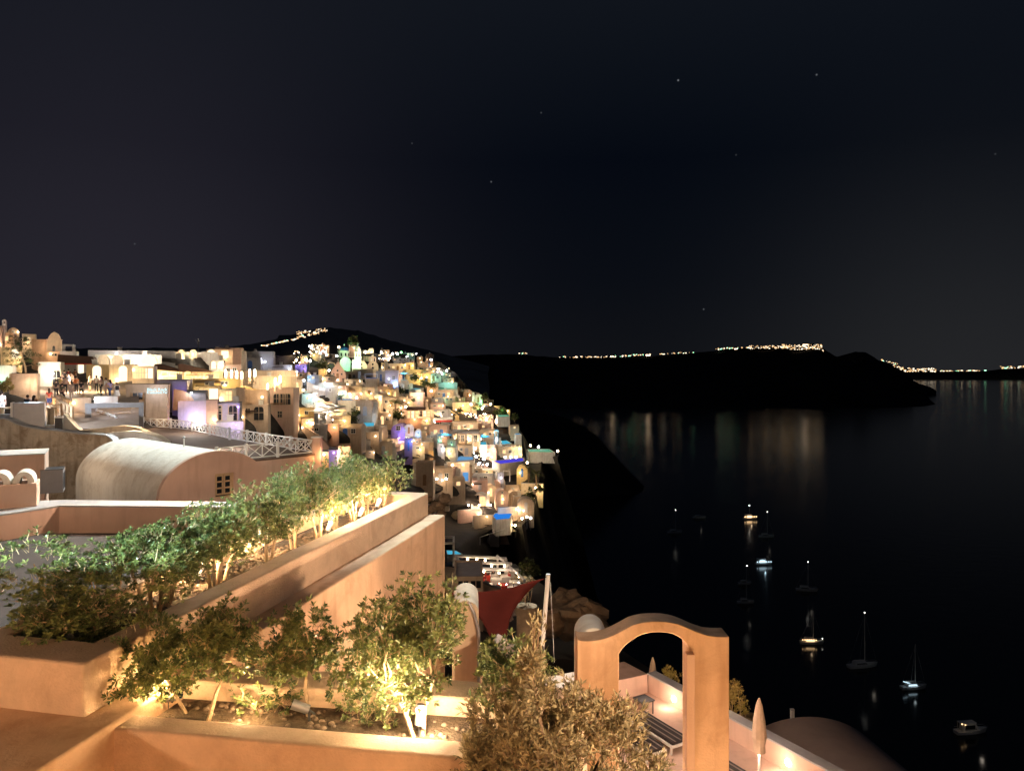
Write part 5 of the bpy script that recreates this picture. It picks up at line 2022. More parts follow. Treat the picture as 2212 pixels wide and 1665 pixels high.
q.prism([(-Wv / 2, -1.6), (hx0, -1.6)] + arc_pts(hx0, -Wv / 2), 0, .22)
q.prism([(hx1, -1.6), (Wv / 2, -1.6)] + arc_pts(Wv / 2, hx1), 0, .22)
q.prism([(hx0, -1.6), (hx1, -1.6), (hx1, hz0), (hx0, hz0)], 0, .22)
q.prism([(hx0, hz1), (hx1, hz1)] + arc_pts(hx1, hx0, 8), 0, .22)
q.build('wall', PINKW, t, smooth=15)
q = MB()
q.prism(arch_prof(Wv - .1, -1.6, .02, rise - .05, 30), .22, Lv)
q.build('roof', VAULTW, t, smooth=25)
wf = MB()
x0, x1, z0, z1 = -.02, .72, .05, .92
wf.box(x0 - .07, -.05, z0 - .05, x0, .02, z1 + .07)
wf.box(x1, -.05, z0 - .05, x1 + .07, .02, z1 + .07)
wf.box(x0, -.05, z1, x1, .02, z1 + .07)
wf.box(x0 - .1, -.09, z0 - .1, x1 + .1, .02, z0 - .05)
wo = wf.build('window', PALEWOOD, t)
wo.location.y = .15
for k_ in range(2):
    q = MB()
    xa = x0 + .37 * k_
    q.box(xa + .01, -.04, z0, xa + .07, .01, z1)
    q.box(xa + .30, -.04, z0, xa + .36, .01, z1)
    for zc in (z0, z0 + .26, z0 + .54, z1 - .07):
        q.box(xa + .07, -.036, zc, xa + .30, .01, zc + .07)
    q.build('shutter', PALEWOOD, wo)
q = MB()
q.box(x0 + .003, -.01, z0 - .045, x1 - .003, .015, z1)
q.build('pane', GLASSD, wo)
vent = cen + ax * 3.2
t2 = thing('vent_pipe', (vent.x, vent.y, zb + rise - .05), 'thin white vent pipe standing on the crest of the large white vault', 'pipe')
q = MB()
q.tube([(0, 0, -.2), (0, 0, .42)], .035, 8)
q.build('shaft', WHITEP, t2)
q = MB()
q.lathe([(.07, .42), (.07, .46), (.01, .52)], 8)
q.build('cap', METAL, t2)
# second vault behind with a cream rim
c2_ = at(272, 985, 43)
t = thing('vaulted_house', c2_, 'cream-rimmed vault roof behind the large white vault', 'house')


def c5prof(P, Y):
    P = [at(*uv('c5', a, b), Y) - c2_ for a, b in P]
    return [(P[0].x, -3), (P[-1].x, -3)] + [(p.x, p.z) for p in reversed(P)]


q = MB()
q.prism(c5prof([(900, 374), (1000, 378), (1100, 372), (1180, 363), (1250, 352), (1330, 340), (1400, 331), (1480, 324), (1550, 322), (1620, 326), (1680, 336), (1740, 356), (1800, 384), (1860, 412), (1920, 440), (2000, 482), (2080, 530)], 43), 0, .5)
q.build('rim', CREAM, t, smooth=25)
q = MB()
q.prism(c5prof([(1100, 446), (1200, 432), (1300, 415), (1400, 402), (1500, 394), (1600, 390), (1700, 392), (1800, 403), (1900, 430), (1980, 466), (2060, 518)], 42.3), -.9, -.003)
q.build('roof', VAULTW, t, smooth=25)
lamp(at(300, 890, 43.2), 150, (1, .78, .52))
lamp(at(215, 890, 43.2), 110, (1, .78, .52))
lamp(at(290, 925, 39.5), 60, (.9, .92, 1))
# old stained wall
Yw = 39.5
prof = [(0, 232), (60, 236), (110, 248), (200, 296), (300, 330), (400, 350), (560, 372), (800, 394), (1000, 424), (1200, 432), (1330, 445), (1400, 492), (1440, 560)]
base = at(0, 1062, Yw)
t = thing('old_wall', at(120, 1062, Yw), 'old wavy-topped wall with stained and patched plaster', 'wall')
o_ = at(120, 1062, Yw)
pts = [at(*uv('c5', a, b), Yw) - o_ for a, b in [(-200, 215)] + prof]
out_ = [Vector((pts[0].x, 0, -2)), Vector((pts[-1].x, 0, -2))] + list(reversed(pts))
q = MB()
q.prism([(p.x, p.z) for p in out_], 0, .55)
q.build('wall', OLDWALL, t)
q = MB()
for i in range(len(pts) - 1):
    a_, b_ = pts[i], pts[i + 1]
    q.poly([(a_.x, -.04, a_.z + .05), (b_.x, -.04, b_.z + .05), (b_.x, .60, b_.z + .05), (a_.x, .60, a_.z + .05)])
    q.poly([(a_.x, -.04, a_.z - .02), (b_.x, -.04, b_.z - .02), (b_.x, -.04, b_.z + .05), (a_.x, -.04, a_.z + .05)])
q.build('coping', CONC, t)
# white parapet swoop between cabinets
s = Spot('c1', 850, 1580, 'parapet', 'white parapet swooping down beside the small dark cabinet', 'wall', Y=43, yaw=0)
q = MB()
q.prism([(s.x(-60), -1.5), (s.x(1130), -1.5), (s.x(1130), s.z(1550)), (s.x(1000), s.z(1545)), (s.x(940), s.z(1500)), (s.x(860), s.z(1410)), (s.x(800), s.z(1335)), (s.x(765), s.z(1375)), (s.x(680), s.z(1480)), (s.x(525), s.z(1475)), (s.x(160), s.z(1345)), (s.x(-60), s.z(1340))], 0, .4)
q.build('wall', WHITE, s.t)

# lattice railings on the terrace
RB = -5.4
far = [(225, 923), (262, 922.5), (310, 922), (369, 925.4), (415, 931), (453, 939), (496, 949.5), (534, 955), (575, 962), (628, 971), (676, 978.5)]
farp = [Vector(((u - U0) / (V0 - v) * RB, RB * F / (V0 - v), RB)) for u, v in far]
nearp = [Vector(((u - U0) / (V0 - v) * RB, RB * F / (V0 - v), RB)) for u, v in ((468, 1002), (532, 993.5), (600, 987), (676, 979.5))]


def lattice(pts, h, label, nx):
    t = thing('railing', pts[0], label, 'railing', 'white lattice railings')
    P = [p - pts[0] for p in pts]
    up = Vector((0, 0, 1))
    for i in range(len(P) - 1):
        a, b = P[i], P[i + 1]
        d = (b - a).normalized()
        nrm = Vector((-d.y, d.x, 0))
        ang = math.atan2(d.y, d.x)
        ln = (b - a).length
        M = Matrix.Translation(a) @ Matrix.Rotation(ang, 4, 'Z')
        q = MB()
        q.box(-.07, -.07, -.1, .07, .07, h + .08, M)
        q.build('post', WHITEP, t)
        q = MB()
        q.box(.07, -.045, h - .07, ln - .07, .045, h, M)
        q.box(.07, -.04, .08, ln - .07, .04, .14, M)
        n = max(2, round(ln / nx))
        w = (ln - .14) / n
        for k in range(n):
            x0 = .07 + w * k
            for sg in (0, 1):
                za, zb_ = (.14, h - .07) if sg == 0 else (h - .07, .14)
                L_ = math.hypot(w, h - .21)
                an = math.atan2(zb_ - za, w)
                M2 = M @ Matrix.Translation((x0 + w / 2, 0, (za + zb_) / 2)) @ Matrix.Rotation(-an, 4, 'Y')
                q.box(-L_ / 2, -.022 + sg * .012, -.022, L_ / 2, .018 + sg * .012, .022, M2)
            if k:
                q.box(x0 - .025, -.03, .14, x0 + .025, .03, h - .07, M)
        q.build('lattice_panel', WHITEP, t)
    return t


lattice(farp, .86, 'long white lattice railing curving along the far side of the terrace', .95)
lattice(nearp, .92, 'white lattice railing along the near side of the terrace', 1.2)
t = thing('gate_post', farp[-1] + Vector((.25, .1, 0)), 'thick pale corner post where the two lattice railings meet', 'post')
q = MB()
q.box(-.28, -.28, -1.4, .28, .28, 1.0)
q.build('shaft', PINKW, t, bevel=.02)
q = MB()
q.box(-.33, -.33, 1.0, .33, .33, 1.08)
q.build('cap', WHITEP, t)
terr = [(p.x, p.y) for p in nearp] + [(p.x + .3, p.y + .3) for p in reversed(farp)]
t = thing('terrace', (nearp[1].x, nearp[1].y, RB), 'raised triangular terrace with a pale edge inside the lattice railings', 'terrace')
q = MB()
q.slab([(x - nearp[1].x, y - nearp[1].y) for x, y in terr], -3.5, -.12)
q.build('wall', PINKW, t)
q = MB()
c_ = Vector((sum(x for x, y in terr) / len(terr), sum(y for x, y in terr) / len(terr)))
q.slab([(c_.x + (x - c_.x) * 1.006 - nearp[1].x, c_.y + (y - c_.y) * 1.006 - nearp[1].y) for x, y in terr], -.12, -.005)
q.build('floor', surf('brown_terrace_floor', (.13, .085, .06), var=.3, scale=.6, bump=.2), t)
lamp(farp[4] + Vector((1, -2.5, 1.6)), 420, (1, .88, .76))
lamp(farp[8] + Vector((-1.5, -2.6, 1.4)), 380, (1, .90, .80))
lamp(nearp[1] + Vector((1.0, -2.6, .4)), 160, (1, .8, .62))
# swooping wall and orange niche seaward of the railing
s = Spot('d3', 830, 1430, 'stair_wall', 'rosy stair wall with a swooping top beside the corner post', 'wall', Y=52)
q = MB()
q.prism([(s.x(670), -2), (s.x(1010), -2), (s.x(1010), s.z(1370)), (s.x(930), s.z(1330)), (s.x(860), s.z(1260)), (s.x(780), s.z(1160)), (s.x(700), s.z(1115)), (s.x(670), s.z(1110))], 0, 1.2)
q.build('wall', PINKW, s.t)
s.lamp(800, 1300, -3, 30, 'k')
H('d3', 640, 1430, 880, 1640, 'b', 'o', OCHRE, .6, 49, 'small orange-lit block below the swooping stair wall', nw=0, dep=2)
H('d3', 870, 1380, 1090, 1700, 'b', 'p', LAV, .2, 50, 'dim violet block next to the orange-lit wall', nw=0, dep=2)
H('d3', 1080, 1285, 1420, 1700, 'b', 'o', PEACH, 1.2, 52, 'orange-lit wall with a glowing lamp above the hedge', nw=0, dep=2, lx=-.3, lz=.4)
lamp(at(*uv('d3', 1140, 1520), 51.2), 70, 'W')

# low shed, cabinet, chimney, parapet
s = Spot('e2', 330, 975, 'shed', 'flat-topped rosy shed against the old wall', 'shed', Y=31)
q = MB()
q.box(s.x(-300), 0, -1.2, s.x(660), 2.2, s.z(285))
q.build('wall', PINKW, s.t, bevel=.03)
q = MB()
q.box(s.x(-305), -.06, s.z(283), s.x(668), 2.26, s.z(268))
q.build('roof', CONC, s.t, bevel=.02)
s = Spot('e2', 830, 912, 'cabinet', 'dark metal equipment cabinet beside the shed', 'cabinet', Y=31.5)
q = MB()
q.box(s.x(672), 0, .05, s.x(985), 1.0, s.z(520))
q.build('body', METAL, s.t, bevel=.015)
q = MB()
q.box(s.x(668), -.03, s.z(520), s.x(989), 1.03, s.z(512))
q.build('lid', DARKM, s.t)
q = MB()
for i in range(6):
    q.box(s.x(985), .15 + i * .12, .2, s.x(985) + .02, .22 + i * .12, s.z(580))
q.build('grille', DARKM, s.t)
s = Spot('e2', 370, 1110, 'chimney', 'rosy chimney block with a white arched cap', 'chimney', Y=20.6)
hx = s.w(185)
q = MB()
q.box(-hx * 2.2, 0, -.4, hx, 1.05, s.z(745))
q.build('shaft', PINKW, s.t, bevel=.02)
q = MB()
for x0 in (-hx * 1.75, 0):
    ro, ri = arch_prof(hx * 1.62, 0, .02, s.w(175), 12), arch_prof(hx * .6, 0, .02, s.w(110), 12)
    M = Matrix.Translation((x0, 0, s.z(745)))
    q.prism([ro[1]] + ro[2:-1] + [ro[-1], ro[0]] + [ri[0]] + list(reversed(ri[2:])) + [ri[1]], .1, .95, M)
q.build('cap', VAULTW, s.t, smooth=30)
ZP = -3.8
pl = [Vector(((u - U0) / (V0 - v) * ZP, ZP * F / (V0 - v))) for u, v in ((-60, 1120), (36, 1106), (128, 1091.5), (330, 1093), (560, 1095))]
pb = [Vector(((u - U0) / (V0 - v) * ZP, ZP * F / (V0 - v))) for u, v in ((560, 1084), (368, 1082), (140, 1079), (60, 1082), (-60, 1096))]
t = thing('parapet', (pl[2].x, pl[2].y, ZP), 'low rosy parapet wall with a pale top round the roof below the white vault', 'wall')
q = MB()
q.slab([(p - pl[2]) for p in pl + pb], -2.2, -.04)
q.build('wall', PINKW, t, bevel=.02)
q = MB()
q.slab([(p - pl[2]) * 1.003 for p in pl + pb], -.04, 0)
q.build('coping', CONC, t)
g = MB()
g.poly([(-26, 6, -4.5), (-4.6, 6, -4.5), (-3.0, 15, -4.5), (-5.0, 20.5, -4.5), (-26, 20.5, -4.5)])
struct(g.build('terrace_floor', surf('dark_screed', (.085, .072, .068), var=.25, scale=1.2, bump=.2)))

# ------------------------------------------------------------------ foreground planters
P0 = Vector((-1.71, 15.15, 0))
dv, rv = Vector((.215, .977, 0)), Vector((.977, -.215, 0))
RZ = math.atan2(rv.y, rv.x)


def loc(s_, t_, z):
    return P0 + rv * s_ + dv * t_ + Vector((0, 0, z))


def ring(mb, o, i, z0, z1, zi):
    b = len(mb.v)
    for P, z in ((o, z0), (o, z1), (i, z1), (i, zi)):
        mb.v += [(p[0], p[1], z) for p in P]
    n = len(o)
    for r in range(3):
        for k in range(n):
            k2 = (k + 1) % n
            mb.face([b + r * n + k, b + r * n + k2, b + (r + 1) * n + k2, b + (r + 1) * n + k])


t = thing('planter', loc(0, 0, -2.95), 'long raised peach planter with a lit hedge, above the stepped retaining wall', 'planter', None, RZ)
q = MB()
ring(q, [(-1.50, -9.05), (0, -9.05), (0, 0), (-1.50, 0)], [(-1.24, -8.58), (-.30, -8.58), (-.30, -.34), (-1.24, -.34)], -6.5, .45, .1)
q.build('wall', PEACHTOP, t, bevel=.025)
q = MB()
q.box(-1.26, -8.60, .0, -.28, -.32, .22)
q.build('soil', SOIL, t)
t = thing('retaining_wall', loc(.33, 0, -9), 'tall stained peach retaining wall with a stepped ledge', 'wall', None, RZ)
q = MB()
q.slab([(-5.0, -13.5), (0, -13.5), (0, .08), (-.33, .08), (-.33, -9.03), (-5.0, -9.03)], 0, 6.05)
q.build('wall', PEACH, t, bevel=.025)
# lower planter
ev = Vector((.987, -.160, 0))
nv = Vector((.160, .987, 0))
Q0 = Vector((-3.41, 6.225, -3.0))
EZ = math.atan2(ev.y, ev.x)
t = thing('planter', Q0, 'lower peach planter bed nearest the viewer with four leafy shrubs', 'planter', None, EZ)
q = MB()
q.slab([(-.3, 0), (3.75, 0), (3.75, .27), (-.3, .27)], -5, 0)
q.build('front_wall', PEACHTOP, t, bevel=.03)
q = MB()
q.slab([(.05, .90), (3.75, .98), (3.75, 1.35), (.25, 1.35)], -5, .03)
q.build('back_curb', PEACHTOP, t, bevel=.03)
q = MB()
q.slab([(-.25, .27), (3.75, .27), (3.75, .98), (.05, .90)], -5, -.14)
q.build('soil', SOIL, t)
q = MB()
q.slab([(3.75, 0), (3.95, 0), (3.95, 1.35), (3.75, 1.35)], -5, .02)
q.build('end_wall', PEACHTOP, t, bevel=.03)

random.seed(101)
q = MB()
for i in range(520):
    s_, t_ = random.uniform(-1.2, -.33), random.uniform(-8.5, -.4)
    p = loc(s_, t_, -2.73)
    r = random.uniform(.015, .045)
    q.ball((p.x, p.y, p.z), r, 4, .7)
for i in range(170):
    p = Q0 + ev * random.uniform(.2, 3.7) + nv * random.uniform(.3, .88) + Vector((0, 0, -.14))
    q.ball((p.x, p.y, p.z), random.uniform(.012, .035), 4, .7)
o = q.build('pebbles', PEBBLE, smooth=60)
o['label'] = 'scattered pebbles lying on the soil of both planters'
struct(o, 'stuff')


def garden_light(p, label, aim=None, on=True):
    t = thing('garden_spotlight', p, label, 'spotlight', 'garden spotlights in the planters')
    d = Vector(aim).normalized() if aim else Vector((.3, .4, .85))
    q = MB()
    q.tube([(0, 0, .10), Vector((0, 0, .10)) + d * .16], [.040, .045], 12)
    q.build('housing', METAL, t, smooth=40)
    q = MB()
    q.tube([Vector((0, 0, .10)) + d * .162, Vector((0, 0, .10)) + d * .168], .036, 12)
    q.build('lens', LIT if on else GLASSD, t)
    q = MB()
    q.tube([(0, 0, -.1), (0, 0, .10)], .012, 6)
    q.tube([(-.05, 0, .06), (0, 0, .1), (.05, 0, .06)], .01, 5)
    q.build('spike', DARKM, t)
    return t


# hedge in the upper planter
hed = [(-8.05, 1.00, 1.42, -.80), (-6.9, .98, 1.22, -.86), (-5.85, 1.10, 1.25, -.84), (-4.85, 1.20, 1.12, -.75), (-4.05, 1.16, .98, -.78), (-3.3, 1.24, 1.08, -.74), (-2.65, 1.20, .95, -.78), (-2.0, 1.22, 1.0, -.72), (-1.35, 1.12, .95, -.78), (-.75, 1.12, 1.02, -.72), (-7.5, 1.02, 1.15, -.55), (-6.4, 1.08, 1.15, -.55)]
wds = ['dark round shrub at the near end of the upper planter', 'second shrub of the hedge, with pale thin stems', 'hedge shrub left of the first glowing uplight', 'hedge shrub over the first glowing uplight', 'hedge shrub between the first and second uplight',
       'hedge shrub over the second glowing uplight', 'tall hedge shrub in the middle of the far half', 'hedge shrub over the white lit stems', 'hedge shrub glowing yellow underneath', 'last hedge shrub at the far end, with bare forked stems',
       'hedge shrub leaning over the rim next to the dark near one', 'hedge shrub at the rim between the pale-stemmed ones']
var = [shrub_mesh(200 + i, 1.15, 1.25, 820, .050, lean=(random.uniform(-.1, .1), 0), stems=3 + i % 2, base_h=.36, flat=.9) for i in range(3)] + [shrub_mesh(211, 1.15, 1.45, 1250, .052, lean=(-.12, 0), stems=4, base_h=.02, flat=.9)]
cache = {}
random.seed(103)
for i, (t_, h, w, s_) in enumerate(hed):
    k_ = 3 if i == 0 else i % 3
    dat = cache.get(k_, var[k_])
    tt, a_, b_ = shrub(loc(s_, t_, -2.74), dat, wds[i], 'hedge shrubs in the upper planter', 0 if i == 0 else random.uniform(0, 6), 1)
    cache[k_] = (a_, b_)
    tt.scale = (w / 1.12, w / 1.12, h / 1.15)
GL = [(-6.05, -1.02, 'garden spotlight with the widest white glow in the upper planter'), (-4.45, -1.05, 'garden spotlight behind the middle of the hedge'), (-3.25, -.62, 'garden spotlight beside the white pebbles of the hedge'),
      (-2.05, -.60, 'garden spotlight under the white lit stems'), (-1.1, -.66, 'garden spotlight under the last but one hedge shrub')]
for t_, s_, lab in GL:
    p = loc(s_, t_, -2.72)
    garden_light(p, lab)
    lamp(p + Vector((.05, -.02, .30)), 60, (1, .66, .34), .05)
    lamp(p + Vector((.2, -.25, .5)), 30, (1, .68, .36), .05)
garden_light(loc(-.85, -8.35, -2.72), 'unlit garden spotlight at the near end of the upper planter', (.8, -.2, .5), False)

# shrubs of the lower planter
def lower(u, v, z=-3.14):
    Y = z * F / (V0 - v)
    return at(u, v, Y)


mpx = 6.6 / F
low = [(405, 1533, 301, .80, 1.12, (-.34, 0), 'leafy shrub with a leaning trunk at the near corner of the lower planter', 420, 1),
       (440, 1552, 302, .96, .82, (.14, .05), 'leafy shrub with an upright lit trunk beside the leaning one', 300, 1),
       (660, 1543, 303, .92, .92, (-.14, .05), 'dark leafy shrub in the middle of the lower planter', 360, 1),
       (905, 1585, 304, 1.16, 1.42, (-.10, .12), 'large shrub with overlit white branches in the lower planter', 640, 2),
       (1085, 1590, 305, .80, .85, (.0, .1), 'dark shrub merging with the olive bush', 300, 2)]
for (u, v, sd, h, w, ln_, lab, n, st) in low:
    p = lower(u, v, -3.12)
    shrub(p, shrub_mesh(sd, h, w, int(n * 2.2), .054, lean=ln_, stems=st, base_h=(.30 if sd == 301 else .42) if sd < 304 else .28, flat=.75, gaps=8), lab, 'shrubs in the lower planter')
# small ground plants
random.seed(111)
sm = shrub_mesh(311, .22, .42, 26, .05, stems=1, base_h=.05)
cch = None
for i, (u, v) in enumerate(((540, 1535), (590, 1540), (620, 1530), (800, 1560), (830, 1568), (755, 1545))):
    lab = ['low ground plant beside the upright trunk', 'low ground plant along the back of the bed', 'low ground plant under the dark shrub', 'yellow-lit ground plant near the overlit branches', 'ground plant at the foot of the overlit branches', 'small ground plant behind the pale spotlight'][i]
    _, a_, b_ = shrub(lower(u, v, -3.14), cch or sm, lab, 'ground plants in the lower planter', i * 1.3, 1)
    cch = (a_, b_)
for u, v, lab, aim in ((362, 1530, 'grey garden spotlight at the corner of the lower planter', (.7, -.3, .3)), (668, 1556, 'pale garden spotlight lying tilted under the dark shrub', (-.9, -.1, .35)), (905, 1590, 'garden spotlight blazing under the overlit branches', (.1, .2, .9))):
    garden_light(lower(u, v, -3.14), lab, aim, False)
lamp(lower(915, 1588) + Vector((.02, -.10, .22)), 60, (1, .74, .44), .04)
lamp(lower(860, 1575) + Vector((.0, -.25, .5)), 26, (1, .74, .40), .06)
lamp(lower(540, 1545) + Vector((0, -.15, .20)), 26, (1, .66, .30), .05)
lamp(lower(420, 1530) + Vector((-.25, -.15, .30)), 28, (1, .64, .28), .05)
lamp(lower(790, 1550) + Vector((0, -.15, .45)), 24, (1, .70, .36), .05)

# the olive bush
random.seed(121)
tr, cr = MB(), MB()
cen = Vector((0, 0, 1.30))
rad = Vector((1.12, .8, 1.25))
tr.tube([(0, 0, -1.6), (.03, 0, .2), (-.05, .05, .9)], [.06, .05, .03], 7)
spr = []
for i in range(26):
    d = rnd_dir()
    spr.append((cen + Vector((d.x * rad.x, d.y * rad.y, d.z * rad.z)) * random.uniform(.35, .80), random.uniform(.22, .40)))
spr += [(Vector((-.28, 0, 2.25)), .20), (Vector((-.30, 0, 2.5)), .12), (Vector((.62, 0, 1.95)), .22), (Vector((.3, 0, 2.0)), .25), (Vector((-.75, 0, 1.6)), .28), (Vector((.55, 0, 1.75)), .30), (Vector((.85, 0, 1.45)), .28), (Vector((.05, 0, 2.1)), .26), (Vector((.95, 0, 1.0)), .28)]
for c, r in spr:
    tr.tube([(-.05, .05, .6), Vector((-.05, .05, .8)).lerp(c, .6) + Vector((0, 0, .05)), c], [.022, .013, .006], 5)
for i in range(2100):
    c, r = random.choice(spr)
    d = rnd_dir()
    tip = c + d * r * random.uniform(.5, 1.15)
    ax_ = (Vector((d.x * .7, d.y * .7, .75)) + rnd_dir() * .4).normalized()
    ln = random.uniform(.12, .24)
    b0 = tip - ax_ * ln
    cr.m = 1
    cr.tube([b0, tip], [.004, .002], 3, False)
    cr.m = 0
    for j in range(18):
        f = .1 + .9 * j / 17
        dd = (ax_ * .9 + rnd_dir() * .8).normalized()
        leaf_poly(cr, b0.lerp(tip, f), dd, rnd_dir(), random.uniform(.05, .085), .016)
for i in range(7):      # the leading shoots
    x0 = -.26 + random.uniform(-.06, .06)
    cr.m = 1
    cr.tube([(-.28, 0, 2.3), (x0, 0, 2.85)], [.006, .003], 4)
    cr.m = 0
    for j in range(18):
        c = Vector((x0 + random.uniform(-.05, .05), random.uniform(-.06, .06), 2.4 + .5 * random.random()))
        leaf_poly(cr, c, Vector((0, 0, 1)) + rnd_dir() * .7, rnd_dir(), .085, .018)
t = thing('olive_bush', at(1215, 1545, 5.3) + Vector((0, 0, -1.50)), 'wide feathery olive bush in front of the arched gateway', 'olive bush')
t.scale = (.74, .74, .76)
tr.build('trunk', BARKD, t, smooth=50)
cr.build('crown', [LEAFO, BARKD], t)
t = thing('plant_pot', at(1215, 1545, 5.3) + Vector((0, 0, -2.9)), 'big round pot hidden under the olive bush', 'pot')
q = MB()
q.lathe([(.28, 0), (.42, .5), (.44, .95), (.46, 1.0)], 20)
q.build('body', PEACH, t, smooth=40)
q = MB()
q.lathe([(.43, 1.0), (.43, 1.03)], 20)
q.build('soil', SOIL, t)

# ------------------------------------------------------------------ arched gateway
YA = 10.5
oA = at(1400, 1665, YA)


def fa(a, b, Y=YA):
    p = at(*uv('f6', a, b), Y) - oA
    return (p.x, p.z)


topc = [(1648, 355), (1530, 355), (1440, 345), (1330, 308), (1230, 263), (1160, 236), (1100, 220), (1030, 210), (960, 207), (890, 208), (830, 213), (760, 227), (700, 246), (600, 302), (520, 342), (450, 370), (390, 386), (330, 395), (260, 398), (200, 396), (168, 380)]
inn = [(575, 525), (595, 490), (640, 438), (700, 388), (750, 357), (800, 336), (850, 321), (900, 314), (950, 311), (1000, 312), (1050, 318), (1100, 330), (1150, 353), (1190, 380), (1225, 412), (1245, 450), (1252, 490)]
pr = [fa(170, 2000), fa(575, 2000)] + [fa(*p) for p in inn] + [fa(1252, 2000), fa(1648, 2000)] + [fa(*p) for p in topc]
t = thing('gateway', oA, 'warm peach gateway with a wavy top and an open arch', 'gateway')
q = MB()
q.prism(pr, 0, .38)
q.build('wall', PEACH, t, smooth=40, bevel=.012)
q = MB()
x0, x1 = fa(1212, 490)[0], fa(1292, 490)[0]
q.box(x0, -.14, fa(0, 2000)[1], x1, -.003, fa(0, 492)[1])
q.build('door_jamb', PINKW, t, bevel=.01)
q = MB()
cx, cz = fa(300, 345, 11.3)
rr_ = .235
q.prism([(cx + rr_ * math.cos(PI * i / 16), cz + rr_ * 1.1 * math.sin(PI * i / 16)) for i in range(17)] + [(cx - rr_, -4), (cx + rr_, -4)], .38, 1.05)
q.build('rounded_pier', VAULTW, t, smooth=40, bevel=.03)
mp_ = MB()
for a, b in (((1345, 1340)), ):
    pass

# ------------------------------------------------------------------ lower terrace beyond the gateway
C0 = Vector((4.7, 25.6))
wd = Vector((.5, -.866))
wl = Vector((-.866, -.5))
zf, zw = -11.1, -10.5
flo = [C0, C0 + wl * 11, C0 + wl * 11 + wd * 12, C0 + wd * 12]
g = MB()
g.slab([(p.x, p.y) for p in flo], -16, zf)
struct(g.build('terrace_floor', PINKW))
t = thing('terrace_wall', (C0.x, C0.y, zf), 'low rosy terrace wall with two round recessed lamps', 'wall', None, math.atan2(wd.y, wd.x))
q = MB()
q.box(0, 0, -4, 12, .34, zw - zf)
q.build('wall', PINKW, t, bevel=.03)
q = MB()
q.box(-.02, -.02, zw - zf, 12, .36, zw - zf + .05)
q.build('coping', CONC, t)
for tt_ in (1.304, 5.89):
    q = MB()
    M = Matrix.Translation((tt_, 0, .26)) @ Matrix.Rotation(PI / 2, 4, 'X')
    q.lathe([(.10, -.004), (.10, .02)], 12)
    q.v = [tuple(M @ Vector(v_)) for v_ in q.v]
    q.build('lamp', BULB, t)
    pw = C0 + wd * tt_ + wl * .35
    lamp((pw.x, pw.y, zf + .32), 16, 'k', .08)
    pw = C0 + wd * tt_ + wl * 1.2
    lamp((pw.x, pw.y, zf + .8), 22, 'k', .1)
t = thing('terrace_wall', (C0.x, C0.y, zf), 'broad sloping-topped block closing the far side of the lower terrace', 'wall', None, math.atan2(wl.y, wl.x))
q = MB()
q.prism([(0, -4), (8, -4), (8, .9), (0, .62)], -1.3, 0)
q.build('wall', PINKW, t, bevel=.03)
lam = C0 + wl * 3 + wd * 2.5


def lounger(p, rz, label):
    t = thing('sun_lounger', p, label, 'sun lounger', 'loungers on the lower terrace', rz)
    q = MB()
    q.box(-1.0, -.36, .22, 1.0, -.32, .30)
    q.box(-1.0, .32, .22, 1.0, .36, .30)
    q.box(-1.0, -.32, .22, -.96, .32, .30)
    q.box(.96, -.32, .22, 1.0, .32, .30)
    q.build('frame', WHITEP, t)
    q = MB()
    q.box(-.97, -.31, .29, .97, .31, .38)
    for y in (-.2, .0, .2):
        q.m = 1
        q.box(-.975, y - .025, .377, .975, y + .025, .384)
    q.build('mattress', [FABD, surf('mattress_stripe', (.22, .18, .16))], t)
    for x in (-.92, .88):
        for y in (-.34, .30):
            q = MB()
            q.box(x, y, 0, x + .05, y + .05, .22)
            q.build('leg', WHITEP, t)
    return t


ang = math.atan2(wd.y, wd.x)
lounger(Vector((4.42, 22.35, zf)), ang, 'striped charcoal sun lounger seen through the arch')
lounger(Vector((3.62, 21.85, zf)), ang, 'striped charcoal sun lounger half hidden by the olive bush')
lounger(Vector((5.9, 19.9, zf)), ang, 'sun lounger seen just past the outer pillar of the gateway')
t = thing('side_table', Vector((4.28, 24.05, zf)), 'small dark side table at the head of the lounger', 'table', None, ang)
q = MB()
q.box(-.25, -.25, .42, .25, .25, .46)
q.build('top', DARKM, t)
for x in (-.22, .19):
    for y in (-.22, .19):
        q = MB()
        q.box(x, y, 0, x + .03, y + .03, .42)
        q.build('leg', DARKM, t)
pz = at(1640, 1510, 20)
parasol(Vector((pz.x, pz.y, zf)), 1, pz.z - zf, 'closed beige parasol on the terrace past the outer pillar', FABT, True, 'closed parasols')
pz = at(1410, 1422, 27)
parasol(Vector((pz.x, pz.y, pz.z - 2.5)), 1, 2.5, 'closed beige parasol seen through the arch', FABT, True, 'closed parasols')
t = thing('vaulted_house', Vector((10.2, 26, -14.45)), 'smooth pale vault roof below the terrace wall', 'house', None, .12)
q = MB()
q.prism(arch_prof(6.2, -6, 0, 2.3, 36), -7, 0)
q.build('roof', surf('dusky_plaster', (.42, .32, .28), var=.12, scale=.8, bump=.15, patch=.1), t, smooth=25)
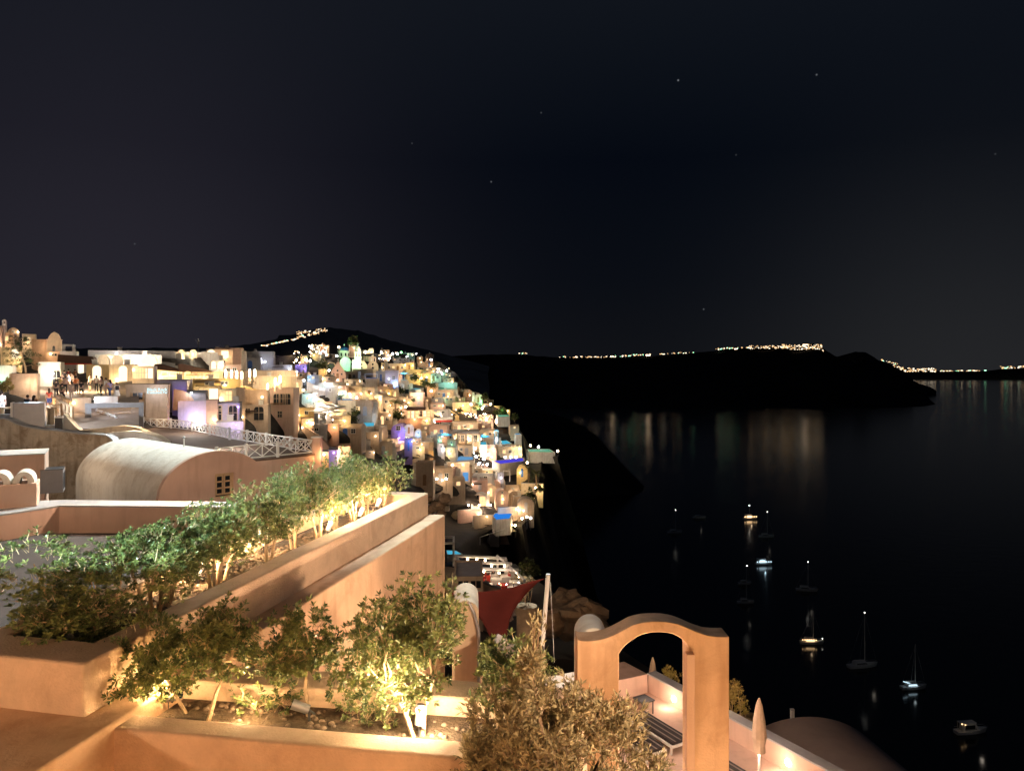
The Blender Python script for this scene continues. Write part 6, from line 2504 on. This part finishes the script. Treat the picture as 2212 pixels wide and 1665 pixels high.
for u0, u1, v0, v1, Y, lab in ((1708, 1715, 1532, 1552, 26.5, 'short pale post at the crest of the dusky vault roof'), (1861, 1870, 1598, 1630, 25.2, 'short white post on the slope of the dusky vault roof')):
    a_, b_ = at(u0, v1, Y), at(u1, v0, Y)
    t = thing('post', ((a_.x + b_.x) / 2, Y, a_.z), lab, 'post', 'short posts by the vault roof')
    q = MB()
    w_ = (b_.x - a_.x) / 2
    q.box(-w_, -w_, -1.5, w_, w_, b_.z - a_.z)
    q.build('shaft', WHITEP, t)
    if u0 > 1800:
        q = MB()
        q.tube([(w_, 0, .3), (w_ + .18, .05, -.5)], .02, 5)
        q.tube([(-w_, 0, .28), (-.5, .1, .2)], .015, 5)
        q.build('brace', DARKM, t)
    else:
        q = MB()
        q.box(-w_ - .01, -w_ - .01, b_.z - a_.z, w_ + .01, w_ + .01, b_.z - a_.z + .02)
        q.build('cap', CONC, t)
random.seed(131)
gb = shrub_mesh(331, 1.2, 1.0, 150, .11, stems=2, base_h=.1)
shrub(at(1590, 1552, 24), gb, 'golden dry bush standing beside the outer pillar', None, leaf=LEAFY)
gb = shrub_mesh(332, .6, .8, 60, .11, stems=2, base_h=.1)
shrub(at(1451, 1478, 26.6), gb, 'pale yellow plant in the rocks seen through the arch', None, leaf=LEAFY)
lamp(at(1588, 1530, 22.9), 16, 'y', .1)
lamp(at(1451, 1462, 25.9), 10, 'y', .1)


def boulder(p, r, label, seed, sz=(1, 1, .7), mat=ROCKL):
    t = thing('boulder', p, label, 'rock', 'rocks on the cliff edge')
    q = MB()
    n = 12
    for i in range(n + 1):
        for k in range(16):
            a, b = PI * i / n, 2 * PI * k / 16
            d = Vector((math.sin(a) * math.cos(b), math.sin(a) * math.sin(b), math.cos(a)))
            rr = r * (1 + .45 * noise.noise(d * 1.6 + Vector((seed, 0, 0))) + .2 * noise.noise(d * 4 + Vector((0, seed, 0))))
            q.v.append((d.x * rr * sz[0], d.y * rr * sz[1], d.z * rr * sz[2]))
    for i in range(n):
        for k in range(16):
            q.face([i * 16 + k, (i + 1) * 16 + k, (i + 1) * 16 + (k + 1) % 16, i * 16 + (k + 1) % 16])
    q.build('stone', mat, t)
    return t


boulder(at(1250, 1338, 38), 1.25, 'long brown boulder on the cliff beyond the pole', 3, (1.3, 1, .7))
boulder(at(1225, 1300, 40), .9, 'rounded brown boulder higher on the cliff', 5)
boulder(at(1285, 1352, 37), .7, 'small brown boulder at the tip of the cliff rocks', 9)
boulder(at(1185, 1345, 36), .8, 'brown boulder just behind the pole', 12)
boulder(at(1495, 1500, 27), .5, 'rock beside the pillar on the lower terrace edge', 15)
boulder(at(1620, 1556, 24.5), .35, 'pale rock at the foot of the golden bush', 17)
for i, (u, v) in enumerate(((945, 1092), (960, 1075), (930, 1100), (952, 1110), (925, 1078))):
    boulder(at(u, v, 60), .55 - .05 * i, ['largest stone', 'upper stone', 'lower stone', 'seaward stone', 'inland stone'][i] + ' of the dim rubble past the planter end', 20 + i, mat=ROCKL)
lamp(at(1240, 1300, 34), 14, 'o', .2)
lamp(at(940, 1085, 57), 40, 'k', .2)

# cliff restaurant with white pergola beams
ZB = -16.5
t = thing('restaurant_pergola', (0 + at(1040, 1250, 62).x, 62, -18.4), 'white beam pergola over the tables of the cliff restaurant', 'pergola')
o_ = t.location.copy()


def hb(u, v):
    return Vector(((u - U0) / (V0 - v) * ZB, ZB * F / (V0 - v), ZB)) - o_


for (u0, v0, u1, v1) in ((982, 1200, 1094, 1206), (993, 1214, 1106, 1217), (1008, 1227, 1120, 1231), (1074, 1200, 1134, 1253), (985, 1202, 1030, 1262)):
    q = MB()
    q.tube([hb(u0, v0), hb(u1, v1)], .13, 4)
    q.build('beam', WHITEP, t)
for u, v in ((1075, 1201), (1094, 1207), (1133, 1252), (1000, 1214), (984, 1201)):
    p = hb(u, v)
    q = MB()
    q.box(p.x - .09, p.y - .09, -.6, p.x + .09, p.y + .09, p.z - .05)
    q.build('post', WHITEP, t)
for u, v in ((1010, 1203), (1030, 1203.5), (1048, 1205), (1030, 1216), (1062, 1217), (1090, 1218), (1045, 1229), (1078, 1232)):
    p = hb(u, v)
    q = MB()
    q.ball((p.x, p.y, p.z - .2), .09, 5)
    q.build('bulb', BULB, t)
g = MB()
g.slab([((940 - U0) / F * 70, 70), ((1010 - U0) / F * 54, 54), ((1150 - U0) / F * 54, 54), ((1150 - U0) / F * 66, 66)][::1], -22, -18.4)
g.v = [(x, y, z) for x, y, z in g.v]
o = struct(g.build('terrace_floor', TAN))
random.seed(141)
tbl = None
for i, (u, v) in enumerate(((1035, 1252), (1052, 1262), (1072, 1250), (1092, 1244), (1086, 1262), (1112, 1256), (1108, 1268), (1062, 1238), (1048, 1240), (1100, 1232))):
    z = -17.65
    Y = z * F / (V0 - v)
    p = Vector(((u - U0) / F * Y, Y, -18.4))
    lab = unique('white-clothed table in the cliff restaurant %s' % ['by the inland edge', 'at the near corner', 'beside the middle post', 'under the second beam', 'nearest the red sail', 'next to the yellow plant', 'at the seaward corner', 'in the back row', 'behind the inland edge', 'under the far beam'][i], u, v)
    t = thing('dining_table', p, lab, 'table', 'tables of the cliff restaurant')
    q = MB()
    q.box(-.45, -.45, .2, .45, .45, .76)
    q.build('tablecloth', FABW if i % 4 else AWNRED, t)
    q = MB()
    q.box(-.06, -.06, 0, .06, .06, .2)
    q.build('leg', DARKM, t)
    lamp(p + Vector((.1, -.2, 1.9)), 15, 'k', .1)
for i, (u, v, c) in enumerate(((1045, 1256, (.3, .04, .04)), (1100, 1250, (.4, .05, .05)), (1065, 1246, (.05, .05, .05)))):
    z = -18.4
    Y = z * F / (V0 - v - 12)
    person(Vector(((u - U0) / F * Y, Y, z)), ['person in dark red sitting at an inland table of the cliff restaurant', 'person in red sitting near the seaward tables of the cliff restaurant', 'person in black sitting under the beams of the cliff restaurant'][i], c, (.04, .04, .05), i * 2.0, 1.7, 'sit')
house('f5', 290, 590, 850, 830, 'r', 'w', TAN, .12, Y=48, label='dim tan gable wall sloping towards the cliff restaurant', group=None, yaw=0)
t = house('f5', 300, 640, 640, 830, 'b', '-', TAN, 1, Y=46, nw=0, label='dim tan house with two dark square windows above the red sail', group=None, yaw=0, dep=4, wins=[(-.16, .35, 1.0, .8, 0, 0), (.26, .32, .8, .7, 0, 0)])
lamp(at(1020, 1240, 42), 50, 'w')
rail('railing', [at(1037, 1172, 120), at(1108, 1146, 150)], .9, 'thin pale cliff-edge railing below the lowest terrace', WHITEP, .06, 4, False)
s = white_frame('f5', 190, 250, 305, 400, 'thin white frame beside the pool past the retaining wall corner', Y=70, r=.09)
# stone drum and dry plant under the sail
s = Spot('f5', 1130, 1290, 'stone_well', 'dim round stone drum behind the red sail', 'well', Y=30)
q = MB()
q.lathe([(s.w(110), -2), (s.w(110), s.z(1060)), (s.w(125), s.z(1055)), (s.w(125), s.z(970)), (s.w(90), s.z(965))], 18)
q.build('drum', ROCKL, s.t, smooth=40)
q = MB()
q.lathe([(s.w(88), s.z(990)), (s.w(88), s.z(975))], 14)
q.build('soil', SOIL, s.t)
dp_ = shrub_mesh(341, 1.1, .9, 70, .10, stems=3, base_h=.1)
shrub(at(*uv('f5', 1140, 965), 30), dp_, 'dry brown plant standing in the stone drum', None, leaf=LEAFO)
lamp(at(*uv('f5', 1100, 900), 27), 10, 'o')

# red shade sail and its pole
A_, B_, C_ = at(1177, 1248, 18.2), at(1096, 1387, 15.2), at(940, 1282, 17.2)
right = [(1177, 1248), (1160, 1258), (1145, 1272), (1131, 1288), (1118, 1304), (1108, 1320), (1101, 1338), (1097, 1356), (1095.5, 1372), (1096, 1387)]
left = [(940, 1284), (965, 1288), (985, 1294), (1002, 1303), (1018, 1315), (1032, 1328), (1043, 1342), (1051, 1357), (1057, 1371), (1062, 1385)]
t = thing('shade_sail', A_, 'dark red triangular shade sail tied to a white pole', 'shade sail')
q = MB()
n = 10
for i in range(10):
    f = i / 9
    Yr, Yl = 18.2 + (15.2 - 18.2) * f, 17.2 + (15.0 - 17.2) * f
    for j in range(n):
        g_ = j / (n - 1)
        u = left[i][0] + (right[i][0] - left[i][0]) * g_
        v = left[i][1] + (right[i][1] - left[i][1]) * g_
        if i == 0:
            v = interp([(940, 1281), (985, 1279), (1040, 1278), (1070, 1275), (1093, 1273), (1112, 1266), (1140, 1257), (1177, 1248)], u)
        elif i < 4:
            v += (1 - i / 4) * math.sin(PI * g_) * 3
        sag = math.sin(PI * g_) * math.sin(PI * f) * .35
        q.v.append(tuple(at(u, v, Yl + (Yr - Yl) * g_ + sag) - A_))
for i in range(9):
    for j in range(n - 1):
        q.face([i * n + j, (i + 1) * n + j, (i + 1) * n + j + 1, i * n + j + 1])
o = q.build('cloth', RED, t, smooth=60)
sd = o.modifiers.new('cloth_thickness', 'SOLIDIFY')
sd.thickness = .012
q = MB()
q.tube([(0, 0, 0), at(1183, 1243, 18.3) - A_], .008, 5)
q.build('rope', DARKM, t)
q = MB()
q.ball(tuple(at(1097, 1390, 15.15) - A_), .035, 6)
q.build('corner_ring', WHITEP, t)
pt, pb_ = at(1184, 1241, 18.3), at(1169.5, 1420, 18.3)
pb2 = pt + (pb_ - pt) * 1.8
t = thing('pole', pb2, 'white leaning metal pole holding the red sail', 'pole')
q = MB()
q.tube([Vector((0, 0, 0)), pt - pb2], .056, 14)
q.build('shaft', WHITEP, t, smooth=40)
q = MB()
q.tube([pt - pb2, pt - pb2 + Vector((0, 0, .02))], .06, 14)
q.build('cap', METAL, t)
q = MB()
q.tube([pt - pb2 + Vector((.06, .05, -.2)), pt - pb2 + Vector((.16, .1, -2.2))], .006, 4)
q.tube([pt - pb2 + Vector((-.1, .05, -1.2)), pt - pb2 + Vector((-.2, .1, -2.0))], .012, 4)
q.build('stay_cable', WHITEP, t)
# pale coping and stub post below the sail
s = Spot('e1', 1000, 860, 'low_wall', 'pale wedge-shaped wall top below the red sail', 'wall', Y=12.6, yaw=0)
q = MB()
q.slab([(s.x(640), .0), (s.x(1180), -.5), (s.x(1500), -.3), (s.x(1500), .5), (s.x(1180), .5), (s.x(860), 1.1)], -3, s.z(740))
q.build('wall', PINKW, s.t, bevel=.02)
s = Spot('e1', 1212, 860, 'post', 'short weathered post with a dark hole below the red sail', 'post', Y=11.6)
q = MB()
q.box(-s.w(42), -s.w(42), -2.5, s.w(42), s.w(42), s.z(585))
q.build('shaft', PEACHTOP, s.t, bevel=.01)
q = MB()
q.ball((s.w(5), -s.w(42), s.z(710)), s.w(14), 6)
q.build('hole', DARKM, s.t)
# dim arched neighbour beside the sail
s = Spot('f5', 440, 1350, 'vaulted_house', 'dim tan arched gable with a dark drainpipe behind the shrub', 'house', Y=14)
q = MB()
q.prism(arch_prof(s.w(300), -3, s.z(1050), s.z(915) - s.z(1050)), 0, 1.2)
q.build('wall', TAN, s.t, smooth=30)
q = MB()
q.tube([(s.x(480), -.06, s.z(925)), (s.x(540), -.08, s.z(1050)), (s.x(590), -.08, s.z(1250)), (s.x(590), -.08, -2)], .03, 8)
q.build('drainpipe', METAL, s.t)

# ------------------------------------------------------------------ boats
def boat(u, v, Lm, heading, kind, label, lit=None, mast=0, Yk=1.0):
    Y = (SEA - .0) * F / (V0 - v)
    p = Vector(((u - U0) / F * Y, Y, SEA))
    t = thing(kind, p, label, 'boat', 'boats moored in the bay', R(heading))
    sec = []
    B = Lm * .15
    q = MB()
    n = 9
    rows = []
    for i in range(n):
        f = i / (n - 1)
        x = -Lm / 2 + Lm * f
        w = B * (1 - max(0, (f - .45) / .55) ** 2.2) * (.82 + .18 * min(1, f * 4))
        dz = .9 + .5 * f * f
        rows.append([(x + (.5 if i == n - 1 else 0), -w, dz), (x, -w * .85, .1), (x, 0, -.5), (x, w * .85, .1), (x + (.5 if i == n - 1 else 0), w, dz)])
    for r in rows:
        q.v += r
    for i in range(n - 1):
        for k in range(4):
            q.face([i * 5 + k, (i + 1) * 5 + k, (i + 1) * 5 + k + 1, i * 5 + k + 1])
        q.face([i * 5 + 4, (i + 1) * 5 + 4, (i + 1) * 5, i * 5])
    q.face([0, 1, 2, 3, 4])
    q.build('hull', HULL, t, smooth=45)
    q = MB()
    hc = 1.1 if kind == 'sailboat' else 1.9
    q.prism([(-Lm * .32, .9), (Lm * .22, 1.05), (Lm * .10, .9 + hc), (-Lm * .30, .95 + hc)], -B * .62, B * .62)
    cb = q.build('cabin', HULL, t)
    q = MB()
    for sg in (-1, 1):
        q.prism([(-Lm * .26, 1.2), (Lm * .12, 1.2), (Lm * .07, .6 + hc), (-Lm * .25, .6 + hc)], sg * B * .63 - .03, sg * B * .63 + .03)
    q.build('window', lit or GLASSD, cb)
    if kind != 'sailboat':
        q = MB()
        q.box(-Lm * .38, -B * .7, 1.1 + hc, Lm * .12, B * .7, 1.22 + hc)
        q.build('canopy', HULL, t)
        for x in (-Lm * .36, Lm * .08):
            for sg in (-1, 1):
                q = MB()
                q.tube([(x, sg * B * .66, .9), (x, sg * B * .66, 1.1 + hc)], .05, 5)
                q.build('post', WHITEP, t)
    if mast:
        q = MB()
        q.tube([(Lm * .08, 0, .9), (Lm * .08, 0, mast)], [.13, .08], 6)
        q.build('mast', WHITEP, t)
        q = MB()
        q.tube([(Lm * .08, 0, 2.4), (-Lm * .32, 0, 2.5)], [.10, .16], 6)
        q.build('boom', FABW, t)
        q = MB()
        for e_ in ((Lm / 2, 0, 1.4), (-Lm / 2, 0, 1.2), (0, B, 1), (0, -B, 1)):
            q.tube([(Lm * .08, 0, mast - .2), e_], .02, 3)
        q.build('rigging', WHITEP, t)
    q = MB()
    for sg in (-1, 1):
        q.tube([(-Lm * .45, sg * B * .8, 1.5), (0, sg * B * .98, 1.6), (Lm * .46, sg * B * .25, 2.0)], .03, 4)
    q.build('guard_rail', WHITEP, t)
    return t, p


def boat_lamp(t, x, y, z, r, mat):
    q = MB()
    q.ball((x, y, z), r, 6)
    q.build('lamp', mat, t)


t, p = boat(1620, 1121, 9.5, 8, 'motor_yacht', 'motor yacht lit amber with a mast lamp, farthest of the lit boats', BOATW, 0)
for x in (-4, -2.4, -.8, .8, 2.4, 4):
    boat_lamp(t, x, -1.2, 1.9, .42, BOATW)
boat_lamp(t, -.4, 0, 9.2, .35, BOATP)
q = MB()
q.tube([(-.4, 0, 3), (-.4, 0, 9)], .06, 5)
q.build('mast', WHITEP, t)
lamp(p + Vector((0, -3.5, 4)), 60, 'w', .3)
t, p = boat(1649, 1219, 8.6, 5, 'motor_yacht', 'motor yacht lit icy blue-white below the amber one', BOATC)
for x in (-3.6, -2.4, 1.2, 2.4, 3.6):
    boat_lamp(t, x, -1.1, 1.7, .34, BOATC)
lamp(p + Vector((0, -3, 3.5)), 77, (.6, .85, 1), .3)
t, p = boat(1753, 1390, 8.2, -4, 'sailboat', 'sailing boat with its deck glowing orange', BOATW, 12)
for x in (-3.4, -2.6, -1.8, -1.0, -.2, .6, 1.4):
    boat_lamp(t, x, -.9, 1.7, .22, BOATW)
for x, z in ((3.9, 2.0), (3.9, .9)):
    boat_lamp(t, x, 0, z, .14, BOATP)
lamp(p + Vector((-1, -2.6, 3)), 20, 'w', .2)
t, p = boat(1742, 1276, 9, -12, 'sailboat', 'dark sailing boat with only a white masthead lamp, above the orange deck', None, 13)
boat_lamp(t, .7, 0, 13.2, .20, BOATP)
lamp(p + Vector((0, -6, 8)), 9, 'W', .3)
t, p = boat(1863, 1440, 10.5, 10, 'sailboat', 'grey unlit catamaran-like sailing boat with an amber masthead lamp', None, 18.0)
boat_lamp(t, .8, 0, 18.3, .18, BOATP)
lamp(p + Vector((1, -6, 7)), 16, 'W', .4)
t, p = boat(1973, 1487, 8, 6, 'sailboat', 'sailing boat with cold green-white cockpit light and a tall bare mast', BOATC, 14)
q = MB()
q.tube([(-3.6, -.4, 2.6), (-1.2, -.4, 1.9)], .13, 6)
q.build('cockpit_light', BOATC, t)
lamp(p + Vector((-1, -3, 3)), 14, (.8, .95, 1), .3)
t, p = boat(2097, 1582, 9.2, 8, 'motor_yacht', 'pale motor boat with one amber cabin light, nearest of all', None)
boat_lamp(t, -3.6, -1.2, 3.2, .20, BOATW)
boat_lamp(t, -2.6, -1.2, 2.9, .16, BOATW)
lamp(p + Vector((0, -5, 5)), 34, (1, .85, .7), .4)
for (u, v, L_, h_, m_, lp, lab) in ((1457, 1151, 9, 10, 14, 1, 'tiny dark sailing boat with a white lamp, inland of the amber yacht'), (1510, 1119, 9, 4, 0, 0, 'faint grey boat between the white lamp and the amber yacht'), (1655, 1160, 9, 3, 15, 1, 'dark boat with a masthead lamp just seaward of the amber yacht'),
                                (1610, 1303, 7, 3, 16, 1, 'dark boat with a yellow-white lamp beside the icy yacht'), (1608, 1262, 6, 8, 0, 0, 'faint dark boat below the yellow-white lamp')):
    t, p = boat(u, v, L_, h_, 'sailboat', lab, None, m_)
    if lp:
        boat_lamp(t, .7, 0, m_ + .2, .22, BOATP)
    if not lp or u > 1600:
        lamp(p + Vector((0, -6, 7)), 5, 'W', .4)

# ------------------------------------------------------------------ unseen parapet blocking the cool lamp, terrace lamps and added lights without fittings
t = thing('parapet', (0, .5, -.37), 'unseen peach parapet added below the viewpoint to block the cool lamp', 'wall')
q = MB()
q.box(-16, -.35, -9, 6, 0, -.012)
q.build('wall', PEACH, t)
q = MB()
q.box(-16, -.36, -.012, 6, 0, 0)
q.build('coping', PEACHTOP, t)
lamp((-7.5, -8.0, 1.58), 52000, (.66, 1.0, .90), .10, spot=((-2.2, 13.2, -2.2), 21), blend=.7)
lamp((2, 60, 36), 230000, (.90, 1.0, .96), .15, spot=((-13, 27, -4), 34.5), blend=.12)  # added floodlight, unseen in mid-air, brightens the vault and roof tops
lamp((1.2, 2.2, -1.5), 130, (1, .66, .34), .15)
lamp((.2, 1.4, -2.15), 330, (1, .58, .27), .12)
lamp((1.6, 4.6, -5.6), 520, (1, .60, .28), .15)
lamp((3.4, 6.5, -6.6), 380, (1, .60, .30), .2)
lamp((2.4, 10.5, -7.8), 2300, (1, .66, .42), .2)
lamp((4.2, .6, -.9), 6400, (1, .70, .45), .12, spot=((-2.2, 12.2, -3.0), 34), blend=.6)  # added spot outside the view, brightens planter and retaining wall faces
lamp((-6.5, 3.2, -1.9), 400, (1, .62, .34), .15)
lamp((3.0, 17, -9.2), 200, (1, .7, .55), .2)
lamp((5.0, 21, -8.2), 220, (1, .72, .58), .2)
lamp((-22, 33.5, -2.2), 260, (1, .70, .46), .2)  # first of the lights added for old wall, portal, gable and parapet
lamp((-31, 34, .5), 160, (.85, .92, 1), .2)
lamp((-33, 51, -1.0), 1900, (.78, .86, 1), .2)
lamp((-9.5, 22.5, -1.2), 1250, (1, .68, .48), .2)
lamp((-14, 13, -1.2), 620, (1, .66, .42), .2)
lamp((-17, 24, -.8), 200, (1, .66, .42), .2)
lamp((.6, 12.6, -.6), 70, (.85, .93, 1), .2)  # added cool light without fitting, brightens the gateway top
lamp((-15, 40, -5.6), 60, (1, .66, .46), .2)
